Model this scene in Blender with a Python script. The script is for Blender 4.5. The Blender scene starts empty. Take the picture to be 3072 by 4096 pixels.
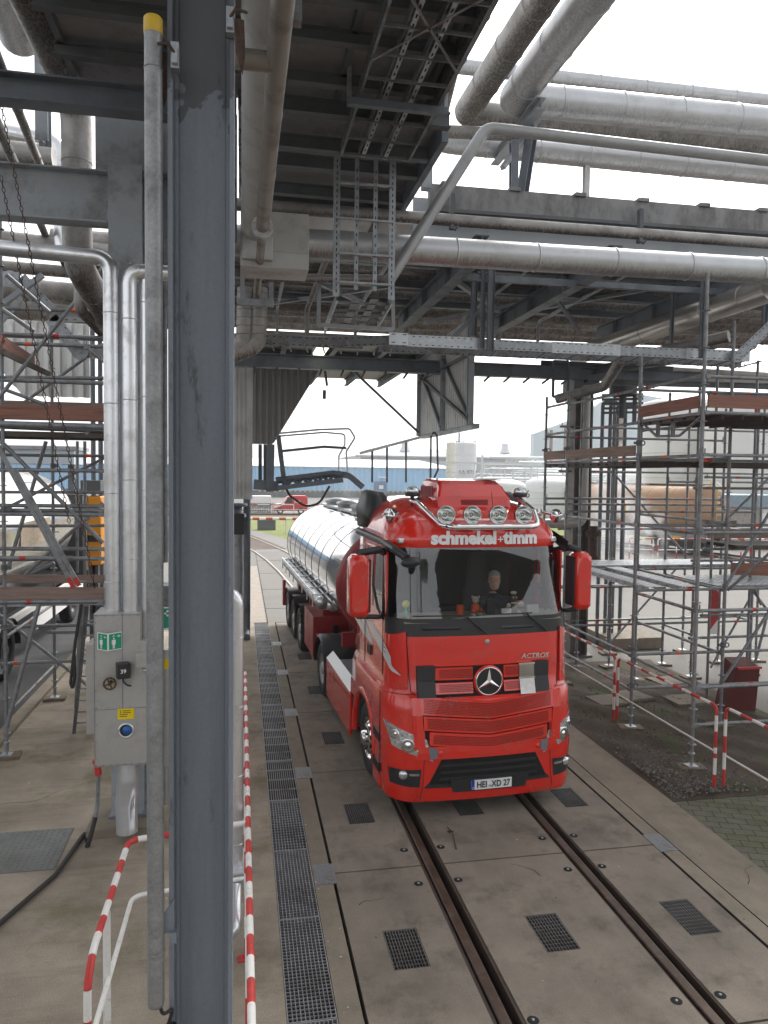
import bpy, bmesh, math, random
from mathutils import Vector, Matrix
random.seed(7)
V = Vector
C = bpy.context.scene.collection
# ------------------------------------------------------------------ camera
F_PX, YAW, PITCH, ROLL, EYE = 2960.0, 10.915, 2.807, 0.7017, 4.05
def _axes():
    y, p, r = (math.radians(a) for a in (YAW, PITCH, ROLL))
    f = V((math.sin(y)*math.cos(p), math.cos(y)*math.cos(p), -math.sin(p)))
    rt = V((math.cos(y), -math.sin(y), 0)); up = rt.cross(f)
    return rt*math.cos(r)+up*math.sin(r), up*math.cos(r)-rt*math.sin(r), f
CR, CU, CF = _axes()
cam = bpy.data.objects.new('camera', bpy.data.cameras.new('camera')); C.objects.link(cam)
cam.data.sensor_fit = 'VERTICAL'; cam.data.sensor_height = 36.0; cam.data.sensor_width = 27.0
cam.data.lens = F_PX/4096*36; cam.data.clip_start = 0.05; cam.data.clip_end = 3000
cam.matrix_world = Matrix(((CR.x, CU.x, -CF.x, 0), (CR.y, CU.y, -CF.y, 0), (CR.z, CU.z, -CF.z, EYE), (0, 0, 0, 1)))
bpy.context.scene.camera = cam
# ------------------------------------------------------------------ sky, sun, exposure
SUN_EL, SUN_AZ = 48.0, 35.0      # azimuth from +Y towards +X
w = bpy.data.worlds.new('World'); bpy.context.scene.world = w; w.use_nodes = True
nt = w.node_tree; nt.nodes.clear()
sky = nt.nodes.new('ShaderNodeTexSky'); sky.sky_type = 'NISHITA'; sky.sun_disc = False
sky.sun_elevation = math.radians(SUN_EL); sky.sun_rotation = math.radians(SUN_AZ)
sky.air_density = 1.0; sky.dust_density = 3.0; sky.ozone_density = 1.0
hs = nt.nodes.new('ShaderNodeHueSaturation'); hs.inputs['Saturation'].default_value = 0.12; hs.inputs['Value'].default_value = 1.0
bg = nt.nodes.new('ShaderNodeBackground'); bg.inputs['Strength'].default_value = 0.15
wo = nt.nodes.new('ShaderNodeOutputWorld')
nt.links.new(sky.outputs[0], hs.inputs['Color']); nt.links.new(hs.outputs[0], bg.inputs['Color']); nt.links.new(bg.outputs[0], wo.inputs[0])
sl = bpy.data.lights.new('sun', 'SUN'); sl.energy = 1.3; sl.angle = math.radians(14); sl.color = (1, .97, .92)
so = bpy.data.objects.new('sun', sl); C.objects.link(so)
sd = V((math.sin(math.radians(SUN_AZ))*math.cos(math.radians(SUN_EL)), math.cos(math.radians(SUN_AZ))*math.cos(math.radians(SUN_EL)), math.sin(math.radians(SUN_EL))))
so.rotation_euler = sd.to_track_quat('Z', 'Y').to_euler(); so.location = sd*60
sc = bpy.context.scene
sc.view_settings.view_transform = 'Standard'; sc.view_settings.look = 'None'; sc.view_settings.gamma = 1
sc.view_settings.exposure = 1.12
try:
    sc.cycles.max_bounces = 8; sc.cycles.diffuse_bounces = 4; sc.cycles.glossy_bounces = 4
    sc.cycles.transmission_bounces = 6; sc.cycles.transparent_max_bounces = 10; sc.cycles.volume_bounces = 1
    sc.cycles.use_denoising = True; sc.cycles.sample_clamp_indirect = 8
except Exception: pass
# ------------------------------------------------------------------ pixel of the photograph -> point on a plane of the place
def at(x, y, X=None, Y=None, Z=None, D=None):
    r = CR*((x-1536)/F_PX) - CU*((y-2048)/F_PX) + CF
    if X is not None: t = X/r.x
    elif Y is not None: t = Y/r.y
    elif Z is not None: t = (Z-EYE)/r.z
    else: t = D
    return V((0, 0, EYE)) + r*t
S_ = 3072/1659.0
def dd(x, y, **k): return at(x*S_, y*S_, **k)
# ------------------------------------------------------------------ mesh builder
def basis(a, b, up=None):
    z = (V(b)-V(a)).normalized(); u = V(up) if up else V((0, 0, 1))
    if abs(z.dot(u)) > .98: u = V((0, 1, 0)) if abs(z.y) < .9 else V((1, 0, 0))
    x = u.cross(z).normalized(); y = z.cross(x)
    return x, y, z
class MB:
    def __init__(s): s.v = []; s.f = []; s.sm = []; s.mi = []; s.m = 0
    def add(s, vs, fs, smooth=False):
        n = len(s.v); s.v += [V(p) for p in vs]
        for f in fs: s.f.append([n+i for i in f]); s.sm.append(smooth); s.mi.append(s.m)
        return s
    def box(s, c, d, R=None):
        c = V(c); hx, hy, hz = d[0]/2, d[1]/2, d[2]/2
        vs = [V((x, y, z)) for z in (-hz, hz) for y in (-hy, hy) for x in (-hx, hx)]
        if R is not None: vs = [R @ p for p in vs]
        return s.add([c+p for p in vs], [(0, 2, 3, 1), (4, 5, 7, 6), (0, 1, 5, 4), (2, 6, 7, 3), (0, 4, 6, 2), (1, 3, 7, 5)])
    def bb(s, x0, x1, y0, y1, z0, z1): return s.box(((x0+x1)/2, (y0+y1)/2, (z0+z1)/2), (abs(x1-x0), abs(y1-y0), abs(z1-z0)))
    def sec(s, poly, p0, p1, up=None, smooth=False, caps=True):
        """extrude a 2-D section (x = side, y = up) from p0 to p1"""
        x, y, z = basis(p0, p1, up); n = len(poly); p0 = V(p0); p1 = V(p1)
        vs = [p+x*a+y*b for p in (p0, p1) for a, b in poly]
        fs = [(i, (i+1) % n, n+(i+1) % n, n+i) for i in range(n)]
        if caps: fs += [tuple(range(n))[::-1], tuple(range(n, 2*n))]
        return s.add(vs, fs, smooth)
    def bar(s, p0, p1, w_, h, up=None): return s.sec([(-w_/2, -h/2), (w_/2, -h/2), (w_/2, h/2), (-w_/2, h/2)], p0, p1, up)
    def ibeam(s, p0, p1, h, b, tw=.01, tf=.015, up=None):
        for a0, a1, b0, b1 in ((-b/2, b/2, h/2-tf, h/2), (-b/2, b/2, -h/2, -h/2+tf), (-tw/2, tw/2, -h/2+tf, h/2-tf)):
            s.sec([(a0, b0), (a1, b0), (a1, b1), (a0, b1)], p0, p1, up)
        return s
    def channel(s, p0, p1, h, b, t=.006, up=None):
        return s.sec([(0, -h/2), (b, -h/2), (b, -h/2+t), (t, -h/2+t), (t, h/2-t), (b, h/2-t), (b, h/2), (0, h/2)], p0, p1, up)
    def angle(s, p0, p1, a, t=.006, up=None):
        return s.sec([(0, 0), (a, 0), (a, t), (t, t), (t, a), (0, a)], p0, p1, up)
    def tube(s, pts, r, n=12, br=0, caps=True, arc=5, rr=None):
        pts = [V(p) for p in pts]; pts = [pts[0]]+[q for p_, q in zip(pts[:-1], pts[1:]) if (q-p_).length > 1e-5]; P = []
        if len(pts) < 2: return s
        for i, p in enumerate(pts):
            if 0 < i < len(pts)-1 and br > 0:
                a = (pts[i-1]-p); b = (pts[i+1]-p); la, lb = a.length, b.length; a.normalize(); b.normalize()
                ang = a.angle(b)
                if ang > 3.05: P.append(p); continue
                d = min(br/math.tan(ang/2), la*.49, lb*.49)
                q0, q1 = p+a*d, p+b*d
                for k in range(arc+1):
                    t = k/arc; P.append(q0*(1-t)**2+p*2*t*(1-t)+q1*t*t)
            else: P.append(p)
        m = len(P); z = (P[1]-P[0]).normalized(); x, y, _ = basis(P[0], P[1]); vs = []
        for i, p in enumerate(P):
            zz = (P[min(i+1, m-1)]-P[max(i-1, 0)]).normalized()
            q = z.rotation_difference(zz); x = (q @ x).normalized(); y = zz.cross(x).normalized(); z = zz
            k = 1.0
            if 0 < i < m-1:
                c_ = (P[i]-P[i-1]).normalized().dot(zz); k = 1/max(c_, .7)
            R_ = (rr[i] if rr else r)
            for j in range(n):
                a = 2*math.pi*j/n; vs.append(p+(x*math.cos(a)+y*math.sin(a))*R_*(k if k < 1.15 else 1.08))
        fs = [(i*n+j, i*n+(j+1) % n, (i+1)*n+(j+1) % n, (i+1)*n+j) for i in range(m-1) for j in range(n)]
        s.add(vs, fs, True)
        if caps:
            b0 = len(s.v)
            s.add([vs[j] for j in range(n)], [tuple(range(n))[::-1]]); s.add([vs[(m-1)*n+j] for j in range(n)], [tuple(range(n))])
        return s
    def cyl(s, p0, p1, r, n=16, r2=None): return s.tube([p0, p1], r, n, rr=[r, r if r2 is None else r2])
    def ring(s, c, axis, R, r, n=24, m=8, a0=0, a1=2*math.pi):
        x, y, z = basis(V((0, 0, 0)), V(axis)); full = abs(a1-a0-2*math.pi) < 1e-6; k = n if full else n+1; vs = []
        for i in range(k):
            a = a0+(a1-a0)*i/n; d = x*math.cos(a)+y*math.sin(a)
            for j in range(m):
                b = 2*math.pi*j/m; vs.append(V(c)+d*(R+r*math.cos(b))+z*r*math.sin(b))
        fs = [(i*m+j, ((i+1) % k)*m+j, ((i+1) % k)*m+(j+1) % m, i*m+(j+1) % m) for i in range(n) for j in range(m)]
        return s.add(vs, fs, True)
    def lathe(s, prof, o, axis, n=20, smooth=True, up=None):
        x, y, z = basis(V((0, 0, 0)), V(axis), up); o = V(o); vs = []
        for r, h in prof:
            for j in range(n):
                a = 2*math.pi*j/n; vs.append(o+z*h+(x*math.cos(a)+y*math.sin(a))*max(r, 1e-4))
        m = len(prof)
        return s.add(vs, [(i*n+j, i*n+(j+1) % n, (i+1)*n+(j+1) % n, (i+1)*n+j) for i in range(m-1) for j in range(n)], smooth)
    def ball(s, c, r, n=12, sc_=(1, 1, 1), R=None):
        vs = []; m = n//2+1
        for i in range(m):
            t = math.pi*i/(m-1)
            for j in range(n):
                a = 2*math.pi*j/n; p = V((math.sin(t)*math.cos(a)*r*sc_[0], math.sin(t)*math.sin(a)*r*sc_[1], math.cos(t)*r*sc_[2]))
                if R is not None: p = R @ p
                vs.append(V(c)+p)
        return s.add(vs, [(i*n+j, (i+1)*n+j, (i+1)*n+(j+1) % n, i*n+(j+1) % n) for i in range(m-1) for j in range(n)], True)
    def poly(s, pts, t=0, nrm=None, smooth=False):
        """flat polygon, thickened along nrm by t"""
        pts = [V(p) for p in pts]; n = len(pts)
        if nrm is None: nrm = (pts[1]-pts[0]).cross(pts[2]-pts[1])
        nrm = V(nrm).normalized()
        if t == 0: return s.add(pts, [tuple(range(n))])
        vs = pts+[p-nrm*t for p in pts]
        return s.add(vs, [tuple(range(n)), tuple(range(n, 2*n))[::-1]]+[(i, n+i, n+(i+1) % n, (i+1) % n) for i in range(n)])
    def grid(s, rows, smooth=True, closed=False):
        n = len(rows[0]); m = len(rows)
        vs = [p for r in rows for p in r]; k = n if closed else n-1
        return s.add(vs, [(i*n+j, i*n+(j+1) % n, (i+1)*n+(j+1) % n, (i+1)*n+j) for i in range(m-1) for j in range(k)], smooth)
    def corr(s, p0, p1, h, pitch=.2, dep=.035, up=(0, 0, 1), nrm=None):
        """trapezoid sheet standing on the line p0-p1, height h along up"""
        p0, p1, up = V(p0), V(p1), V(up); L = (p1-p0).length; t = (p1-p0)/L; nr = V(nrm) if nrm else t.cross(up).normalized()
        xs = [0]; q = 0; prof = [(0, 0)]
        while q < L:
            for fx, z in ((.35, 0), (.45, 1), (.85, 1), (.95, 0), (1, 0)):
                prof.append((min(q+fx*pitch, L), z*dep))
            q += pitch
        hh = h if callable(h) else (lambda u: (0, h))
        a, b = [], []
        for u, z in prof:
            lo, hi = hh(u/L); base = p0+t*u+nr*z; a.append(base+up*lo); b.append(base+up*hi)
        return s.grid([a, b], smooth=False)
    def build(s, name, mat=None, parent=None, xf=None, org=None, bev=0):
        if not s.v: s.add([(0, 0, 0), (0, .001, 0), (.001, 0, 0)], [(0, 1, 2)])
        vs = [xf @ p for p in s.v] if xf is not None else s.v
        if parent is not None: base = parent.get('_o'); base = V(base) if base else V((0, 0, 0))
        elif org is not None: base = V(org)
        else:
            base = V(((min(p.x for p in vs)+max(p.x for p in vs))/2, (min(p.y for p in vs)+max(p.y for p in vs))/2, min(p.z for p in vs)))
        me = bpy.data.meshes.new(name); me.from_pydata([tuple(p-base) for p in vs], [], s.f); me.validate(); me.update()
        if len(me.polygons) == len(s.sm):
            me.polygons.foreach_set('use_smooth', s.sm)
            if isinstance(mat, (list, tuple)): me.polygons.foreach_set('material_index', s.mi)
        for m_ in (mat if isinstance(mat, (list, tuple)) else [mat]):
            if m_: me.materials.append(m_)
        bm = bmesh.new(); bm.from_mesh(me); bmesh.ops.recalc_face_normals(bm, faces=bm.faces); bm.to_mesh(me); bm.free()
        o = bpy.data.objects.new(name, me); C.objects.link(o)
        if parent is not None: o.parent = parent
        else: o.location = base
        o['_o'] = tuple(base)
        if bev:
            b = o.modifiers.new('bevel', 'BEVEL'); b.width = bev; b.segments = 2; b.limit_method = 'ANGLE'; b.angle_limit = math.radians(40)
        return o
def tag(o, label=None, cat=None, group=None, kind=None):
    if label: o['label'] = label
    if cat: o['category'] = cat
    if group: o['group'] = group
    if kind: o['kind'] = kind
    return o
def thing(name, base, label, cat, group=None):
    o = bpy.data.objects.new(name, None); C.objects.link(o); o.location = base; o['_o'] = tuple(base); o.empty_display_size = .2
    return tag(o, label, cat, group)
def mkids(o): return [k for k in bpy.data.objects if k.parent == o]
def copy_tree(o, loc, rotz=None, label=None):
    def rec(a, par):
        c_ = a.copy(); C.objects.link(c_); c_.parent = par
        for k in kids.get(a.name, []): rec(k, c_)
        return c_
    kids = {}
    for k in bpy.data.objects:
        if k.parent: kids.setdefault(k.parent.name, []).append(k)
    r = rec(o, None); r.location = loc
    if rotz is not None: r.rotation_euler.z = rotz
    if label: r['label'] = label
    return r
# ------------------------------------------------------------------ materials
MATS = {}
def mat(name, col, rough=.6, metal=0., var=.12, scale=4., dirt=None, damt=.5, dscale=1.5, dlo=.5, dhi=.65, bump=0., bscale=80., stretch=None, coat=0., spec=.5, emit=None, estr=0., fine=.0, grime=0., gcol=(.06, .05, .04), streak=None, sdamt=.5, band=None):
    m = bpy.data.materials.new(name); m.use_nodes = True; n = m.node_tree.nodes; L = m.node_tree.links; n.clear()
    out = n.new('ShaderNodeOutputMaterial'); b = n.new('ShaderNodeBsdfPrincipled'); L.new(b.outputs[0], out.inputs[0])
    b.inputs['Roughness'].default_value = rough; b.inputs['Metallic'].default_value = metal
    b.inputs['Specular IOR Level'].default_value = spec
    if coat: b.inputs['Coat Weight'].default_value = coat; b.inputs['Coat Roughness'].default_value = .04
    tc = n.new('ShaderNodeTexCoord'); src = tc.outputs['Object']
    if stretch:
        mp = n.new('ShaderNodeMapping'); mp.inputs['Scale'].default_value = stretch; L.new(src, mp.inputs[0]); src2 = mp.outputs[0]
    else: src2 = src
    nz = n.new('ShaderNodeTexNoise'); nz.inputs['Scale'].default_value = scale; nz.inputs['Detail'].default_value = 6; nz.inputs['Roughness'].default_value = .65
    L.new(src2, nz.inputs['Vector'])
    cr = n.new('ShaderNodeValToRGB'); cr.color_ramp.elements[0].position = .3; cr.color_ramp.elements[1].position = .7
    c = V(col[:3]); cr.color_ramp.elements[0].color = (*(c*(1-var)), 1); cr.color_ramp.elements[1].color = (*[min(1, x) for x in c*(1+var)], 1)
    L.new(nz.outputs[0], cr.inputs[0]); colo = cr.outputs[0]
    if dirt:
        n2 = n.new('ShaderNodeTexNoise'); n2.inputs['Scale'].default_value = dscale; n2.inputs['Detail'].default_value = 8; n2.inputs['Roughness'].default_value = .7
        L.new(src2, n2.inputs['Vector'])
        r2 = n.new('ShaderNodeValToRGB'); r2.color_ramp.elements[0].position = dlo; r2.color_ramp.elements[1].position = dhi
        r2.color_ramp.elements[1].color = (damt, damt, damt, 1); L.new(n2.outputs[0], r2.inputs[0])
        mx = n.new('ShaderNodeMix'); mx.data_type = 'RGBA'; L.new(r2.outputs[0], mx.inputs[0]); L.new(colo, mx.inputs[6]); mx.inputs[7].default_value = (*dirt, 1); colo = mx.outputs[2]
        rr = n.new('ShaderNodeMapRange'); rr.inputs[3].default_value = rough; rr.inputs[4].default_value = min(1, rough+.25); L.new(r2.outputs[0], rr.inputs[0]); L.new(rr.outputs[0], b.inputs['Roughness'])
    if fine:
        n4 = n.new('ShaderNodeTexNoise'); n4.inputs['Scale'].default_value = 90; n4.inputs['Detail'].default_value = 3; L.new(src, n4.inputs['Vector'])
        r4 = n.new('ShaderNodeMapRange'); r4.inputs[1].default_value = .3; r4.inputs[2].default_value = .7; r4.inputs[3].default_value = 1-fine; r4.inputs[4].default_value = 1+fine; L.new(n4.outputs[0], r4.inputs[0])
        m4 = n.new('ShaderNodeMix'); m4.data_type = 'RGBA'; m4.blend_type = 'MULTIPLY'; m4.inputs[0].default_value = 1; L.new(colo, m4.inputs[6]); L.new(r4.outputs[0], m4.inputs[7]); colo = m4.outputs[2]
    if streak:      # second layer of stains drawn out along one direction
        mp2 = n.new('ShaderNodeMapping'); mp2.inputs['Scale'].default_value = streak; L.new(src, mp2.inputs[0]); n5 = n.new('ShaderNodeTexNoise'); n5.inputs['Scale'].default_value = 1; n5.inputs['Detail'].default_value = 7; n5.inputs['Roughness'].default_value = .72; L.new(mp2.outputs[0], n5.inputs['Vector'])
        r5 = n.new('ShaderNodeMapRange'); r5.inputs[1].default_value = .5; r5.inputs[2].default_value = .72; r5.inputs[4].default_value = sdamt; L.new(n5.outputs[0], r5.inputs[0])
        m5 = n.new('ShaderNodeMix'); m5.data_type = 'RGBA'; L.new(r5.outputs[0], m5.inputs[0]); L.new(colo, m5.inputs[6]); m5.inputs[7].default_value = (*gcol, 1); colo = m5.outputs[2]
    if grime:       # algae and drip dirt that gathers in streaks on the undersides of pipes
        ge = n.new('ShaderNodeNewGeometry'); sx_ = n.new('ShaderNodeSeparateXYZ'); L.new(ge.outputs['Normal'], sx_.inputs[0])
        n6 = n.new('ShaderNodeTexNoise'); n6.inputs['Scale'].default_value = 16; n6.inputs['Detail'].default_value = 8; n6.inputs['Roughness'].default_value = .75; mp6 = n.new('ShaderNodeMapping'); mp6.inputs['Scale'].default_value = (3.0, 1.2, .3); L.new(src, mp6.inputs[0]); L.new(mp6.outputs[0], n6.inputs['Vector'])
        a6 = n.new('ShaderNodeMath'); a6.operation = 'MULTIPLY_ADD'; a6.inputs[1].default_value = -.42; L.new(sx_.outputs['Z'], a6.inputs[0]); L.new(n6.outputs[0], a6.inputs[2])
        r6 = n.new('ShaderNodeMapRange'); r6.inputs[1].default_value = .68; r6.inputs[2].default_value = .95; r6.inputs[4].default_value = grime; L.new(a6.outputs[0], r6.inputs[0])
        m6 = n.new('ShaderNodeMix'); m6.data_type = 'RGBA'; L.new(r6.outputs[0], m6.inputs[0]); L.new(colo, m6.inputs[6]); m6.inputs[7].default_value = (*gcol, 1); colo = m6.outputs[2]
    if band:        # paint of another tone above a ragged edge at height band[0]
        sz = n.new('ShaderNodeSeparateXYZ'); L.new(src, sz.inputs[0]); n7 = n.new('ShaderNodeTexNoise'); n7.inputs['Scale'].default_value = 9; n7.inputs['Detail'].default_value = 5; L.new(src, n7.inputs['Vector'])
        a7 = n.new('ShaderNodeMath'); a7.operation = 'MULTIPLY_ADD'; a7.inputs[1].default_value = .8; L.new(n7.outputs[0], a7.inputs[0]); L.new(sz.outputs['Z'], a7.inputs[2]); r7 = n.new('ShaderNodeMapRange'); r7.inputs[1].default_value = band[0]+.4; r7.inputs[2].default_value = band[0]+.42; r7.inputs[4].default_value = .75; L.new(a7.outputs[0], r7.inputs[0])
        m7 = n.new('ShaderNodeMix'); m7.data_type = 'RGBA'; L.new(r7.outputs[0], m7.inputs[0]); L.new(colo, m7.inputs[6]); m7.inputs[7].default_value = (*band[1], 1); colo = m7.outputs[2]
    L.new(colo, b.inputs['Base Color'])
    if bump:
        n3 = n.new('ShaderNodeTexNoise'); n3.inputs['Scale'].default_value = bscale; n3.inputs['Detail'].default_value = 3; L.new(src, n3.inputs['Vector'])
        bp = n.new('ShaderNodeBump'); bp.inputs['Strength'].default_value = bump; bp.inputs['Distance'].default_value = .01; L.new(n3.outputs[0], bp.inputs['Height']); L.new(bp.outputs[0], b.inputs['Normal'])
    if emit: b.inputs['Emission Color'].default_value = (*emit, 1); b.inputs['Emission Strength'].default_value = estr
    MATS[name] = m; return m
BR = (.10, .07, .045)
m_steel = mat('painted_steel', (.135, .155, .18), .45, 0, .12, 3, dirt=(.08, .075, .065), damt=.6, dscale=2.2, fine=.06)
m_steel_l = mat('light_painted_steel', (.31, .335, .36), .45, 0, .10, 3, dirt=(.12, .10, .08), damt=.55, dscale=2.5)
m_steel_d = mat('dark_painted_steel', (.11, .117, .125), .6, 0, .2, 3, dirt=(.035, .03, .025), damt=.5)
m_deck = mat('deck_underside', (.24, .235, .235), .8, 0, .15, 1.5, dirt=(.045, .04, .036), damt=.5)
m_galv = mat('galvanised_steel', (.34, .36, .38), .42, .6, .22, 9, dirt=(.22, .22, .22), damt=.5, dscale=14, fine=.08)
m_galv_d = mat('weathered_galvanised_steel', (.20, .21, .22), .5, .4, .22, 7, dirt=(.13, .10, .08), damt=.6, dscale=5, fine=.1)
m_alu = mat('aluminium_cladding', (.56, .57, .585), .42, .6, .08, 2.5, dirt=(.30, .28, .25), damt=.45, dscale=3.2, dlo=.52, dhi=.75, grime=.5)
m_alu_d = mat('grimy_aluminium_cladding', (.36, .345, .33), .5, .4, .15, 3, dirt=(.16, .14, .12), damt=.7, dscale=2.4, dlo=.45, dhi=.7, grime=.95)
m_alu_l = mat('clean_aluminium_sheet', (.72, .73, .75), .28, .85, .06, 3, dirt=(.45, .43, .40), damt=.5, dscale=4)
m_white_duct = mat('pale_duct_cladding', (.48, .48, .47), .5, .25, .06, 2, dirt=(.30, .27, .24), damt=.5, dscale=3)
m_rust = mat('rusty_steel', (.08, .048, .034), .75, .2, .4, 12, dirt=(.05, .03, .02), damt=.6, dscale=8, fine=.2)
m_rail = mat('rail_steel', (.075, .048, .034), .5, .4, .3, 10, dirt=(.16, .13, .11), damt=.5, dscale=9)
m_tube = mat('scaffold_tube', (.23, .24, .25), .45, .35, .15, 8, dirt=(.12, .10, .085), damt=.6, dscale=6)
m_red = mat('red_marking_paint', (.50, .03, .025), .5, 0, .15, 10, dirt=(.2, .05, .04), damt=.5, dscale=18)
m_redw = mat('white_rail_paint', (.72, .71, .68), .45, 0, .06, 8, dirt=(.30, .26, .20), damt=.6, dscale=20, dlo=.55, dhi=.7)
m_orange = mat('orange_marking_paint', (.80, .10, .02), .5, 0, .1, 8)
m_board = mat('red_brown_toe_board', (.27, .125, .09), .75, 0, .22, 5, dirt=(.10, .06, .05), damt=.6, stretch=(.4, .4, 6), dscale=3, fine=.1)
m_board_g = mat('weathered_timber_board', (.27, .19, .155), .8, 0, .2, 5, dirt=(.12, .08, .06), damt=.6, stretch=(.4, .4, 6), dscale=3, fine=.1)
m_conc = mat('track_slab_concrete', (.205, .172, .137), .85, 0, .28, 1.1, dirt=(.085, .072, .055), damt=.65, dscale=1.6, bump=.25, bscale=60, fine=.16, streak=(5, .7, 1), sdamt=.5, gcol=(.24, .21, .175))
m_conc_b = mat('brown_stained_concrete', (.29, .245, .19), .85, 0, .32, .9, dirt=(.13, .115, .055), damt=.7, dscale=.8, bump=.3, bscale=50, fine=.2, streak=(.5, 4, 1), sdamt=.5, gcol=(.12, .09, .06))
m_conc_l = mat('yard_concrete', (.165, .155, .14), .85, 0, .16, .5, dirt=(.17, .155, .135), damt=.6, dscale=.5, bump=.15, fine=.1)
m_conc_g = mat('kerb_concrete', (.22, .185, .14), .85, 0, .16, 2, dirt=(.13, .125, .085), damt=.6, dscale=1.7, bump=.25, fine=.15, streak=(3, .6, 1), sdamt=.45, gcol=(.13, .11, .085))
m_asph = mat('asphalt', (.034, .034, .036), .9, 0, .2, 3, dirt=(.085, .08, .075), damt=.6, dscale=.8, bump=.3, bscale=120, fine=.2)
m_soil = mat('earth', (.062, .045, .03), .95, 0, .4, 3, dirt=(.045, .058, .018), damt=.9, dscale=1.5, dlo=.52, dhi=.62, bump=.8, bscale=25, fine=.35)
m_grass = mat('grass', (.17, .19, .045), .95, 0, .25, 2, dirt=(.12, .14, .03), damt=.6, dscale=.4, bump=.5, bscale=30, fine=.2)
m_black = mat('black_plastic', (.018, .018, .02), .45, 0, .1, 5)
m_rubber = mat('tyre_rubber', (.02, .02, .021), .8, 0, .2, 9, dirt=(.05, .045, .04), damt=.5)
m_dark = mat('dark_recess', (.008, .008, .008), .9, 0, .1, 5)
m_chrome = mat('polished_steel', (.80, .80, .80), .08, 1, .02, 3)
m_white = mat('white_paint', (.78, .78, .77), .45, 0, .04, 3)
m_yellow = mat('yellow_paint', (.58, .38, .03), .5, 0, .08, 5, dirt=(.4, .25, .05), damt=.4, dscale=8)
m_green = mat('sign_green', (.0, .27, .14), .4, 0, .04, 5)
m_box = mat('brushed_cabinet_sheet', (.42, .41, .395), .45, .5, .06, 4, dirt=(.30, .28, .26), damt=.5, dscale=2.5, fine=.04)
m_wood = mat('timber_packer', (.15, .115, .08), .85, 0, .25, 8, stretch=(1, 5, 1), bump=.3)
m_hose = mat('hose_rubber', (.03, .027, .025), .7, 0, .2, 10)
FONT = None
def text(s_, size, M4, mat_, name, parent, depth=.004, off=0., shear=0., sx=1., track=1., fit=None, wrap=None):
    cu = bpy.data.curves.new('t', 'FONT'); cu.body = s_; cu.size = size; cu.extrude = depth/2; cu.offset = off; cu.shear = shear
    cu.align_x = 'CENTER'; cu.align_y = 'CENTER'; cu.space_character = track; cu.resolution_u = 3
    o = bpy.data.objects.new('t', cu); C.objects.link(o); bpy.context.view_layer.update()
    me = bpy.data.meshes.new_from_object(o.evaluated_get(bpy.context.evaluated_depsgraph_get()))
    bpy.data.objects.remove(o); vs = [V(v.co) for v in me.vertices]
    if fit:
        xa, xb, ya, yb = min(p.x for p in vs), max(p.x for p in vs), min(p.y for p in vs), max(p.y for p in vs)
        vs = [V(((p.x-(xa+xb)/2)*fit[0]/(xb-xa), (p.y-ya)*fit[1]/(yb-ya), p.z)) for p in vs]
    b = MB(); b.add([wrap(V((p.x*sx, p.y, p.z))) if wrap else M4 @ V((p.x*sx, p.y, p.z)) for p in vs], [tuple(p.vertices) for p in me.polygons])
    bpy.data.meshes.remove(me)
    return b.build(name, mat_, parent)
def M4(o, x, y, z):
    x, y, z = V(x).normalized(), V(y).normalized(), V(z).normalized()
    return Matrix(((x.x, y.x, z.x, o[0]), (x.y, y.y, z.y, o[1]), (x.z, y.z, z.z, o[2]), (0, 0, 0, 1)))
# ================================================================== GROUND
def sheet(name, rects, m, z=0., n=1):
    b = MB()
    for x0, x1, y0, y1 in rects: b.add([(x0, y0, z), (x1, y0, z), (x1, y1, z), (x0, y1, z)], [(0, 1, 2, 3)])
    return tag(b.build(name, m, org=(0, 0, 0)), kind='structure')
TX0, TX1, TY1 = .905, 4.52, 20.30      # recessed track bed
DX0, DX1 = .34, .72                   # drain channel
XR = 4.52
sheet('ground', [(-600, -60, -80, 900), (60, 600, -80, 900), (-60, 60, 150, 900), (-60, 60, -80, -6)], m_conc_l)
sheet('left_pavement', [(-3.45, DX0, -6, TY1)], m_conc_b)
sheet('drain_edge_strip', [(DX1, TX0, -6, TY1)], m_conc_g)
sheet('far_pavement', [(-3.45, 60, TY1, 150)], m_conc_l)
sheet('left_road', [(-60, -3.65, -6, 150)], m_asph)
sheet('left_pavement_far', [(-3.45-.2, -3.45, -6, 150)], m_conc_g, .0)
sheet('concrete_strip', [(XR, 4.70, -6, TY1), (4.715, 5.34, -6, TY1)], m_conc_g)
sheet('strip_joint', [(4.70, 4.715, -6, TY1)], m_dark, -.02)
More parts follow.
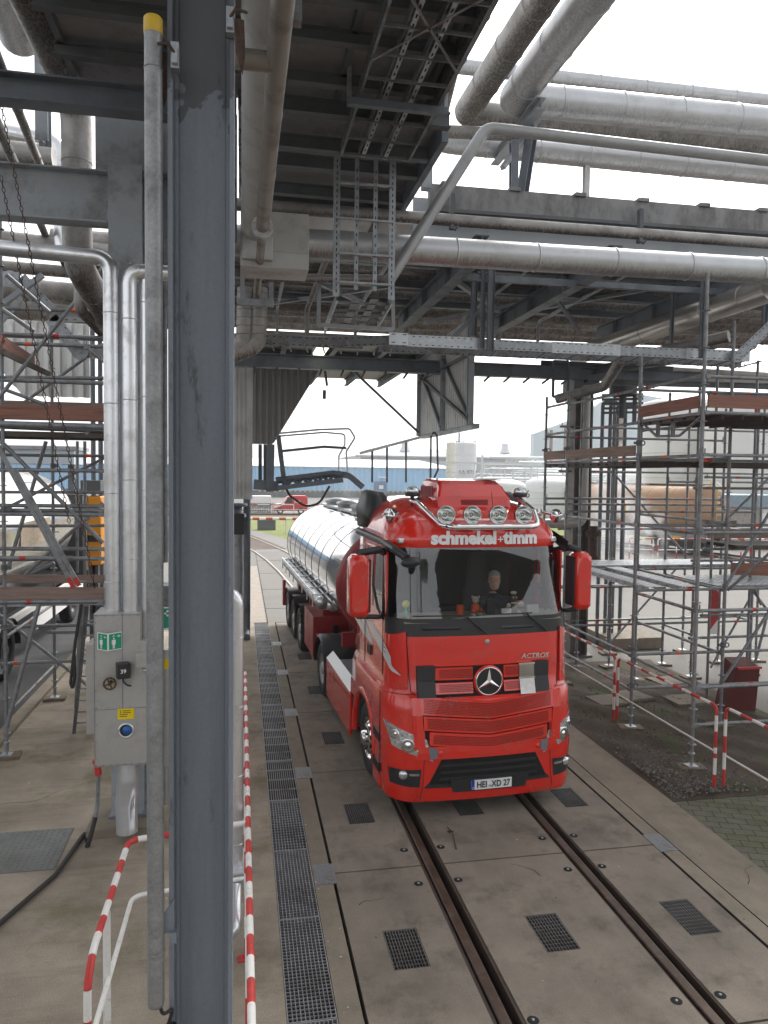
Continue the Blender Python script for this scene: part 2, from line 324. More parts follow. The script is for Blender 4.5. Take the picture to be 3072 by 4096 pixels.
# block paving (interlocking blocks)
def paving_mat():
    m = mat('mossy_block_paving', (.12, .115, .08), .9, 0, .2, 6, dirt=(.075, .095, .03), damt=.7, dscale=1.6, bump=0, fine=.15)
    n = m.node_tree.nodes; L = m.node_tree.links; b = n['Principled BSDF']
    tc = n.new('ShaderNodeTexCoord'); mp = n.new('ShaderNodeMapping'); mp.inputs['Rotation'].default_value = (0, 0, .35)
    wv = n.new('ShaderNodeTexNoise'); wv.inputs['Scale'].default_value = 5
    br = n.new('ShaderNodeTexBrick'); br.inputs['Scale'].default_value = 1; br.inputs['Brick Width'].default_value = .225; br.inputs['Row Height'].default_value = .14; br.inputs['Mortar Size'].default_value = .006
    br.inputs['Color1'].default_value = (1, 1, 1, 1); br.inputs['Color2'].default_value = (.8, .8, .8, 1); br.inputs['Mortar'].default_value = (.25, .25, .2, 1)
    L.new(tc.outputs['Object'], mp.inputs[0]); L.new(mp.outputs[0], br.inputs[0])
    mx = n.new('ShaderNodeMix'); mx.data_type = 'RGBA'; mx.blend_type = 'MULTIPLY'; mx.inputs[0].default_value = 1
    src = b.inputs['Base Color'].links[0].from_socket; L.new(src, mx.inputs[6]); L.new(br.outputs['Color'], mx.inputs[7]); L.new(mx.outputs[2], b.inputs['Base Color'])
    bp = n.new('ShaderNodeBump'); bp.inputs['Strength'].default_value = .6; bp.inputs['Distance'].default_value = .01; L.new(br.outputs['Color'], bp.inputs['Height']); L.new(bp.outputs[0], b.inputs['Normal'])
    return m
sheet('block_paving', [(5.34, 12, -6, 8.25)], paving_mat())
sheet('far_block_paving', [(12, 60, -6, 8.25)], m_conc_l)
# earth patch with an uneven surface
b = MB(); nx, ny = 60, 80
rows = []
for j in range(ny+1):
    r = []
    for i in range(nx+1):
        x = 5.34+(9.0-5.34)*i/nx; y = 8.25+(15.0-8.25)*j/ny
        e = min(i, nx-i, j, ny-j)/4.0
        r.append(V((x, y, .004+min(1, e)*(.02+.02*math.sin(x*3.1+y*1.7)+.015*math.sin(x*7+y*5)+random.random()*.015))))
    rows.append(r)
tag(b.grid(rows).build('earth', m_soil, org=(0, 0, 0)), kind='structure')
sheet('yard', [(9.0, 60, 8.25, 20.3), (5.34, 9.0, 15.0, TY1)], m_conc_l)
# loose gravel near the paving
m_peb = [mat('pebble_%s' % k, c_, .8, 0, .3, 20) for k, c_ in (('grey', (.10, .095, .09)), ('pale', (.20, .175, .14)), ('dark', (.06, .05, .045)))]
b = MB()
for k in range(2000):
    u = random.random(); 
    if u < .75: x = 5.38+abs(random.gauss(0, .55)); y = 8.3+abs(random.gauss(0, .8))
    else: x = random.uniform(5.4, 8.8); y = random.uniform(8.3, 14.5)
    if x > 8.9: continue
    r = random.uniform(.008, .022)*(1 if u < .75 else .8); b.m = random.choice((0, 0, 1, 2))
    R = Matrix.Rotation(random.random()*6, 3, 'Z') @ Matrix.Rotation(random.random()*3, 3, 'X')
    z0 = .03+.02*math.sin(x*3.1+y*1.7)+.015*math.sin(x*7+y*5)
    b.add([V((x, y, max(z0, .012)))+R @ V(p)*r for p in ((1, 0, 0), (-1, .1, 0), (0, 1.3, 0), (.1, -1.1, .1), (0, 0, .8), (0, .1, -.8))], [(0, 2, 4), (2, 1, 4), (1, 3, 4), (3, 0, 4), (2, 0, 5), (1, 2, 5), (3, 1, 5), (0, 3, 5)])
tag(b.build('gravel', m_peb, org=(0, 0, 0)), 'loose grey pebbles scattered over the bare earth beside the paving', 'gravel', kind='stuff')
# moss tufts / weeds on the earth
b = MB()
for k in range(900):
    cx, cy = random.choice(((6.4, 10.6), (6.9, 11.4), (6.1, 11.6), (7.3, 10.4), (6.6, 12.3)))
    x = random.gauss(cx, .3); y = random.gauss(cy, .3); a = random.random()*6.28; h = random.uniform(.01, .035)
    if not 5.4 < x < 8.9: continue
    d = V((math.cos(a), math.sin(a), 0))*.012; p = V((x, y, .03)); b.add([p-d, p+d, p+V((d.y, d.x, h))], [(0, 1, 2)])
tag(b.build('moss', mat('moss_green', (.09, .12, .025), .9, 0, .3, 30), org=(0, 0, 0)), 'low green moss tufts growing on the bare earth', 'moss', kind='stuff')

# ---- track pit, slabs, rails
b = MB(); b.bb(TX0-.02, TX1+.02, -6, TY1, -.45, -.30); b.bb(TX0-.02, TX0, -6, TY1, -.30, -.002); b.bb(TX1, TX1+.02, -6, TY1, -.30, -.002)
b.bb(DX0-.02, DX0, -6, TY1, -.30, -.002); b.bb(DX1, DX1+.02, -6, TY1, -.30, -.002); b.bb(DX0-.02, DX1+.02, -6, TY1, -.45, -.30)
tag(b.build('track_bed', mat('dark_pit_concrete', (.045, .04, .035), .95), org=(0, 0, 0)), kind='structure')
joints = [-5.5, -3.02, -.44, 2.14, 4.72, 7.30, 9.88, 12.46, 15.05, 17.65, 20.28]
def slab(x0, x1, holes):
    b = MB()
    for y0, y1 in zip(joints[:-1], joints[1:]):
        ym = (y0+y1)/2; ya, yb = y0+.012, y1-.012
        hx0, hx1 = holes; h0, h1 = ym-.27, ym+.27
        for r in ((x0, x1, ya, h0), (x0, x1, h1, yb), (x0, hx0, h0, h1), (hx1, x1, h0, h1)):
            b.bb(r[0], r[1], r[2], r[3], -.28, 0)
    return tag(b.build('track_slabs', m_conc, org=(0, 0, 0)), kind='structure')
HOL = [(1.24, 1.55), (2.575, 2.885), (3.93, 4.24)]
slab(.937, 1.845, HOL[0]); slab(2.095, 3.425, HOL[1]); slab(3.655, 4.485, HOL[2])
def rail(x, lab):
    b = MB()
    prof = [(-.075, -.15), (.075, -.15), (.075, -.135), (.012, -.115), (.012, -.045), (.044, -.035), (.044, -.006), (.034, 0), (-.034, 0), (-.044, -.006), (-.044, -.035), (-.012, -.045), (-.012, -.115), (-.075, -.135)]
    b.sec(prof, (x, -6, .004), (x, TY1, .004), up=(0, 0, 1))
    o = b.build('rail', m_rail); tag(o, lab, 'rail', 'rails of the covered track')
    c2 = MB(); c2.bb(x-.094, x-.062, -6, TY1, -.15, -.015); c2.bb(x+.125, x+.152, -6, TY1, -.15, -.012)
    c2.build('guard_strip', MATS.get('slot_edge') or mat('slot_edge', (.055, .035, .025), .7, 0, .3, 12), o); return o
rail(1.94, 'brown rail in the slot left of the wide centre slabs'); rail(3.51, 'brown rail in the slot right of the wide centre slabs')
# far curved track (continues from the covered slabs and bends to the left)
cl = [(2.725, TY1), (2.70, 23), (2.55, 27), (2.30, 31), (1.95, 35), (1.45, 39), (.75, 43), (-.2, 48), (-1.5, 53), (-4, 60), (-9, 70)]
def offs(pts, d):
    o = []
    for i, p in enumerate(pts):
        a = V(pts[max(i-1, 0)]); c_ = V(pts[min(i+1, len(pts)-1)]); t = (c_-a).normalized(); o.append((p[0]-t.y*-d, p[1]+t.x*-d))
    return o
b = MB()
for s_ in (-.785, .785):
    q = offs(cl, s_)
    for a, c_ in zip(q[:-1], q[1:]): b.bar((a[0], a[1], .02), (c_[0], c_[1], .02), .075, .06)
tag(b.build('curved_rails', mat('worn_rail_head', (.30, .26, .22), .35, .6, .2, 8)), 'pair of worn rails curving left beyond the slabs', 'rail')
b = MB()
for k in range(28):
    t = 40.5+k*.65; i = max(j for j in range(len(cl)) if cl[j][1] <= t); f = (t-cl[i][1])/(cl[i+1][1]-cl[i][1]); a, c_ = V(cl[i]), V(cl[i+1]); p = a.lerp(c_, f); d = (c_-a).normalized()
    n_ = V((d.y, -d.x)); b.bar((p.x-n_.x*1.2, p.y-n_.y*1.2, .012), (p.x+n_.x*1.2, p.y+n_.y*1.2, .012), .24, .03)
tag(b.build('sleepers', mat('brown_sleeper', (.17, .11, .08), .85), org=(0, 0, 0)), 'brown timber sleepers under the rails curving left', 'sleepers', kind='stuff')
# ballast, grass, far road
b = MB(); b.add([(x, y, .004) for x, y in offs(cl[5:], -2.0)+offs(cl[5:], 2.6)[::-1]], [tuple(range(12))])
tag(b.build('ballast', mat('grey_ballast', (.20, .19, .18), .95, 0, .35, 14, bump=.8, bscale=12, fine=.3), org=(0, 0, 0)), kind='structure')
b = MB(); b.add([(x, y, .0045) for x, y in offs(cl[5:], 2.6)]+[(-6, 72.5, .0045), (6, 71.5, .0045), (60, 66, .0045), (60, 50, .0045), (25, 46, .0045), (9, 40, .0045)], [tuple(range(12))])
tag(b.build('grass_field', m_grass, org=(0, 0, 0)), kind='structure')
b = MB()
for k in range(2):
    b.bar((-14, 75+k*1.5, .06), (60, 70+k*1.5, .06), .12, .12)
tag(b.build('cross_rails', m_rail), 'pair of brown rails crossing beyond the lawn', 'rail')
b = MB(); b.add([(-14, 73.6, .006), (-14, 77.8, .006), (60, 72.8, .006), (60, 68.6, .006)], [(0, 1, 2, 3)])
tag(b.build('cross_track_bed', mat('brown_track_bed', (.14, .10, .07), .95, 0, .3, 5, fine=.2), org=(0, 0, 0)), kind='structure')
# joint lines on the far concrete road (grooves), darker brick band at its left
b = MB()
for y in (22.4, 26.2, 30.5, 35): b.bb(.70, 4.6, y, y+.03, -.01, .004)
for x in (.70,): b.bb(x, x+.025, TY1, 40, -.01, .0042)
tag(b.build('road_joints', m_dark, org=(0, 0, 0)), kind='structure')
sheet('brick_band', [(-.6, .68, TY1, 33)], mat('pale_brown_brick_band', (.30, .26, .22), .9, 0, .15, 4, fine=.15), .004)

# ---- drain gratings: one thing per section
def grating(x0, x1, y0, y1, z, lab, grp, bars_along='y', pitch=.033, cross=.1, name='floor_grating', m=None, rim=.008, th=.006):
    t = thing(name, ((x0+x1)/2, (y0+y1)/2, z-.03), lab, 'grating', grp)
    b = MB()
    b.bb(x0, x1, y0, y0+rim, z-.03, z); b.bb(x0, x1, y1-rim, y1, z-.03, z); b.bb(x0, x0+rim, y0+rim, y1-rim, z-.03, z); b.bb(x1-rim, x1, y0+rim, y1-rim, z-.03, z)
    b.build('grating_frame', m or m_galv, t)
    b = MB(); n = int((x1-x0-2*rim)/pitch)
    for i in range(1, n): xx = x0+rim+(x1-x0-2*rim)*i/n; b.bb(xx-th/2, xx+th/2, y0+rim, y1-rim, z-.028, z-.002)
    n = int((y1-y0-2*rim)/cross)
    for i in range(1, n): yy = y0+rim+(y1-y0-2*rim)*i/n; b.bb(x0+rim, x1-rim, yy-.002, yy+.002, z-.016, z-.003)
    b.build('grating_bars', m or m_galv_d, t)
    return t
gy = [4.0, 5.3, 6.6, 7.85, 9.1, 10.4, 11.7, 13.0, 14.4, 15.9, 17.5, 18.9, 20.25]
lb = ['mesh drain grating section nearest the camera in the long channel', 'mesh drain grating section just ahead of the nearest one', 'third mesh grating section in the drain channel', 'drain grating section left of the truck number plate level', 'drain grating section beside the front wheel of the truck', 'drain grating section beside the front mudguard', 'drain grating section beside the red side skirt', 'drain grating section level with the tractor rear wheel', 'drain grating section just past the tractor rear wheel', 'drain grating section level with the red side locker', 'drain grating section beside the trailer wheels', 'farthest drain grating section at the end of the channel']
grt = mat('grating_steel', (.30, .30, .31), .45, .3, .2, 8, dirt=(.09, .085, .07), damt=.5)
for i, (a, c_) in enumerate(zip(gy[:-1], gy[1:])): grating(DX0+.005, DX1-.005, a+.004, c_-.004, 0, lb[i], 'drain gratings in the long channel', m=grt, pitch=.030 if a < 9 else .027, cross=.04 if a < 7 else .06 if a < 9 else .3)
grt2 = mat('dark_grate_steel', (.13, .125, .12), .6, .2, .2, 8, dirt=(.07, .06, .05), damt=.6)
pos = [('left', HOL[0]), ('centre', HOL[1]), ('right', HOL[2])]
wh = {6.01: 'in the row nearest the camera', 8.59: 'in the row under the front bumper', 11.17: 'in the third row', 13.75: 'in the fourth row', 16.35: 'in the fifth row', 18.96: 'in the last row'}
for y0, y1 in zip(joints[4:-1], joints[5:]):
    ym = (y0+y1)/2
    for nm, (a, c_) in pos:
        if ym > 9 and nm != 'left': continue
        k = min(wh, key=lambda q: abs(q-ym))
        grating(a+.004, c_-.004, ym-.266, ym+.266, -.002, 'small rectangular grate in the %s slabs, %s' % (nm, wh[k]), 'small grates set in the track slabs', m=grt2, pitch=.026, cross=.05, name='slab_grate')
# chequer plates on the edge strips
def chequer(x0, x1, y0, y1, lab, grp, z=.0045):
    t = thing('chequer_plate', ((x0+x1)/2, (y0+y1)/2, 0), lab, 'plate', grp)
    b = MB(); b.bb(x0, x1, y0, y1, -.003, z)
    ny = int((y1-y0)/.03)
    for j in range(ny):
        for i in range(int((x1-x0)/.03)):
            x = x0+.015+i*.03; y = y0+.015+j*.03; a = .011 if (i+j) % 2 else -.011
            b.add([(x-.009, y-a*.6-.002, z), (x+.009, y+a*.6-.002, z), (x+.009, y+a*.6+.002, z), (x-.009, y-a*.6+.002, z), (x, y, z+.0025)], [(0, 1, 4), (1, 2, 4), (2, 3, 4), (3, 0, 4)])
    b.build('plate', m_galv_d, t); return t
for y, l in ((7.3, 'nearest the camera'), (9.9, 'beside the front bumper'), (12.5, 'beside the side skirt'), (15.1, 'beside the tractor rear wheel'), (17.7, 'beside the trailer wheels')):
    chequer(.735, .945, y-.19, y+.19, 'square chequer plate on the kerb right of the drain, %s' % l, 'chequer plates beside the drain')
chequer(4.49, 4.70, 7.14, 7.52, 'chequer plate on the concrete edge right of the track', None)
b = MB(); b.bb(-2.9, -1.86, 7.85, 8.75, -.002, .008)
for i in range(17):
    for j in range(14): b.ball((-2.87+i*.062, 7.89+j*.063, .008), .014, 6, (1.3, .6, .35))
tag(b.build('cover_plate', mat('worn_cover_plate', (.17, .175, .17), .55, .4, .2, 6, dirt=(.10, .095, .08), damt=.6)), 'wide grey studded steel cover plate on the left concrete', 'plate')
# lifting sockets in the slabs
def socket(x, y, lab):
    t = thing('lifting_socket', (x, y, 0), lab, 'socket', 'lifting sockets in the slabs')
    MB().lathe([(.0, .0042), (.03, .0045), (.042, .003), (.046, .002)], (x, y, 0), (0, 0, 1), 14).build('socket_rim', m_dark, t)
    MB().lathe([(.012, .004), (.012, .010), (.0, .012)], (x, y, 0), (0, 0, 1), 8).build('bolt', m_galv, t)
for x, s1 in ((1.74, 'left of the left rail'), (2.13, 'right of the left rail'), (3.33, 'left of the right rail'), (3.71, 'right of the right rail')):
    for y, s2 in ((7.64, 'beyond the cross joint'), (6.97, 'before the cross joint'), (5.02, 'nearest the camera')):
        if x == 1.74 and y < 6: continue
        if x == 2.13: x_ = 2.15
        else: x_ = x
        socket(x_, y, 'lifting socket %s, %s' % (s1, s2))
# kerb of the left road
b = MB(); b.bb(-3.66, -3.46, -6, 60, -.05, .06)
tag(b.build('road_kerb', m_conc_g, org=(0, 0, 0)), kind='structure')
# ================================================================== TRUCK (local frame: x = right in view, y = backwards, z = up)
T_O, T_A = V((2.931, 8.308, 0)), math.radians(3.0)
TM = Matrix.Translation(T_O) @ Matrix.Rotation(T_A, 4, 'Z'); TMi = TM.inverted()
def loc(px, py, u=None, v=None, w=None):
    p = TMi @ V((0, 0, EYE)); d = (TMi.to_3x3() @ (CR*((px-1536)/F_PX) - CU*((py-2048)/F_PX) + CF))
    t = (u-p.x)/d.x if u is not None else (v-p.y)/d.y if v is not None else (w-p.z)/d.z
    return p+d*t
z1 = lambda x, y: (1100+x/1.2762, 1850+y/1.2762)
z4 = lambda x, y: (1400+x/1.659, 1850+y/1.659)
z5 = lambda x, y: (1400+x/1.659, 2500+y/1.659)
def lroot(name, label, cat, O=T_O, A=T_A):
    t = thing(name, O, label, cat); t.rotation_euler.z = A; t['_o'] = (0, 0, 0); return t
m_tred = mat('red_truck_lacquer', (.68, .020, .009), .22, 0, .04, 2, dirt=(.36, .05, .035), damt=.35, dscale=3, coat=1.0, spec=.5)
m_tred2 = mat('dark_red_frame_paint', (.27, .018, .02), .4, 0, .12, 4, dirt=(.10, .03, .03), damt=.5)
m_glass = bpy.data.materials.new('clear_glass'); m_glass.use_nodes = True
def glass(m, tint=(.75, .82, .80), ref=1.0):
    n = m.node_tree.nodes; L = m.node_tree.links; n.clear(); o = n.new('ShaderNodeOutputMaterial'); a = n.new('ShaderNodeBsdfTransparent'); a.inputs[0].default_value = (*tint, 1)
    g = n.new('ShaderNodeBsdfGlossy'); g.inputs['Roughness'].default_value = .01; f = n.new('ShaderNodeFresnel'); f.inputs[0].default_value = 1.5
    k = n.new('ShaderNodeMath'); k.operation = 'MULTIPLY_ADD'; k.inputs[1].default_value = ref; k.inputs[2].default_value = .05; L.new(f.outputs[0], k.inputs[0])
    x = n.new('ShaderNodeMixShader'); L.new(k.outputs[0], x.inputs[0]); L.new(a.outputs[0], x.inputs[1]); L.new(g.outputs[0], x.inputs[2]); L.new(x.outputs[0], o.inputs[0])
glass(m_glass, (.93, .96, .95), ref=1.9)
m_trim = mat('black_cab_trim', (.022, .023, .026), .4, 0, .1, 4)
m_int = mat('cab_interior_grey', (.05, .05, .055), .8, 0, .1, 5)
m_dash = mat('beige_dashboard', (.30, .26, .19), .8, 0, .1, 5)
m_lens = mat('lamp_lens', (.66, .69, .71), .10, .75, .4, 26)
m_perf = mat('dark_hole', (.012, .001, .001), .8)
m_pol = mat('polished_tank_shell', (.86, .87, .88), .10, 1, .02, 2)
m_polr = mat('ribbed_bright_tube', (.75, .75, .74), .22, 1, .05, 4)
m_silver = mat('silver_stripe_vinyl', (.66, .67, .68), .35, .3, .03, 4)

tr = lroot('truck_tractor', 'bright red tractor unit with four roof lamps standing over the slab track', 'truck')
def interp(tab, w):
    for a, c_ in zip(tab[:-1], tab[1:]):
        if w <= c_[0]: t = max(0, (w-a[0])/(c_[0]-a[0])); return [a[k]+(c_[k]-a[k])*t for k in range(1, len(a))]
    return list(tab[-1][1:])
# w: half width, front v, corner depth, rear v
PROF = [(.20, 1.205, .02, .42, 2.3), (.26, 1.21, .0, .42, 2.3), (.45, 1.22, .0, .42, 2.3), (.75, 1.235, .0, .42, 2.3), (1.10, 1.24, .03, .44, 2.3), (1.40, 1.235, .05, .46, 2.3),
        (1.46, 1.215, .09, .45, 2.3), (1.52, 1.185, .12, .40, 2.3), (2.14, 1.175, .16, .36, 2.3), (2.35, 1.17, .18, .36, 2.3), (3.18, 1.14, .40, .38, 2.3), (3.26, 1.15, .37, .42, 2.3), (3.34, 1.14, .39, .46, 2.3), (3.48, 1.10, .50, .52, 2.28),
        (3.60, 1.02, .70, .55, 2.26), (3.70, .90, .95, .5, 2.22), (3.76, .76, 1.2, .4, 2.15), (3.79, .4, 1.5, .3, 2.0)]
def fsurf(u, w):
    """front/corner surface depth at lateral u, height w"""
    hw, fv, cd, rv = interp(PROF, w); fl = hw*.70; a = abs(u)
    bow = .05*(min(a, fl)/fl)**2
    if a <= fl: return fv+bow
    t = min(1, (a-fl)/(hw-fl)); return fv+bow+cd*(1-math.sqrt(max(0, 1-t*t)))
COLU = [0, .14, .28, .42, .56, .70]; ARC = [15, 30, 45, 60, 72, 82, 90]; SIDE = [.02, .25, .38, .62, .8, 1.0]
def outline(w):
    hw, fv, cd, rv = interp(PROF, w); fl = hw*.70; pts = [(hw*c_, fv+.05*(c_/.70)**2) for c_ in COLU]
    for a in ARC:
        a = math.radians(a); pts.append((fl+(hw-fl)*math.sin(a), fv+.05+cd*(1-math.cos(a))))
    v0 = fv+.05+cd
    for s_ in SIDE[1:]: pts.append((hw-(.0 if s_ < .9 else .02), v0+(rv-v0)*s_))
    pts.append((hw*.9, rv+.05)); pts.append((0, rv+.05))
    return pts
ROWS = [.20, .26, .45, .6, .75, .95, 1.08, 1.25, 1.40, 1.46, 1.52, 1.7, 1.9, 2.14, 2.35, 2.6, 2.9, 3.05, 3.18, 3.26, 3.34, 3.40, 3.48, 3.54, 3.60, 3.65, 3.70, 3.73, 3.76, 3.79]
b = MB(); outs = [outline(w) for w in ROWS]; n = len(outs[0])
for sg in (1, -1):
    base = len(b.v); b.v += [V((sg*p[0], p[1], w)) for w, o in zip(ROWS, outs) for p in o]
    for i in range(len(ROWS)-1):
        wm = (ROWS[i]+ROWS[i+1])/2
        for j in range(n-1):
            um, vm = (outs[i][j][0]+outs[i][j+1][0])/2, (outs[i][j][1]+outs[i][j+1][1])/2
            isf = j < 10; corner = 10 <= j < 12; side = 12 <= j < n-2
            mi = 0
            if isf and 2.35 < wm < 3.18: continue                       # windscreen opening
            if 12 <= j < 15 and 2.35 < wm < 3.05: continue              # side window opening
            if (isf or corner) and 2.14 < wm < 2.35: mi = 1
            if corner and 2.35 < wm < 3.18: mi = 1
            if 12 <= j < 16 and 2.35 < wm < 3.18: mi = 0
            if side and wm < 1.08 and vm > .86: continue                # wheel arch
            if j >= n-2: mi = 1
            b.f.append([base+i*n+j, base+i*n+j+1, base+(i+1)*n+j+1, base+(i+1)*n+j]); b.sm.append(True); b.mi.append(mi)
top = [V((x, y, 3.79)) for x, y in outs[-1]]; b.m = 0
b.grid([top, [V((-p.x, p.y, 3.80)) for p in top]], smooth=True)
b.build('cab_body', [m_tred, m_trim], tr)
# ---- patches following the front surface
def patch(name, cs, m, off=.002, th=0., nu=8, nw=3, par=None, vf=None):
    """cs: 4 corners (u, w): lower-left, lower-right, upper-right, upper-left; slab proud of the front by off+th"""
    A, B, C_, D = [V((c_[0], c_[1])) for c_ in cs]; b = MB(); F = []; K = []
    for j in range(nw+1):
        t = j/nw; rf = []; rk = []
        for i in range(nu+1):
            s_ = i/nu; p = (A.lerp(B, s_)).lerp(D.lerp(C_, s_), t); v_ = (vf or fsurf)(p.x, p.y)
            rf.append(V((p.x, v_-off-th, p.y))); rk.append(V((p.x, v_+.03, p.y)))
        F.append(rf); K.append(rk)
    b.grid(F, smooth=False)
    b.grid([F[0], K[0]], False); b.grid([F[-1], K[-1]], False); b.grid([[r[0] for r in F], [r[0] for r in K]], False); b.grid([[r[-1] for r in F], [r[-1] for r in K]], False)
    return b.build(name, m, par or tr)
def mirror(cs): return [(-cs[1][0], cs[1][1]), (-cs[0][0], cs[0][1]), (-cs[3][0], cs[3][1]), (-cs[2][0], cs[2][1])]
# main grille: dark recess, five drooping perforated bands
gr = patch('grille', [(-.79, .86), (.79, .86), (.83, 1.785), (-.83, 1.785)], m_dark, .004, 0, 14, 8)
def band(w0, w1, hu, perf=True, u0=None, th=.035, droop=.07):
    segs = [(-hu, 0), (0, hu)] if u0 is None else [(-hu, -u0), (u0, hu)]
    for a, c_ in segs:
        dl = lambda u: droop*abs(u)/.75-droop
        ob = patch('grille_bar', [(a, w0+dl(a)), (c_, w0+dl(c_)), (c_, w1+dl(c_)), (a, w1+dl(a))], m_tred, 0, th, 10, 1, gr)
    if perf:
        b = MB(); ph = .018; k = 0; wv = w0+.045
        rows = int((w1-w0-.035)/ph)
        for r in range(rows):
            for i in range(int(2*hu/.021)):
                u = -hu+.05+i*.021+(.0105 if r % 2 else 0)
                if abs(u) > hu-.05 or (u0 and abs(u) < u0+.01): continue
                ww = w0+.028+r*ph+dl(u)
                tt_ = (ww-w0-dl(u))/(w1-w0); y = fsurf(u, w0+dl(u))*(1-tt_)+fsurf(u, w1+dl(u))*tt_-th-.002
                b.add([(u+.0075*math.cos(a*math.pi/3+.52), y, ww+.0075*math.sin(a*math.pi/3+.52)) for a in range(6)], [tuple(range(6))])
        if u0:
            for sgn in (-1, 1):
                q_ = MB(); [q_.add([b.v[i_] for i_ in f_], [tuple(range(len(f_)))]) for f_ in b.f if b.v[f_[0]].x*sgn > 0]; q_.build('grille_perforation', m_perf, gr)
        else: b.build('grille_perforation', m_perf, gr)
band(1.63, 1.775, .66, True, .20, droop=0); band(1.47, 1.595, .66, True, .20, droop=0)
band(1.24, 1.445, .86); band(1.06, 1.225, .82); band(.89, 1.045, .75)
# red shoulders either side of the grille
for cs in ([(-.93, .84), (-.80, .84), (-.86, 1.44), (-.96, 1.44)],):
    patch('grille_surround', cs, m_tred, 0, .035, 3, 3); patch('grille_surround', mirror(cs), m_tred, 0, .035, 3, 3)
patch('bumper_beam', [(-.92, .72), (.92, .72), (.86, .87), (-.86, .87)], m_tred, 0, .03, 14, 2)
# bonnet shut lines, seams
def seam(pts, r=.004):
    b = MB(); q = []
    for (u0, w0), (u1, w1) in zip(pts[:-1], pts[1:]):
        for k in range(7): u = u0+(u1-u0)*k/6; w_ = w0+(w1-w0)*k/6; q.append((u, fsurf(u, w_)-.001, w_))
    b.tube(q, r, 5); return b
b = MB()
for pts in ([(-.99, 2.14), (-.95, 1.50), (-.90, 1.46)], [(.99, 2.14), (.95, 1.50), (.90, 1.46)], [(-.80, .86), (-.82, .42), (-.85, .24)], [(.80, .86), (.82, .42), (.85, .24)], [(-1.2, 1.455), (-.92, 1.47)], [(1.2, 1.455), (.92, 1.47)]):
    seam(pts).build('panel_gap', m_dark, tr)
for sg in (-1, 1):
    for P in ([(sg*1.243, .50, 1.44), (sg*1.243, .50, .40)], [(sg*1.187, .62, 1.6), (sg*1.187, .62, 2.3)], [(sg*1.187, 1.62, 1.25), (sg*1.187, 1.66, 3.1)]): MB().tube(P, .005, 5).build('panel_gap', m_dark, tr)
# air deflectors at the bonnet corners (raised curved panels)
for cs in ([(-1.165, 1.50), (-.985, 1.52), (-1.00, 2.20), (-1.155, 2.14)],): patch('corner_deflector', cs, m_tred, .0, .03, 6, 4); patch('corner_deflector', mirror(cs), m_tred, .0, .03, 6, 4)
# lower grille and plate carrier
lg = patch('lower_grille', [(-.76, .40), (.76, .40), (.60, .71), (-.60, .71)], m_dark, .003, 0, 12, 4)
patch('lower_grille_frame', [(-.80, .375), (.80, .375), (.76, .42), (-.76, .42)], m_trim, 0, .02, 12, 1, lg)
for w_ in (.46, .54, .62): patch('grille_slat', [(-.68+w_*.1, w_), (.68-w_*.1, w_), (.66-w_*.1, w_+.03), (-.66+w_*.1, w_+.03)], m_trim, 0, .012, 10, 1, lg)
patch('plate_carrier', [(-.46, .315), (.46, .315), (.50, .47), (-.50, .47)], m_trim, 0, .03, 8, 1)
pl = patch('number_plate', [(-.245, .335), (.27, .335), (.27, .447), (-.245, .447)], m_white, 0, .045, 4, 1)
patch('euro_band', [(-.245, .335), (-.205, .335), (-.205, .447), (-.245, .447)], mat('plate_blue', (.01, .05, .35), .4), 0, .0465, 1, 1, pl)
yf = fsurf(.03, .39)-.0525
text('HEI', .105, M4((-.115, yf, .392), (1, 0, 0), (0, 0, 1), (0, -1, 0)), m_black, 'plate_letters', pl, .001, .0022, sx=.86)
text('XD 27', .105, M4((.125, yf, .392), (1, 0, 0), (0, 0, 1), (0, -1, 0)), m_black, 'plate_letters', pl, .001, .0022, sx=.82)
text('D', .035, M4((-.225, yf-.001, .358), (1, 0, 0), (0, 0, 1), (0, -1, 0)), m_white, 'plate_letters', pl, .001)
MB().lathe([(.014, 0), (.012, .002), (0, .002)], (-.012, yf, .375), (0, -1, 0), 10).build('plate_seal', m_box, pl)
# fog lamp pockets
for sg in (-1, 1):
    cs = [(-1.17, .40), (-.86, .385), (-.84, .60), (-1.19, .585)]
    if sg > 0: cs = mirror(cs)
    pk = patch('fog_lamp_pocket', cs, m_trim, .0, .004, 6, 3)
    u = sg*1.05; y = fsurf(u, .53)-.02
    MB().lathe([(.052, .05), (.052, -.005), (.046, -.012), (.02, -.02), (0, -.022)], (u, y, .53), (sg*-.25, 1, 0), 16).build('fog_lamp', m_lens, pk)
    patch('day_light_strip', ([(-.985, .525), (-.865, .525), (-.865, .552), (-.985, .552)] if sg < 0 else [(.865, .525), (.985, .525), (.985, .552), (.865, .552)]), m_chrome, 0, .012, 2, 1, pk)
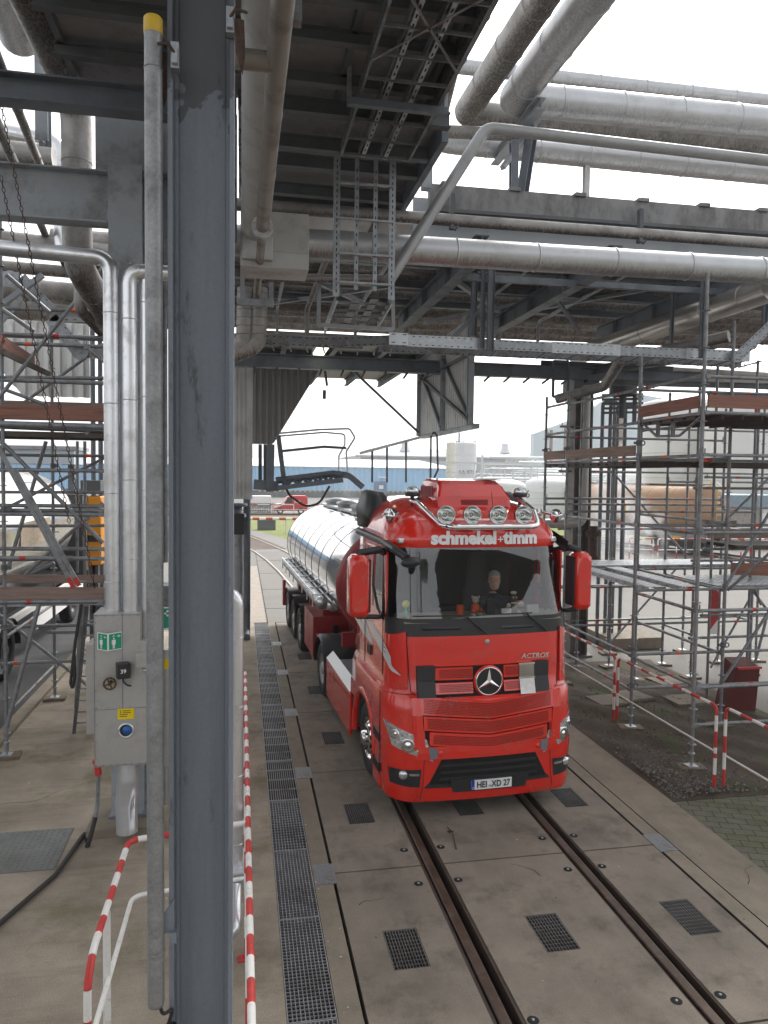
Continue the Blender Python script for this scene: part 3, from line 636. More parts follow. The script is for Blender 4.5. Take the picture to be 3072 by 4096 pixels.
# headlights
for sg in (-1, 1):
    cs = [(-1.16, .86), (-.70, .69), (-.78, .95), (-1.228, 1.13)]
    if sg > 0: cs = mirror(cs)
    hl = patch('headlight', cs, m_lens, .0, .010, 8, 6)
    for (u, w_, r) in ((1.13, 1.0, .055), (1.00, .885, .088), (.855, .805, .05)):
        u *= sg; y = fsurf(u, w_)-.014
        nx = (fsurf(u+.01, w_)-fsurf(u-.01, w_))/.02
        MB().lathe([(r, .03), (r, -.002), (r*.9, -.008), (r*.55, .0), (r*.45, .0), (.3*r, -.012), (0, -.014)], (u, y, w_), (-nx, 1, 0), 16).build('lamp_reflector', m_chrome, hl)
    cs = [(-.745, .725), (-.66, .74), (-.66, .845), (-.765, .87)]
    if sg > 0: cs = mirror(cs)
    patch('washer_cover', cs, m_steel, 0, .036, 2, 2, hl)
    MB().lathe([(.032, 0), (.030, -.002), (0, -.002)], (sg*.62, fsurf(.62, .79)-.031, .79), (0, 1, 0), 16).build('tow_eye_cap', m_tred, tr)
# big star emblem on black disc
y = fsurf(0, 1.6)-.05
em = MB().lathe([(.19, .03), (.19, 0), (.172, -.008)], (0, y, 1.6), (0, 1, 0), 36).build('emblem_surround', m_tred, tr)
MB().lathe([(.168, -.006), (0, -.006)], (0, y, 1.6), (0, 1, 0), 36).build('emblem_disc', m_black, em)
MB().ring((0, y-.008, 1.6), (0, 1, 0), .165, .008, 40, 8).build('emblem_ring', m_chrome, em)
b = MB()
for k in range(3):
    a = math.radians(90+120*k); d = V((math.cos(a), 0, math.sin(a))); s_ = V((-d.z, 0, d.x)); c_ = V((0, y-.009, 1.6)); h = V((0, -.018, 0))
    n1 = c_+(V((math.cos(a+math.pi/3), 0, math.sin(a+math.pi/3))))*.032; n2 = c_+(V((math.cos(a-math.pi/3), 0, math.sin(a-math.pi/3))))*.032
    b.add([c_+h, c_+d*.160, n1, n2], [(0, 1, 2), (0, 3, 1)])
b.build('star', m_chrome, em)
MB().lathe([(.032, 0), (.030, -.008), (0, -.010)], (.0, fsurf(0, 2.06), 2.06), (0, 1, 0), 18).build('bonnet_badge', m_box, tr)
def ftext(s_, size, u, w_, m_, name, dep, th, slope=0., **k):
    x = V((1, 0, slope)).normalized(); y_ = fsurf(u, w_); up = V((0, fsurf(u, w_+.05)-fsurf(u, w_-.05), .1)).normalized()
    return text(s_, size, M4((u, y_-th, w_), x, up, x.cross(up)), m_, name, tr, dep, **k)
ftext('ACTROS', .085, .62, 1.865, m_chrome, 'model_lettering', .008, .030, .0, shear=.25, sx=1.1, off=.002)
m_letter = mat('white_roof_lettering', (.80, .80, .80), .4)
def onroof(u0, w0): return lambda p: V((u0+p.x, .349+.05*((u0+p.x)/.79)**2+.25*(w0+p.y-3.222)-p.z, w0+p.y))
for s_, u_, w_, ft in (('schmekel', -.235, 3.222, (.845, .165)), ('+', .236, 3.25, (.075, .065)), ('timm', .505, 3.222, (.47, .155))): text(s_, .255, None, m_letter, 'roof_lettering', tr, .010, off=.012 if ft[1] > .1 else 0, shear=.08, fit=ft, wrap=onroof(u_, w_))
# hazard-plate holder and steel plate in the grille
pn = patch('warning_plate', [(-.88, 1.44), (-.665, 1.44), (-.665, 1.80), (-.88, 1.80)], m_black, 0, .045, 2, 2)
pn = patch('warning_plate', [(.595, 1.44), (.80, 1.44), (.80, 1.80), (.595, 1.80)], m_black, 0, .045, 2, 2)
patch('folded_steel_plate', [(.40, 1.43), (.60, 1.43), (.60, 1.785), (.40, 1.785)], mat('dull_mirror_steel', (.45, .43, .41), .18, 1, .25, 3), 0, .052, 2, 2, pn)
for w_ in (1.775, 1.605): patch('plate_edge', [(.39, w_), (.61, w_), (.61, w_+.02), (.39, w_+.02)], m_chrome, 0, .06, 1, 1, pn)
# windscreen
def wpatch(w0, w1, inset=0.):
    rows = []
    for k in range(9):
        w_ = w0+(w1-w0)*k/8; hw = interp(PROF, w_)[0]; r = []
        for i in range(33):
            u = -hw*.985+2*hw*.985*i/32
            # follow the same arc up to 60 degrees
            r.append(V((u, fsurf(u, w_)+inset, w_)))
        rows.append([p for p in r if abs(p.x) <= .70*hw+(hw-.70*hw)*.90])
    m_ = min(len(r) for r in rows); rows = [r[:m_] for r in rows]
    return MB().grid(rows)
wpatch(2.33, 3.20, .012).build('windscreen', m_glass, tr)
for u0, u1, w_ in ((-.80, -.34, 2.235), (.18, .62, 2.225)):
    b = MB(); b.add(*[(lambda P: P)(x) for x in ([(V((u0+(u1-u0)*i/4, fsurf(u0+(u1-u0)*i/4, w_+dz)-dy, w_+dz))) for dz, dy in ((-.022, .002), (0, .02), (.022, .002)) for i in range(5)], [(j*5+i, j*5+i+1, (j+1)*5+i+1, (j+1)*5+i) for j in range(2) for i in range(4)])]); b.build('scuttle_vent', m_trim, tr)
for (pu, pw), (ku, kw), (b0, b1) in (((-.02, 2.165), (-.26, 2.37), (-.92, -.18)), ((.80, 2.155), (.52, 2.38), (-.14, .60))):
    wi = MB().tube([(pu, fsurf(pu, pw)-.03, pw), (pu-.10, fsurf(pu, pw)-.05, pw+.085), (ku, fsurf(ku, kw)-.03, kw)], .012, 6, .02).build('wiper', m_black, tr)
    MB().tube([(b0+(b1-b0)*i/8, fsurf(b0+(b1-b0)*i/8, 2.385)-.012, 2.385) for i in range(9)], .008, 5).build('wiper_blade', m_black, wi)
# side windows + frames, door graphics
for sg in (-1, 1):
    hw = 1.155
    q = [loc(*z1(*p), u=-1.16) for p in ((487, 480), (575, 470), (577, 835), (520, 790), (486, 715))]
    q = [V((sg*1.162, max(p.y, .30), p.z)) for p in q]
    q[0] = V((sg*1.15, 1.22, 3.06)); q[1] = V((sg*1.15, .72, 3.08)); q[2] = V((sg*1.17, .66, 2.28)); q[3] = V((sg*1.17, .95, 2.36)); q[4] = V((sg*1.165, 1.25, 2.62))
    b = MB(); b.tube(q+[q[0]], .022, 6); b.build('side_window_frame', m_black, tr)
    MB().add([p+V((sg*.004, 0, 0)) for p in q], [(0, 1, 2, 3, 4)]).build('side_window', m_glass, tr)
    MB().box((sg*1.19, 1.33, 1.76), (.03, .18, .13)).build('door_handle', m_black, tr)
# the opening in the shell is larger than the pane: red door skin round it
for sg in (-1, 1):
    b = MB()
    for (y0, z0, y1, z1_) in ((.55, 2.3, .70, 3.12), (1.2, 2.3, 1.9, 3.12)): b.bb(sg*1.145, sg*1.168, y0, y1, z0, z1_)
    b.add([(sg*1.168, .66, 2.30), (sg*1.168, 1.3, 2.30), (sg*1.168, 1.3, 2.64), (sg*1.168, .95, 2.38)], [(0, 1, 2, 3)])
    b.build('door_skin', m_tred, tr)
def hit(px, py):
    p = TMi @ V((0, 0, EYE)); d = (TMi.to_3x3() @ (CR*((px-1536)/F_PX) - CU*((py-2048)/F_PX) + CF)); t = 7.0
    while t < 12:
        q = p+d*t; hw = interp(PROF, q.z)[0]
        if abs(q.x) < hw+.001 and q.y > fsurf(max(-hw, min(hw, q.x)), q.z)-(.036 if 1.48 < q.z < 2.22 and abs(q.x) > .975 else 0): break
        t += .004
    return p+d*(t-.010)
def swoosh(L_, R_):
    rows = []; n_ = 14
    def along(P, f):
        f *= len(P)-1; i = min(int(f), len(P)-2); f -= i; return P[i][0]+(P[i+1][0]-P[i][0])*f, P[i][1]+(P[i+1][1]-P[i][1])*f
    for k in range(n_+1):
        a, c_ = along(L_, k/n_), along(R_, k/n_); rows.append([hit(*z1(a[0]+(c_[0]-a[0])*j/3, a[1]+(c_[1]-a[1])*j/3)) for j in range(4)])
    MB().grid(rows).build('door_stripe', m_silver, tr)
swoosh([(400, 780), (445, 860), (492, 925)], [(424, 783), (462, 850), (490, 905)])
swoosh([(434, 790), (465, 860), (500, 935)], [(460, 800), (480, 860), (497, 905)])
swoosh([(462, 800), (500, 880), (545, 970), (590, 1062), (640, 1088)], [(498, 815), (545, 895), (590, 990), (594, 1038), (643, 1088)])
# steps beside the wheel, wheel arch flare
for sg in (-1, 1):
    for w_ in (.42, .80): MB().bb(sg*1.19, sg*1.25, .52, .84, w_, w_+.11).build('cab_step', m_black, tr)
    MB().ring((sg*1.20, 1.50, .50), (1, 0, 0), .645, .055, 20, 8, -.15, math.pi+.15).build('wheel_arch', m_tred, tr)
    b = MB()
    pts = [(.88, .9)]+[(1.50-.63*math.cos(a), .50+.63*math.sin(a)) for a in [math.radians(40+5*k) for k in range(21)]]+[(2.35, .9), (2.35, 1.12), (.84, 1.12)]
    b.add([(sg*1.232, y_, z_) for y_, z_ in pts], [tuple(range(len(pts)))]); b.build('arch_panel', m_tred, tr)
    b = MB(); b.bb(sg*1.19, sg*1.232, .55, .90, .22, 1.1); b.build('step_panel', m_tred, tr, bev=.01)
# lower body sides below the rear of the cab
    MB().ring((sg*1.0, 1.50, .50), (1, 0, 0), .62, .20, 16, 6, 0, math.pi).build('inner_mudguard', m_black, tr)
# ---- wheels
def wheel(x, y, par, sg, r=.50, wd=.30, rim_m=m_chrome, deep=False):
    t = MB(); o = V((x, y, r)); ax = (sg, 0, 0); h = wd
    t.lathe([(r*.56, -h), (r*.9, -h), (r*.985, -h+.03), (r, -h+.06), (r, -.06), (r*.985, -.03), (r*.90, 0), (r*.60, 0), (r*.56, -.02)], o, ax, 32)
    tw = t.build('wheel', m_rubber, par)
    q = MB()
    if not deep: q.lathe([(r*.57, -.01), (r*.545, -.05), (r*.50, -.06), (r*.42, -.01), (r*.34, .02), (r*.20, .02), (r*.19, .07), (r*.12, .09), (0, .09)], o, ax, 28)
    else: q.lathe([(r*.57, -.01), (r*.54, -.10), (r*.36, -.14), (r*.24, -.13), (r*.22, -.02), (r*.15, .0), (0, .0)], o, ax, 28)
    q.build('rim', rim_m, tw)
    q = MB()
    for k in range(10):
        a = k*math.pi/5; q.lathe([(.018, 0), (.016, .035), (0, .04)], o+V((sg*(.018 if not deep else -.13), math.cos(a)*r*.29, math.sin(a)*r*.29)), ax, 6)
    for k in range(10):
        a = (k+.5)*math.pi/5; c_ = o+V((sg*(.0 if not deep else -.128), math.cos(a)*r*.41, math.sin(a)*r*.41)); q.lathe([(.032, .004), (0, .006)], c_, ax, 8)
    q.build('wheel_bolts', m_rust if deep else m_black, tw)
    return tw
for sg in (-1, 1):
    wheel(sg*1.17, 1.50, tr, sg); wheel(sg*1.21, 5.20, tr, sg, deep=True, rim_m=m_box)
    MB().ring((sg*.98, 5.20, .50), (1, 0, 0), .58, .02, 20, 6, .0, math.pi)
    b = MB(); rows = []
    for k in range(21):
        a = math.pi*k/20; r_ = .60; rows.append([V((sg*x_, 5.20-r_*math.cos(a)*(1.0), .50+r_*math.sin(a)*1.04)) for x_ in (.60, .62, 1.22, 1.26)])
        rows[-1][3].z -= .05*math.sin(a); 
    b.grid(rows); b.bb(sg*.66, sg*1.24, 4.585, 4.60, .18, .52); b.build('mudguard', m_black, tr)
# chassis, deck, tanks, fifth wheel
b = MB()
for sg in (-1, 1): b.bb(sg*.38, sg*.46, .6, 6.0, .62, .90)
for y_ in (2.6, 3.6, 4.6, 5.9): b.bb(-.38, .38, y_, y_+.12, .68, .84)
b.build('chassis_frame', m_dark, tr)
for sg in (-1, 1):
    sk = MB().bb(sg*1.19, sg*1.235, 2.38, 4.50, .22, .86).build('side_skirt', m_tred, tr, bev=.012)
    b = MB(); b.add([(sg*1.235, 2.40, .865), (sg*1.235, 4.5, .865), (sg*1.13, 4.42, 1.0), (sg*1.13, 2.40, 1.0)], [(0, 1, 2, 3)]); b.build('skirt_top', m_silver, sk)
    MB().bb(sg*.55, sg*1.18, 2.45, 4.4, .30, .86).build('fuel_tank', m_alu, tr, bev=.06)
MB().bb(-.55, .55, 2.42, 3.3, .96, 1.0).build('deck_plate', m_galv_d, tr)
MB().bb(-1.12, -.62, 2.42, 2.9, .90, .97).build('step_box', m_alu_l, tr)
MB().lathe([(.48, 0), (.48, .06), (0, .07)], (0, 4.75, 1.12), (0, 0, 1), 24).build('fifth_wheel', m_dark, tr)
b = MB()
for k in range(5): a = [(-.3+.12*k, 2.42, 1.5), (-.3+.1*k, 2.7, 1.15-.03*k), (-.25+.1*k, 3.3, 1.3), (-.2+.1*k, 3.6, 1.6)]; b.tube(a, .018, 6, .2)
b.build('air_hoses', m_red, tr)
MB().bb(-.95, .95, 2.355, 2.50, 1.0, 2.6).build('cab_back_panel', m_black, tr)
# ---- roof furniture
# air-conditioning box with slatted top, on the roof
b = MB()
rws = []
for (v_, wz, hu) in ((.86, 3.66, .50), (.90, 3.80, .50), (1.02, 3.95, .44), (1.15, 4.0, .43), (1.75, 4.02, .42), (1.80, 3.99, .43), (1.84, 3.76, .47)):
    rws.append([V((.08-hu, v_, wz-.03)), V((.08-hu+.04, v_, wz)), V((.08+hu-.04, v_, wz)), V((.08+hu, v_, wz-.03))])
b.grid(rws, smooth=False); bl = [r[0] for r in rws]+[V((.08-.47, 1.84, 3.6)), V((.08-.5, .86, 3.6))]; b.poly(bl); b.poly([V((.16-p.x, p.y, p.z)) for p in bl])
ac = b.build('roof_cooler', m_tred, tr)
b = MB()
for k in range(14): b.bb(.30+k*.016, .306+k*.016, 1.05, 1.55, 4.006, 4.018)
b.build('cooler_louvres', m_tred2, ac); b = MB()
for k in range(9): b.bb(-.415, -.40, 1.15+k*.06, 1.185+k*.06, 3.78, 3.92)
b.build('side_louvres', m_tred2, ac)
MB().bb(-.10, .26, .862, .872, 3.69, 3.755).build('cooler_panel', m_tred2, ac)
# lamp bar and four lamps
b = MB(); b.tube([(-.74, .98, 3.74), (-.70, .86, 3.72), (-.53, .40, 3.46), (-.40, .30, 3.44), (.60, .30, 3.44), (.73, .34, 3.46), (.745, .50, 3.62), (.72, .90, 3.76)], .033, 14, .12)
lbm = b.build('lamp_bar', m_chrome, tr)
for k in range(4):
    u = -.485+k*.337+.0; c_ = V((u, .36, 3.585))
    lp = MB().lathe([(.0, .10), (.06, .095), (.10, .05), (.112, 0), (.116, -.02), (.108, -.028)], c_, (0, 1, .05), 24).build('roof_lamp', m_black, tr)
    MB().ring(c_+V((0, -.024, 0)), (0, 1, .05), .110, .006, 28, 6).build('lamp_rim', m_chrome, lp)
    MB().lathe([(.105, -.02), (.09, .03), (.05, .06), (.02, .065), (.02, .0), (0, -.005)], c_, (0, 1, .05), 20).build('lamp_bowl', m_chrome, lp)
    MB().lathe([(.106, -.024), (.07, -.034), (0, -.038)], c_, (0, 1, .05), 20).build('lamp_glass', m_glass, lp)
    q = MB().tube([c_+V((0, .04, -.10)), (u, .31, 3.44)], .012, 6); q.build('lamp_bracket', m_black, lp)
for (u, v_) in ((-.73, .98), (.745, .95)):
    q = MB().lathe([(.085, 0), (.095, .01), (.095, .05), (.08, .055)], (u, v_, 3.79), (0, 0, 1), 20); q.tube([(u, v_, 3.68), (u, v_, 3.80)], .025, 8)
    bc = q.build('beacon_base', m_black, tr)
    MB().lathe([(.085, .05), (.09, .07), (.08, .105), (.05, .125), (0, .13)], (u, v_, 3.79), (0, 0, 1), 20).build('beacon_lens', m_lens, bc)
for (u, v_, w0) in ((-.62, 1.05, 3.74), (.62, 1.2, 3.74)): MB().lathe([(.05, 0), (.05, .02), (.015, .04), (.012, .10), (.03, .11), (.0, .14)], (u, v_, w0), (0, 0, 1), 10).build('antenna_foot', m_black, tr)
MB().tube([(.22, .55, 3.5), (.20, .60, 3.86)], .004, 5).build('antenna', m_black, tr)
# roof corner horns
for sg in (-1, 1):
    hn = MB().lathe([(.05, -.05), (.06, .0), (.045, .04), (.0, .05)], (sg*1.04, 1.0, 3.58), (sg*.5, -1, .3), 14); hn.tube([(sg*1.05, .98, 3.6), (sg*1.09, .60, 3.56)], .012, 6)
    hb = hn.build('horn_body', m_chrome, tr)
    MB().lathe([(.03, .06), (.085, 0), (.09, -.01), (.0, -.07)], (sg*1.09, .60, 3.56), (0, 1, 0), 18).build('horn_cover', m_chrome, hb)
    c2 = fsurf(.98, 3.235)
    MB().box((sg*.985, c2+.015, 3.265), (.13, .05, .065), Matrix.Rotation(-sg*.35, 3, 'Z')).build('marker_lamp', m_lens, tr, bev=.015)
# side air deflectors (black, rear of the roof)
for sg in (-1, 1):
    b = MB(); rows = []
    for (v_, w0, w1, o0, o1) in ((1.72, 3.36, 3.62, 1.14, 1.10), (1.80, 3.34, 3.78, 1.17, 1.10), (1.98, 3.33, 3.84, 1.19, 1.11), (2.30, 3.33, 3.85, 1.19, 1.11)):
        rows.append([V((sg*(o0-.02), v_, w0)), V((sg*o0, v_, (w0+w1)/2)), V((sg*o1, v_, w1-.03)), V((sg*(o1-.06), v_, w1)), V((sg*(o1-.24), v_, w1-.02)), V((sg*(o1-.26), v_, w0))])
    b.grid(rows, closed=True); b.add(rows[-1], [tuple(range(6))]); b.add(rows[0], [tuple(range(6))]); b.build('intake_cowl', m_trim, tr)
# sun visor edge / mirror brackets and mirrors
for sg in (1,):
    b = MB(); rows = []
    for (v_, w_, h) in ((1.9, 3.40, .05), (1.2, 3.36, .06), (.75, 3.28, .07), (.45, 3.20, .08)): rows.append([V((sg*1.15, v_, w_-h)), V((sg*1.20, v_, w_-h*.5)), V((sg*1.20, v_, w_+h*.5)), V((sg*1.15, v_, w_+h))])
    b.grid(rows); b.build('roof_edge_trim', m_trim, tr)
mm = lambda: Matrix.Rotation(0, 3, 'Z')
def mirror_unit(sg):
    rt_ = MB(); x0, x1 = (-1.43, -1.66) if sg < 0 else (1.27, 1.47)
    rows = []
    for (v_, k) in ((.36, .80), (.32, .95), (.36, 1.0), (.52, 1.0), (.60, .92)):
        cx = (x0+x1)/2; hx = abs(x1-x0)/2*k; z0, z1_ = 2.74-.37*k, 2.74+.37*k
        if v_ == .36 and k == .80: v_ = .305
        rows.append([V((cx-hx, v_, z0+.04)), V((cx-hx+.04, v_, z0)), V((cx+hx-.04, v_, z0)), V((cx+hx, v_, z0+.04)), V((cx+hx, v_, z1_-.05)), V((cx+hx-.05, v_, z1_)), V((cx-hx+.05, v_, z1_)), V((cx-hx, v_, z1_-.05))])
    rt_.grid(rows, closed=True); rt_.add(rows[0], [tuple(range(8))]); m_ = rt_.build('door_mirror', m_tred, tr)
    q = MB(); q.add([V((p.x, .605, p.z)) for p in rows[-1]], [tuple(range(8))]); q.build('mirror_glass', m_chrome, m_)
    q = MB(); q.add([p+V((0, 0.004, 0)) for p in rows[-2]], [tuple(range(8))]); q.bb(x0-sg*.03, x0+sg*.01, .38, .58, 2.42, 3.05); q.build('mirror_edge', m_black, m_)
    q = MB(); q.tube([(sg*1.16, .74, 3.10), (sg*1.26, .52, 3.16), ((x0+x1)/2, .47, 3.12)], .045, 8, .08); q.build('mirror_arm', m_trim, m_); q = MB(); q.tube([(sg*1.16, .70, 2.34), (sg*1.25, .55, 2.33), ((x0+x1)/2, .48, 2.36)], .03, 8, .05); q.build('mirror_arm', m_trim, m_)
mirror_unit(-1); mirror_unit(1)
b = MB(); P = [loc(*z4(60, 455), u=-1.16), loc(*z4(215, 520), u=-1.13), loc(*z4(300, 580), v=.30), loc(*z4(375, 635), v=.16)]; b.tube(P, .05, 10, .05, rr=None)
fm = b.build('front_mirror_arm', m_trim, tr)
c_ = loc(*z4(405, 662), v=.13); MB().ball(c_, .125, 16, (1, .55, .50), Matrix.Rotation(-.1, 3, 'Y')).build('front_mirror', m_trim, fm)
# ---- cab interior
it = MB(); it.bb(-1.08, 1.08, 2.05, 2.10, 1.2, 3.4); it.bb(-1.08, 1.08, .4, 2.1, 1.15, 1.2); it.bb(-1.05, 1.05, .8, 2.1, 3.33, 3.36)
it.bb(-1.115, -1.095, 1.28, 2.05, 1.2, 3.34); it.bb(1.095, 1.115, 1.28, 2.05, 1.2, 3.34); it.bb(-1.115, -1.095, .62, 1.28, 1.2, 2.26); it.bb(1.095, 1.115, .62, 1.28, 1.2, 2.26)
it.build('cab_interior', m_int, tr)
b = MB(); rows = []
for (v_, w_) in ((.22, 2.30), (.55, 2.36), (.72, 2.34), (.80, 2.2), (.82, 1.7)): rows.append([V((-1.02, v_, w_)), V((0, v_-.03, w_)), V((1.02, v_, w_))])
b.grid(rows, False); b.build('dashboard', m_dash, tr)
b = MB(); b.bb(-.30, .22, 1.75, 2.0, 1.6, 2.2); b.build('engine_tunnel_box', m_int, tr)
def seat(u, nm):
    q = MB(); rows = []
    for (w_, hw, d) in ((1.75, .24, .0), (2.1, .25, .02), (2.5, .22, .05), (2.72, .17, .08), (2.80, .14, .09), (2.95, .13, .10), (2.99, .10, .11)): rows.append([V((u-hw, 1.52+d, w_)), V((u-hw*.8, 1.46+d, w_)), V((u+hw*.8, 1.46+d, w_)), V((u+hw, 1.52+d, w_)), V((u+hw*.8, 1.62+d, w_)), V((u-hw*.8, 1.62+d, w_))])
    q.grid(rows, closed=True); q.add(rows[-1], [tuple(range(6))]); q.bb(u-.25, u+.25, .98, 1.52, 1.62, 1.78); q.build('seat', m_int, tr)
seat(.42, 'd'); seat(-.50, 'p')
MB().ring((.44, .93, 2.36), (0, -.55, .85), .22, .014, 30, 8).tube([(.44, .80, 2.2), (.44, .93, 2.36), (.25, .93, 2.36)], .02, 6).build('steering_wheel', m_black, tr)
b = MB(); b.tube([(.93, .50, 2.36), (.97, .42, 2.7), (.99, .45, 3.0)], .018, 6, .1); b.build('grab_handle', m_black, tr)
for k in range(8): pass
b = MB()
for k in range(6): b.cyl((-1.05+.02*math.sin(k), 1.32+k*.06, 2.35), (-1.05+.02*math.sin(k*2), 1.32+k*.06, 3.1), .03, 8)
b.build('window_curtain', mat('red_curtain', (.25, .01, .01), .9), tr)
# things on the dashboard (they rest there: top-level)
def onT(p): return TM @ V(p)
def tl(b_, name, m_, label, cat, group=None): return tag(b_.build(name, m_, xf=TM), label, cat, group)
tl(MB().cyl((-.26, .42, 2.345), (-.26, .42, 2.47), .045, 16), 'cup', mat('orange_cup', (.75, .10, .01), .4), 'small orange cup standing on the truck dashboard', 'cup')
def lthing(name, p, label, cat):
    t = thing(name, onT(p), label, cat); t.rotation_euler.z = T_A; t['_o'] = tuple(p); return t
m_pl = mat('cream_plush', (.55, .47, .38), .95, 0, .15, 30); m_plo = mat('orange_plush', (.70, .09, .02), .9, 0, .1, 30); m_plb = mat('black_plush', (.02, .018, .015), .95, 0, .2, 30); m_plw = mat('white_plush', (.70, .68, .62), .95, 0, .1, 30); m_plbr = mat('brown_plush', (.12, .05, .025), .95, 0, .2, 30)
p = (-.08, .36, 2.34); t = lthing('plush_toy', p, 'cream plush bear in an orange shirt on the dashboard', 'soft toy'); x, y, z = p
MB().ball((x, y, z+.10), .055, 12, (1, .8, 1.1)).ball((x-.05, y-.03, z+.07), .022, 8).ball((x+.06, y-.03, z+.08), .022, 8).build('shirt', m_plo, t)
MB().ball((x, y, z+.20), .045, 12).ball((x-.04, y, z+.235), .018, 8).ball((x+.04, y, z+.235), .018, 8).build('head', m_pl, t)
MB().ball((x, y-.04, z+.19), .02, 8).ball((x-.05, y-.05, z+.02), .035, 8, (1, 1.2, .7)).ball((x+.05, y-.05, z+.02), .035, 8, (1, 1.2, .7)).build('feet', m_plw, t)
MB().ball((x-.018, y-.042, z+.212), .007, 6).ball((x+.018, y-.042, z+.212), .007, 6).ball((x, y-.06, z+.195), .007, 6).build('eyes', m_black, t)
p = (.42, .36, 2.34); t = lthing('plush_toy', p, 'dark plush sheep with a white woolly top on the dashboard', 'soft toy'); x, y, z = p
MB().ball((x, y, z+.09), .06, 12, (1, .8, 1.2)).ball((x, y-.01, z+.21), .05, 12, (.9, .9, 1.1)).build('body', m_plbr, t)
MB().ball((x, y, z+.275), .035, 8, (1.3, 1, .6)).ball((x, y-.03, z+.15), .03, 8, (1.8, .8, .5)).ball((x-.07, y-.02, z+.12), .03, 8).ball((x+.06, y-.03, z+.03), .028, 8).build('wool', m_plw, t)
MB().ball((x-.02, y-.047, z+.22), .013, 8).ball((x+.02, y-.047, z+.22), .013, 8).build('eyes', m_plw, t)
MB().ball((x-.02, y-.06, z+.22), .005, 6).ball((x+.02, y-.06, z+.22), .005, 6).build('pupils', m_black, t)
tl(MB().bb(.09, .19, .40, .45, 2.345, 2.53), 'dash_camera', m_black, 'tall black device between the two plush toys', 'device')
tl(MB().bb(.24, .37, .30, .32, 2.36, 2.43), 'white_card', m_white, 'small white card leaning before the dark plush sheep', 'card')
tl(MB().bb(.60, .76, .34, .38, 2.35, 2.46), 'toll_box', m_box, 'grey toll box on the dashboard right of the sheep', 'device')
t = lthing('flower_pot', (-.93, .50, 2.345), 'green pot with a yellow smiling flower behind the windscreen', 'toy flower')
MB().lathe([(.02, 0), (.035, .05), (.01, .06), (.01, .12)], (-.93, .50, 2.345), (0, 0, 1), 10).build('pot', mat('pot_green', (.02, .35, .12), .5), t)
MB().lathe([(.0, -.012), (.045, -.01), (.05, 0), (.0, .008)], (-.93, .50, 2.49), (0, 1, .2), 16).build('bloom', mat('smiley_yellow', (.75, .65, .05), .5), t)
# ---- driver
m_skin = mat('skin', (.62, .36, .26), .55, 0, .08, 8); m_shirt = mat('dark_blue_work_shirt', (.035, .05, .07), .85, 0, .15, 8); m_hair = mat('grey_hair', (.34, .32, .30), .8, 0, .2, 40)
def skin_obj(name, verts, edges, mat_, par, root=0, sub=2):
    me = bpy.data.meshes.new(name); me.from_pydata([tuple(v[0]) for v in verts], edges, []); o = bpy.data.objects.new(name, me); C.objects.link(o); o['_o'] = (0, 0, 0)
    md = o.modifiers.new('skin', 'SKIN'); md.use_smooth_shade = True
    for i, v in enumerate(verts): r = v[1]; me.skin_vertices[0].data[i].radius = r if isinstance(r, tuple) else (r, r); me.skin_vertices[0].data[i].use_root = (i == root)
    sb = o.modifiers.new('sub', 'SUBSURF'); sb.levels = sub; sb.render_levels = sub
    bpy.context.view_layer.update(); m2 = bpy.data.meshes.new_from_object(o.evaluated_get(bpy.context.evaluated_depsgraph_get()))
    bpy.data.objects.remove(o); o = bpy.data.objects.new(name, m2); C.objects.link(o); m2.materials.clear(); m2.materials.append(mat_)
    for p_ in m2.polygons: p_.use_smooth = True
    o['_o'] = (0, 0, 0)
    if par: o.parent = par
    return o
du, dv = .50, 1.18
per = thing('person', onT((du, dv, 1.81)), 'grey-haired man with glasses in a dark shirt behind the truck windscreen', 'person'); per.rotation_euler.z = T_A; per['_o'] = (du, dv, 1.81)
def rel(vs): return [((a[0]-0, a[1]-0, a[2]-0), r) for a, r in vs]
body = [((0, .10, .06), (.16, .13)), ((0, .12, .25), (.15, .12)), ((0, .10, .45), (.18, .12)), ((0, .06, .60), (.10, .08)), ((0, .03, .70), (.055, .055)),
        ((-.20, .06, .56), .07), ((-.30, -.12, .38), .052), ((-.22, -.34, .42), .040), ((-.15, -.42, .46), .03),
        ((.20, .06, .56), .07), ((.40, -.08, .48), .052), ((.24, -.30, .58), .040), ((.13, -.36, .57), .03),
        ((-.11, -.05, .02), (.09, .08)), ((-.14, -.42, .02), (.07, .07)), ((-.15, -.50, -.35), (.05, .05)), ((.11, -.05, .02), (.09, .08)), ((.14, -.42, .02), (.07, .07)), ((.15, -.50, -.35), (.05, .05))]
ed = [(0, 1), (1, 2), (2, 3), (3, 4), (2, 5), (5, 6), (6, 7), (7, 8), (2, 9), (9, 10), (10, 11), (11, 12), (0, 13), (13, 14), (14, 15), (0, 16), (16, 17), (17, 18)]
o = skin_obj('body', body, ed, m_shirt, per)
o.data.materials.append(m_skin)
for p_ in o.data.polygons:
    c_ = p_.center
    if c_.z > .665 or (c_.y < -.24 and c_.z > .2): p_.material_index = 1
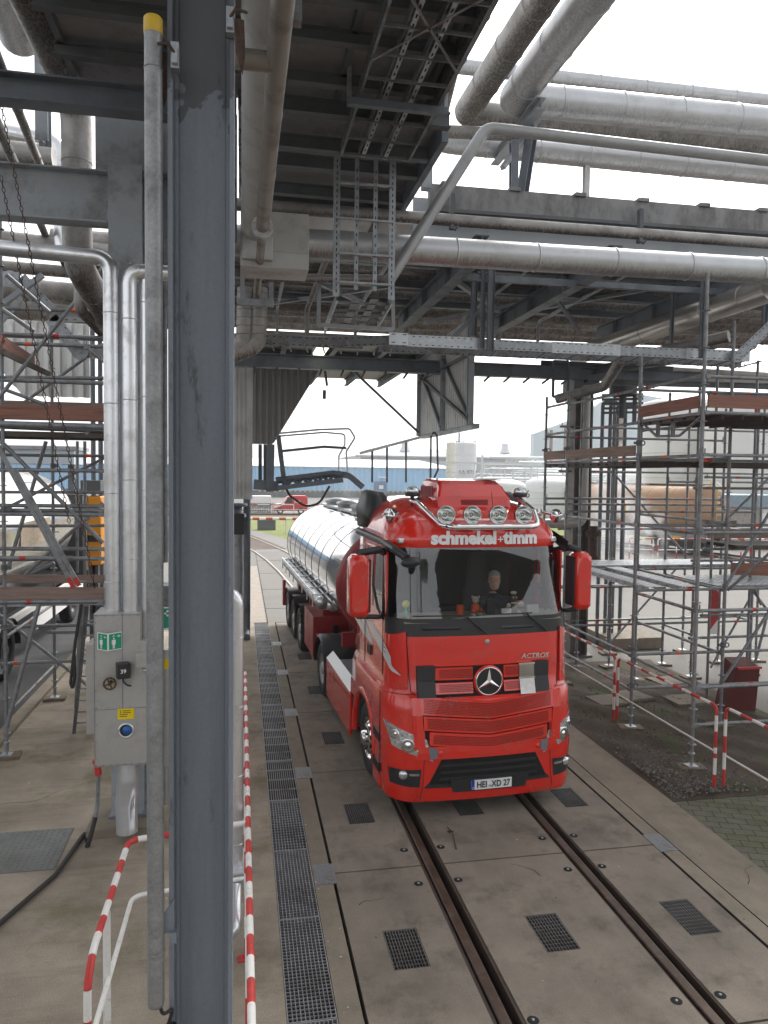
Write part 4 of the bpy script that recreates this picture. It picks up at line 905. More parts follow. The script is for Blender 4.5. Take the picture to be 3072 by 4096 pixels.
# head
hb = MB(); hc = V((0, .0, .84)); rows = []
for (z_, rx, ryf, ryb) in ((-.125, .03, .05, .02), (-.115, .05, .078, .045), (-.09, .062, .088, .06), (-.05, .070, .092, .078), (-.01, .074, .092, .090), (.03, .077, .090, .098), (.07, .074, .085, .096), (.10, .062, .068, .080), (.122, .038, .04, .05), (.13, .004, .004, .004)):
    r_ = []
    for k in range(24):
        a = 2*math.pi*k/24; fy = -math.cos(a); yy = -(ryf if fy < 0 else ryb)*math.cos(a)
        if k in (0, 1, 23):
            if -.06 < z_ < .0: yy -= .022 if k == 0 else .008
            if z_ in (-.115, -.125) and k == 0: yy -= .006
            if abs(z_-.03) < .01 and k in (1, 23): yy += .006
        r_.append(hc+Matrix.Rotation(math.radians(-12), 3, 'Z') @ V((math.sin(a)*rx, yy, z_)))
    rows.append(r_)
hb.grid(rows, closed=True)
for sg in (-1, 1): hb.ball(hc+Matrix.Rotation(math.radians(-12), 3, 'Z') @ V((sg*.078, .01, -.01)), .022, 8, (.35, .8, 1.3))
def perpart(b_, name, m_): b2 = MB(); b2.add([p_+V((du, dv, 1.81)) for p_ in b_.v], b_.f, True); return b2.build(name, m_, per)
perpart(hb, 'head', m_skin)
Rz = Matrix.Rotation(math.radians(-12), 3, 'Z')
q = MB(); rows = []
for (z_, rx, ryf, ryb) in ((-.03, .078, -.02, .092), (.03, .082, .0, .104), (.06, .081, .072, .102), (.085, .078, .086, .098), (.115, .062, .070, .080), (.135, .035, .04, .05), (.142, .004, .004, .004)):
    rows.append([hc+Rz @ V((math.sin(2*math.pi*k/20)*rx, -(ryf if math.cos(2*math.pi*k/20) > 0 else ryb)*math.cos(2*math.pi*k/20), z_)) for k in range(20)])
q.grid(rows, closed=True); perpart(q, 'hair', m_hair)
q = MB()
for sg in (-1, 1):
    q.ring(hc+Rz @ V((sg*.032, -.098, .018)), Rz @ V((0, 1, 0)), .024, .0022, 16, 5); q.tube([hc+Rz @ V((sg*.056, -.096, .022)), hc+Rz @ V((sg*.080, .0, .02))], .002, 5)
q.tube([hc+Rz @ V((-.01, -.100, .02)), hc+Rz @ V((.01, -.100, .02))], .002, 5); perpart(q, 'glasses', m_black)
q = MB()
for sg in (-1, 1): q.ball(hc+Rz @ V((sg*.030, -.086, .016)), .011, 8, (1.2, .6, .7))
perpart(q, 'eyes', mat('eye_white', (.5, .48, .45), .3))
q = MB(); q.ball(hc+Rz @ V((0, -.088, -.072)), .02, 8, (1.2, .35, .25)); perpart(q, 'mouth', mat('lip', (.30, .10, .08), .6))
def hand(w_, d, curl, nm):
    d = V(d).normalized(); vs = [((w_[0], w_[1], w_[2]), (.026, .018))]; p1 = V(w_)+d*.045; vs.append((tuple(p1), (.034, .016))); p2 = V(w_)+d*.085; vs.append((tuple(p2), (.036, .014))); es = [(0, 1), (1, 2)]
    up = V((0, 0, 1)); sd = d.cross(up).normalized(); dn = sd.cross(d)
    for k, (o_, L) in enumerate(((-.028, .062), (-.010, .074), (.010, .070), (.028, .055))):
        a = p2+sd*o_; bq = a+d*L*.5+dn*curl*.02; cq = bq+d*L*.35+dn*curl*.045; i = len(vs); vs += [(tuple(a), .009), (tuple(bq), .0085), (tuple(cq), .007)]; es += [(2, i), (i, i+1), (i+1, i+2)]
    a = p1-sd*.03; i = len(vs); vs += [(tuple(a), .011), (tuple(a+d*.03-sd*.02+dn*curl*.02), .010), (tuple(a+d*.055-sd*.025+dn*curl*.035), .008)]; es += [(1, i), (i, i+1), (i+1, i+2)]
    return skin_obj(nm, vs, es, m_skin, per, 0, 1)
hand((-.15, -.42, .46), (.5, -.6, .25), -.6, 'hand'); hand((.13, -.36, .57), (-.9, -.35, -.1), -.9, 'hand')
q = MB(); q.ring((.16, -.35, .572), (.9, .35, .1), .036, .009, 16, 6); perpart(q, 'wristwatch', m_black)

# ================================================================== TANK TRAILER
A2 = math.radians(2.4); kp = TM @ V((0, 4.9, 0)); O2 = kp-Matrix.Rotation(A2, 3, 'Z') @ V((0, 4.9, 0))
tt = lroot('tank_trailer', 'polished steel tank trailer with dark red front coupled behind the red tractor', 'trailer', O2, A2)
HW, HH, CZ = 1.20, 1.04, 2.24
def ell(v_, k=1., n_=48): return [V((HW*k*math.sin(2*math.pi*i/n_), v_, CZ+HH*k*math.cos(2*math.pi*i/n_))) for i in range(n_)]
b = MB(); b.grid([ell(3.72), ell(5.5), ell(7.5), ell(9.5), ell(11.6)], closed=True); b.grid([ell(11.6), ell(11.75, .93), ell(11.85, .7), ell(11.9, .01)], closed=True)
sh = b.build('tank_shell', m_pol, tt)
MB().grid([ell(3.74, 1.003), ell(3.70, 1.003), ell(3.58, .95), ell(3.47, .82), ell(3.38, .55), ell(3.35, .01)], closed=True).build('tank_front', m_tred2, tt)
for v_ in (3.74, 4.75, 5.75, 6.75, 7.75, 8.75, 9.75, 10.75, 11.55):
    MB().grid([ell(v_-.012, 1.001), ell(v_-.012, 1.005), ell(v_+.012, 1.005), ell(v_+.012, 1.001)], closed=True).build('shell_band', m_galv_d, sh)
b = MB(); b.tube([V((-HW*.97, 3.8, CZ-.42)), V((-HW*.97, 11.5, CZ-.42))], .02, 6); b.build('side_rail', m_rust, sh)
b = MB()
for sg in (-1, 1): b.bb(sg*.42, sg*.52, 3.6, 11.7, 1.02, 1.30)
for v_ in (4.2, 6.4, 8.4, 10.6): b.bb(-1.0, 1.0, v_, v_+.1, 1.1, 1.35)
b.build('trailer_frame', m_tred2, tt)
MB().bb(-1.23, -.5, 6.2, 7.55, .45, 1.25).build('side_locker', m_tred2, tt, bev=.01)
MB().bb(-1.18, -.7, 5.75, 6.12, .40, .95).build('side_locker', m_tred2, tt, bev=.01)
MB().bb(.5, 1.23, 6.2, 7.55, .45, 1.25).build('side_locker', m_tred2, tt, bev=.01)
# side hose tubes
for (u, w_) in ((-1.22, 1.72), (-1.02, 1.66)):
    q = MB(); q.cyl((u, 5.15, w_), (u, 11.6, w_), .105, 18)
    ht = q.build('hose_tube', m_polr, tt)
    q = MB()
    for k in range(70): q.ring((u, 5.3+k*.09, w_), (0, 1, 0), .105, .006, 18, 4)
    q.lathe([(.112, .03), (.112, -.015), (0, -.02)], (u, 5.15, w_), (0, 1, 0), 18); q.build('tube_ribs', m_alu_l, ht)
b = MB()
for k in range(8): b.bb(-1.36, -.90, 5.4+k*.82, 5.44+k*.82, 1.82, 1.845); b.bb(-1.36, -1.34, 5.4+k*.82, 5.44+k*.82, 1.60, 1.84)
for u in (-1.34, -1.10): b.bb(u, u+.02, 5.3, 11.5, 1.83, 1.85)
b.build('tube_rack', m_alu_l, tt)
for v_ in (8.75, 10.05, 11.35-.0):
    for sg in (-1, 1):
        wheel(sg*1.20, v_, tt, sg, r=.50, deep=True, rim_m=m_box)
        rows = [[V((sg*x_, v_-.57*math.cos(math.pi*k/14), .50+.57*math.sin(math.pi*k/14))) for x_ in (.72, 1.22)] for k in range(15)]
        MB().grid(rows).build('mudguard', m_black, tt)
b = MB(); b.bb(-1.25, 1.25, 12.0, 12.06, .55, .95); b.bb(-1.27, -1.2, 11.85, 12.05, .5, 1.2); b.build('rear_bumper', m_tred2, tt)
# top walkway, hatches
b = MB(); b.bb(-.35, .35, 4.2, 11.2, CZ+HH-.02, CZ+HH+.03); b.build('top_walkway', m_alu_l, tt)
for v_ in (4.6, 6.9, 8.6, 10.3):
    q = MB().lathe([(.30, -.1), (.30, .10), (.33, .11), (.33, .15), (.10, .20), (0, .2)], (-.05, v_, CZ+HH), (0, 0, 1), 20); q.build('hatch', m_alu, tt)
q = MB(); q.bb(-.55, -.15, 4.05, 4.12, CZ+HH-.05, CZ+HH+.36); q.bb(-.55, -.15, 4.75, 4.8, CZ+HH-.05, CZ+HH+.30); q.bb(-.56, -.53, 4.05, 4.8, CZ+HH-.05, CZ+HH+.36); q.build('hatch_box', m_box, tt)
q = MB(); q.tube([(-.45, 3.9, CZ+HH-.1), (-.45, 3.9, CZ+HH+.15), (-.25, 3.9, CZ+HH+.15)], .05, 8, .06); q.build('vent_pipe', m_alu, tt)
# valves and couplings under the tank front
b = MB(); b.tube([(-.6, 5.2, 1.15), (-.8, 4.6, 1.1), (-.6, 3.9, 1.3)], .05, 8, .2); b.lathe([(.11, 0), (.11, .1), (.05, .12)], (-.75, 4.5, 1.15), (-1, 0, 0), 12); b.tube([(-.7, 4.2, 1.5), (-.8, 4.0, 1.2)], .02, 6)
b.build('valve_group', m_galv_d, tt)
b = MB(); b.bb(-.9, .9, 3.4, 3.5, 1.25, 1.45); b.build('front_crossbeam', m_tred2, tt)
b = MB()
for sg in (-1, 1): b.bb(sg*.75, sg*.85, 6.0, 6.1, .35, 1.1); b.bb(sg*.68, sg*.92, 5.93, 6.17, .30, .35)
b.build('landing_leg', m_dark, tt)
# ================================================================== STEEL STRUCTURE AND PIPES
def seams(b, pts, r, pitch, w_=.006, rivet=False):
    for a, c_ in zip(pts[:-1], pts[1:]):
        a, c_ = V(a), V(c_); L = (c_-a).length; d = (c_-a)/max(L, 1e-6); k = pitch*.6
        while k < L-r:
            b.ring(a+d*k, d, r+.001, w_, 20, 5)
            k += pitch
        if rivet:
            x, y, z = basis(a, c_); k = .1
            while k < L: b.ball(a+d*k+(x*math.sin(.6)-y*math.cos(.6)*(1 if abs(d.z) > .5 else -1))*r, .007, 6); k += .25
def pipe(name, pts, r, m, label, group=None, br=None, pitch=0, cat='pipe', n=20, rivet=False, sw=.006, ends=()):
    b = MB(); pts = [V(p) for p in pts]; b.tube(pts, r, n, r*1.6 if br is None else br)
    if pitch: seams(b, pts, r, pitch, sw, rivet)
    for e in ends:
        p, q = (pts[0], pts[1]) if e == 0 else (pts[-1], pts[-2]); d = (q-p).normalized(); b.cyl(p, p+d*.03, r*1.5, 20); b.cyl(p+d*.035, p+d*.065, r*1.5, 20)
    return tag(b.build(name, m), label, cat, group)
def ext(p, q, k): return V(p)+(V(q)-V(p))*k
# ---- A. foreground column and vent pipe
t = thing('steel_column', (-.145, 2.93, 0), 'nearest blue-grey steel column running the full height of the picture', 'column')
b = MB(); b.ibeam((-.147, 2.93, 0), (-.147, 2.93, 9.0), .235, .22, .012, .017, up=(1, 0, 0))
for sx in (-1, 1):   # root fillets
    x = -.147+sx*(.1175-.017)
    for sy in (-1, 1): b.tube([(x-sx*.004, 2.93+sy*.010, 0), (x-sx*.004, 2.93+sy*.010, 9)], .014, 8, caps=False)
m_colm = mat('near_column_paint', (.19, .215, .25), .5, 0, .08, 2, dirt=(.045, .045, .047), damt=.6, dscale=1.6, dlo=.58, dhi=.62, stretch=(2, 2, .5), fine=.05, band=(5.42, (.055, .058, .062)), streak=(14, 14, .9), sdamt=.35, gcol=(.09, .095, .10))
b.build('column_shaft', m_colm, t)
b = MB(); b.bb(-.33, .04, 2.75, 3.1, 0, .025); b.build('base_plate', m_colm, t)
def beam_clamp(c_, sx, lab):
    b = MB(); b.bb(c_.x-.014, c_.x+.014, c_.y-.03, c_.y+.015, c_.z-.045, c_.z+.045); b.bb(c_.x-.010, c_.x+.010, c_.y-.045, c_.y-.03, c_.z-.035, c_.z+.02)
    cc = b.build('beam_clamp', m_galv); tag(cc, lab, 'clamp')
    b = MB(); b.tube([c_+V((-sx*.0, -.04, 0)), c_+V((sx*.02, -.06, .02)), c_+V((sx*.06, -.03, .03))], .006, 6); b.poly([c_+V((sx*.012, .02, .03)), c_+V((sx*.05, .03, .035)), c_+V((sx*.055, .04, -.08)), c_+V((sx*.045, .05, -.15)), c_+V((sx*.02, .03, -.08))], .006, (0, 1, 0))
    b.build('bent_bracket', m_rust, cc); return cc
beam_clamp(dd(379, 128, Y=2.81), -1, 'small galvanised clamp with a rusty bracket on the left flange of the nearest column')
beam_clamp(dd(497, 52, Y=2.81), 1, 'small galvanised clamp with a rusty bracket on the right flange of the nearest column')
px = dd(331, 80, Y=2.80); pb = dd(333, 2165, Y=2.80)
t = thing('vent_pipe', (px.x, 2.80, pb.z), 'slim grey vertical pipe with a yellow band at its top beside the nearest column', 'pipe')
m_vp = mat('mottled_grey_pipe', (.27, .275, .28), .42, .35, .15, 14, dirt=(.17, .17, .175), damt=.6, dscale=12, fine=.12)
pq = dd(330, 53, Y=2.80)
b = MB(); b.cyl((px.x, 2.8, pb.z), (px.x, 2.8, pq.z-.02), .031, 28); b.ring((px.x, 2.8, dd(330, 148, Y=2.8).z), (0, 0, 1), .031, .003, 24, 6); b.ring((px.x, 2.8, dd(330, 2055, Y=2.8).z), (0, 0, 1), .032, .003, 24, 6); b.lathe([(.031, 0), (.028, -.012), (.015, -.02), (0, -.02)], (px.x, 2.8, pb.z), (0, 0, 1), 20); b.build('pipe_body', m_vp, t)
MB().lathe([(.032, -.035), (.033, -.03), (.033, .018), (.028, .024), (0, .024)], (px.x, 2.8, pq.z), (0, 0, 1), 28).build('yellow_band', m_yellow, t)
b = MB(); b.bar((px.x, 2.8, dd(330, 70, Y=2.8).z), (-.25, 2.86, dd(330, 85, Y=2.8).z), .02, .008); b.build('upper_bracket', m_black, t)
c_ = dd(365, 1990, Y=2.82)
b = MB(); b.poly([c_+V((-.02, 0, .03)), c_+V((.02, 0, .09)), c_+V((.02, 0, -.03)), c_+V((-.03, 0, -.045))], .01, (0, 1, 0)); b.bb(c_.x+.002, c_.x+.03, 2.79, 2.83, c_.z-.07, c_.z-.03); b.build('lower_bracket', m_colm, t)
b = MB(); q = dd(345, 2168, Y=2.8); b.tube([q, q+V((.01, 0, -.05)), q+V((.05, 0, -.02)), q+V((.03, 0, -.09)), q+V((.05, 0, -.2))], .007, 6, .02); b.cyl(q+V((.04, 0, -.09)), q+V((.045, 0, -.3)), .022, 12); b.build('hose_tail', m_black, t)
# ---- B. red-white guard rails around the near column
def stripes(b, pts, r, L0=.13, m0=0, ph=0.):
    """tube painted in bands of two materials (0 white, 1 red)"""
    P = []; pts = [V(p) for p in pts]
    for a, c_ in zip(pts[:-1], pts[1:]):
        L = (c_-a).length; n = max(1, int(L/.03)); P += [a+(c_-a)*i/n for i in range(n)]
    P.append(pts[-1]); s = ph; k = m0; cur = [P[0]]
    for p, q in zip(P[:-1], P[1:]):
        s += (q-p).length; cur.append(q)
        if s >= L0: b.m = k % 2; b.tube(cur, r, 12, caps=False); k += 1; s = 0; cur = [q]
    if len(cur) > 1: b.m = k % 2; b.tube(cur, r, 12, caps=True)
    b.m = 0
def rounded(pts, r_, n=6):
    pts = [V(p) for p in pts]; P = [pts[0]]
    for i in range(1, len(pts)-1):
        p = pts[i]; a = (pts[i-1]-p).normalized(); c_ = (pts[i+1]-p).normalized()
        for k in range(n+1): t_ = k/n; P.append((p+a*r_)*(1-t_)**2+p*2*t_*(1-t_)+(p+c_*r_)*t_*t_)
    P.append(pts[-1]); return P
RW = [m_redw, m_red]
xL, xR = -.875, .062
yc = 5.55
t = thing('guard_rail', (xL, yc, 0), 'red and white hooped guard rail left of the nearest column', 'railing')
g0, g1, g2 = at(1000, 3290, Z=1.05), at(515, 3362, Z=1.05), at(372, 3800, Z=1.05); b = MB(); stripes(b, rounded([g0, g1, g2, V((g2.x+.0, g2.y-.18, .95)), V((g2.x+.0, g2.y-.18, .0))], .10), .024, .17, 0); b.build('top_rail', RW, t)
h0, h1, h2 = at(1000, 3510, Z=.55), at(530, 3585, Z=.55), at(385, 4090, Z=.55); b = MB(); b.tube(rounded([h0, h1, ext(h1, h2, 1.1)], .10), .019, 10); b.build('mid_rail', m_redw, t)
gm = g1.lerp(g2, .68); b = MB(); b.bar((gm.x, gm.y, .0), (gm.x, gm.y, 1.03), .05, .008, up=(0, 1, 0)); b.build('post', m_redw, t)
t = thing('guard_rail', (xR, 7, 0), 'long red and white guard rail between the nearest column and the drain', 'railing')
b = MB(); stripes(b, [(xR, 2.2, 1.06), (xR, 11.2, 1.06), ], .024, .185, 0); b.build('top_rail', RW, t)
b = MB(); b.tube([(xR-.01, 2.2, .55), (xR-.01, 11.2, .55)], .018, 8); b.build('mid_rail', m_redw, t)
for y_ in (4.35, 6.1, 7.9, 9.7, 11.18):
    b = MB(); stripes(b, [(xR-.01, y_, .0), (xR-.01, y_, 1.05)], .022, .16, 1); b.build('post', RW, t)
    b = MB(); b.bb(xR-.08, xR+.06, y_-.045, y_+.045, 0, .012); b.build('foot_plate', m_red, t)
b = MB(); b.tube([(xR, 7.35, 1.02), (-.25, 7.3, 1.02)], .02, 8); b.build('cross_tie', m_vp, t)
# ---- C. emergency-shower station: column 2, cabinet, clad pipes
t = thing('steel_column', (-1.27, 8.86, 0), 'light grey steel column behind the grey cabinet carrying the girder', 'column')
b = MB(); b.ibeam((-1.27, 8.9, 0), (-1.27, 8.9, 7.45), .36, .36, .014, .024, up=(0, 1, 0)); b.build('column_shaft', m_steel_l, t)
b = MB(); b.bb(-1.68, -.95, 8.45, 9.3, 0, .09); b.build('plinth', m_conc_g, t)
b = MB(); b.bb(-1.48, -1.06, 8.7, 9.1, .09, .12); b.build('base_plate', m_steel, t)
CY = 8.12
def cz(y_, x_=300): return dd(x_, y_, Y=CY).z
cx = lambda x_, y_=1500: dd(x_, y_, Y=CY).x
x0, x1_, zb, zt = cx(203), cx(334), cz(1652), cz(1325)
t = thing('emergency_shower_cabinet', ((x0+x1_)/2, CY, zb), 'tall grey sheet-metal cabinet with green shower sign and two pipes on top', 'cabinet')
b = MB(); xm = cx(303)
b.add([(x0, CY, zb), (x1_, CY, zb), (x1_, CY, cz(1385)), (xm, CY, cz(1385)), (xm, CY, zt), (x0, CY, zt)]+[(x0, CY+.42, zb), (x1_, CY+.42, zb), (x1_, CY+.42, cz(1385)), (xm, CY+.42, cz(1385)), (xm, CY+.42, zt), (x0, CY+.42, zt)], [(0, 1, 2, 3, 4, 5), (6, 11, 10, 9, 8, 7), (0, 6, 7, 1), (1, 7, 8, 2), (2, 8, 9, 3), (3, 9, 10, 4), (4, 10, 11, 5), (5, 11, 6, 0)])
body = b.build('cabinet_body', m_box, t)
b = MB()
for (a, c_) in (((x0, zt-.012), (xm, zt-.012)), ((x0, cz(1530)), (x1_, cz(1528))), ((cx(265), zt), (cx(265), cz(1530))), ((x0, zb+.01), (x1_, zb+.01)), ((x0+.006, zb), (x0+.006, zt)), ((x1_-.03, cz(1440)), (x1_-.03, cz(1570)))):
    b.bar((a[0], CY-.002, a[1]), (c_[0], CY-.002, c_[1]), .005, .004, up=(0, 1, 0))
for k in range(9): b.ball((x0+.02+(x1_-x0-.04)*k/8, CY-.003, zb+.02), .006, 6); b.ball((x0+.02, CY-.003, zb+(zt-zb)*(k+.5)/9), .006, 6)
for k in range(6): b.ball((x0+.03+(xm-x0-.05)*k/5, CY-.003, zt-.02), .006, 6); b.ball((x0+.03+(x1_-x0-.05)*k/5, CY-.003, cz(1529)+.015), .005, 6)
b.build('sheet_seams', m_galv_d, body)
b = MB(); b.bb(x0-.09, x0-.005, CY+.06, CY+.40, cz(1585), cz(1392)); b.build('side_box', m_box, t, bev=.004)
b = MB(); b.bb(cx(298), cx(352), CY-.14, CY-.003, cz(1435), cz(1408)); b.bb(cx(303), cx(311), CY-.10, CY-.04, cz(1447), cz(1435)); b.build('lamp_hood', m_box, t)
# V-shaped shower sign
def sign_v():
    zt_, zb_ = cz(1363), cz(1400); zbm, ztm = cz(1409), cz(1372)
    A, M_, B = cx(211), cx(236.5), cx(264)
    s_ = thing('shower_sign', (M_, CY-.10, zb_), 'V-shaped green and white emergency shower sign on the grey cabinet', 'sign')
    q = MB(); d_ = .10
    for (u0, v0, u1, v1) in ((A, CY-.004, M_, CY-d_), (M_, CY-d_, B, CY-.004)): q.add([(u0, v0, zb_), (u1, v1, zb_), (u1, v1, zt_), (u0, v0, zt_), (u0, v0+.006, zb_), (u1, v1+.006, zb_), (u1, v1+.006, zt_), (u0, v0+.006, zt_)], [(0, 1, 2, 3), (4, 7, 6, 5), (0, 4, 5, 1), (3, 2, 6, 7)])
    bd = q.build('sign_board', m_white, s_)
    def face(u0, v0, u1, v1, nm):
        X_ = V((u1-u0, v1-v0, 0)); L = X_.length; X_.normalize(); N = V((X_.y, -X_.x, 0)); H = zt_-zb_
        def P(a, c__, off): return V((u0, v0, zb_))+X_*a*L+V((0, 0, c__*H))+N*off
        q = MB(); q.add([P(.10, .05, .002), P(.97, .05, .002), P(.97, .95, .002), P(.10, .95, .002)], [(0, 1, 2, 3)]); g = q.build('green_field', m_green, bd)
        q = MB()
        def rect(a0, a1, c0, c1): q.add([P(a0, c0, .004), P(a1, c0, .004), P(a1, c1, .004), P(a0, c1, .004)], [(0, 1, 2, 3)])
        cxm = .42
        rect(cxm-.09, cxm+.09, .30, .60); rect(cxm-.07, cxm-.01, .10, .30); rect(cxm+.01, cxm+.07, .10, .30); rect(cxm-.14, cxm-.10, .34, .60); rect(cxm+.10, cxm+.14, .34, .60)
        q.add([P(cxm+.055*math.cos(k), .68+.05*math.sin(k), .004) for k in [i*.785 for i in range(8)]], [tuple(range(8))])
        rect(cxm-.10, cxm+.10, .80, .825); rect(cxm-.015, cxm+.015, .82, .90)
        rect(.66, .90, .76, .80); rect(.76, .80, .70, .86)
        q.build('shower_pictogram', m_white, g)
    face(A, CY-.004, M_, CY-d_, 'l'); face(M_, CY-d_, B, CY-.004, 'r')
sign_v()
# second green sign further back, partly behind the column
sy = 8.7; a = dd(340, 1312, Y=sy); c_ = dd(392, 1360, Y=sy)
t2 = thing('first_aid_sign', (a.x, sy, c_.z), 'flat green eye-wash sign partly hidden by the nearest column', 'sign')
MB().bb(a.x, c_.x, sy, sy+.01, c_.z, a.z).build('sign_board', m_white, t2)
MB().bb(a.x+.012, c_.x, sy-.003, sy-.001, c_.z+.025, a.z-.012).build('green_field', m_green, t2)
p = dd(362, 1325, Y=sy-.005); b = MB(); b.bb(p.x-.035, p.x+.035, sy-.006, sy-.004, p.z-.012, p.z+.012); b.bb(p.x-.012, p.x+.012, sy-.006, sy-.004, p.z-.035, p.z+.035)
for k in range(7): q = dd(350-k*.9, 1330+k*3.2, Y=sy-.005); b.bb(q.x-.004, q.x+.004, sy-.006, sy-.004, q.z-.004, q.z+.004)
p = dd(346, 1324, Y=sy-.005); b.ring(p, (0, 1, 0), .025, .006, 14, 4, -1.4, 1.4); b.build('sign_symbols', m_white, t2)
# things mounted on the cabinet
def valve_wheel(p, R, m_, lab):
    t_ = thing('hand_valve', p, lab, 'valve wheel'); q = MB(); q.ring(p, (0, 1, 0), R, .010, 22, 7)
    for k in range(4): a_ = k*math.pi/2+.4; q.bar(p, p+V((math.cos(a_)*R, 0, math.sin(a_)*R)), .014, .010, up=(0, 1, 0))
    for k in range(9): a_ = k*math.pi*2/9; q.ball(p+V((math.cos(a_)*R, 0, math.sin(a_)*R)), .013, 6)
    q.build('hand_wheel', m_, t_); q = MB(); q.cyl(p+V((0, -.02, 0)), p+V((0, .1, 0)), .018, 8); q.build('spindle', m_rust, t_)
p = dd(237, 1477, Y=CY-.08); valve_wheel(p, .060, mat('brass_brown', (.12, .07, .025), .45, .6, .3, 12), 'brown brass valve wheel on the front of the grey cabinet')
p = dd(313, 1435, Y=CY-.08); valve_wheel(p, .062, m_redw, 'white valve wheel with rust-red rim at the right edge of the cabinet')
p = dd(266, 1448, Y=CY-.06)
t2 = thing('switch_box', p, 'small black square switch box with a white number on the grey cabinet', 'switch box')
R_ = Matrix.Rotation(math.radians(20), 3, 'Z')
MB().box(p, (.13, .11, .16), R_).build('box_body', m_black, t2, bev=.006)
text('39', .06, M4(p+R_ @ V((-.01, -.058, 0)), R_ @ V((1, 0, 0)), (0, 0, 1), R_ @ V((0, -1, 0))), m_white, 'box_number', t2, .001, .001)
MB().tube([p+V((0, -.0, -.08)), p+V((.0, -.0, -.12)), p+V((.04, -.0, -.16)), p+V((.08, .0, -.17))], .010, 8, .03).build('cable', m_black, t2)
p = dd(272, 1542, Y=CY-.004)
lbx = thing('warning_label', p, 'yellow rectangular warning label with black print on the cabinet', 'label')
MB().bb(p.x-.085, p.x+.085, CY-.006, CY-.003, p.z-.058, p.z+.058).build('label_sheet', mat('yellow_label', (.75, .55, .0), .5), lbx)
b = MB()
for k, (a0, a1) in enumerate(((-.03, .045), (-.03, .05), (-.065, .02), (-.065, .01))): b.bb(p.x+a0, p.x+a1, CY-.0075, CY-.006, p.z+.030-k*.02, p.z+.037-k*.02)
b.add([(p.x-.06, CY-.007, p.z+.04), (p.x-.05, CY-.007, p.z+.04), (p.x-.055, CY-.007, p.z+.022), (p.x-.045, CY-.007, p.z+.022), (p.x-.06, CY-.007, p.z+.0)], [(0, 1, 2), (2, 3, 4)]); b.build('label_print', m_black, lbx)
p = dd(272, 1578, Y=CY-.004)
t2 = thing('inspection_port', p, 'round blue inspection port with a metal rim low on the cabinet', 'port')
MB().ring(p, (0, 1, 0), .072, .012, 24, 8).build('port_rim', m_alu_l, t2); MB().lathe([(.05, .0), (.045, -.015), (0, -.018)], p+V((.012, 0, .003)), (0, 1, 0), 20).build('blue_knob', mat('blue_plastic', (.01, .09, .30), .35), t2); MB().lathe([(.07, -.001), (0, -.001)], p, (0, 1, 0), 20).build('port_disc', m_black, t2)
# pipes rising from the cabinet
px1, px2, px3 = cx(235, 1000), cx(274, 1000), cx(310, 1000)
zl = dd(200, 556, Y=CY+.2).z
pipe('clad_pipe', [(-6.5, CY+.2, zl+.18), (px1, CY+.2, zl), (px1, CY+.2, zt)], .082, m_alu_l, 'bright clad pipe running in from the left and turning down to the cabinet', 'clad pipes rising from the cabinet', .17, .95, rivet=True)
z2_ = dd(262, 584, Y=CY+.2).z
pipe('clad_pipe', [(px2+.62, CY+.2, z2_-.6), (px2+.62, CY+.2, z2_), (px2, CY+.2, z2_), (px2, CY+.2, zt)], .082, m_alu_l, 'bright clad pipe with a rounded shoulder standing on the middle of the cabinet', 'clad pipes rising from the cabinet', .15, .85, rivet=True)
pipe('clad_pipe', [(px3, CY+.24, cz(1385)), (px3, CY+.24, dd(310, 590, Y=CY+.2).z)], .060, m_alu_l, 'thinner clad pipe on the lower right shoulder of the cabinet', 'clad pipes rising from the cabinet', None, 1.0)
p0 = dd(274, 1655, Y=8.35)
pipe('clad_pipe', [(p0.x, 8.35, zb+.02), (p0.x+.012, 8.33, .7), (p0.x-.01, 8.36, .42), (p0.x, 8.35, .1)], .115, m_alu, 'dented clad pipe between the cabinet and the floor plinth', None, .1, .45)
# red hose nozzle and hose to the left
p = dd(206, 1655, Y=CY+.1)
t2 = thing('hose', (p.x, p.y, 0), 'dark hose with a red nozzle leading from the cabinet across the left floor', 'hose')
q1 = dd(213, 1725, Z=.55); g1 = dd(190, 1790, Z=.03); g2 = dd(120, 1890, Z=.03); g3 = dd(-30, 2020, Z=.03)
MB().tube([p+V((0, 0, .07)), p+V((.02, -.0, .02)), p+V((.03, 0, -.1))], .035, 10, .02).build('red_nozzle', m_red, t2)
MB().tube([p+V((.03, 0, -.1)), p+V((.0, .1, -.45)), p+V((-.02, .1, -.6))], .022, 10, .1).build('hose_sleeve', m_galv, t2)
MB().tube([p+V((-.02, .1, -.6)), p+V((-.10, .0, -.95)), g1, g2, g3, g3+(g3-g2)], .024, 10, .5, arc=8).build('hose_line', m_hose, t2)
# pipes between the cabinet and the nearest column (eye wash)
p = dd(358, 1410, Y=9.0)
t2 = thing('eye_wash_pipe', (p.x, 9, .2), 'grey clad pipe with a yellow label behind the slim vertical pipe', 'pipe')
b = MB(); b.cyl((p.x, 9, dd(358, 1650, Y=9).z), (p.x, 9, dd(358, 1400, Y=9).z), .095, 20); b.cyl((p.x, 9, .1), (p.x, 9, dd(358, 1650, Y=9).z), .035, 10); b.build('pipe_body', m_box, t2)
zz = dd(358, 1430, Y=9).z; MB().lathe([(.097, -.06), (.097, .06)], (p.x, 9, zz), (0, 0, 1), 20).build('yellow_label', MATS['yellow_label'], t2)
b = MB(); b.tube([(p.x, 9, 3.0), (p.x, 9, 7)], .028, 8); b.bb(p.x-.25, p.x+.16, 8.85, 9.15, dd(358, 1310, Y=9).z, dd(358, 1262, Y=9).z); b.build('riser', m_galv_d, t2)
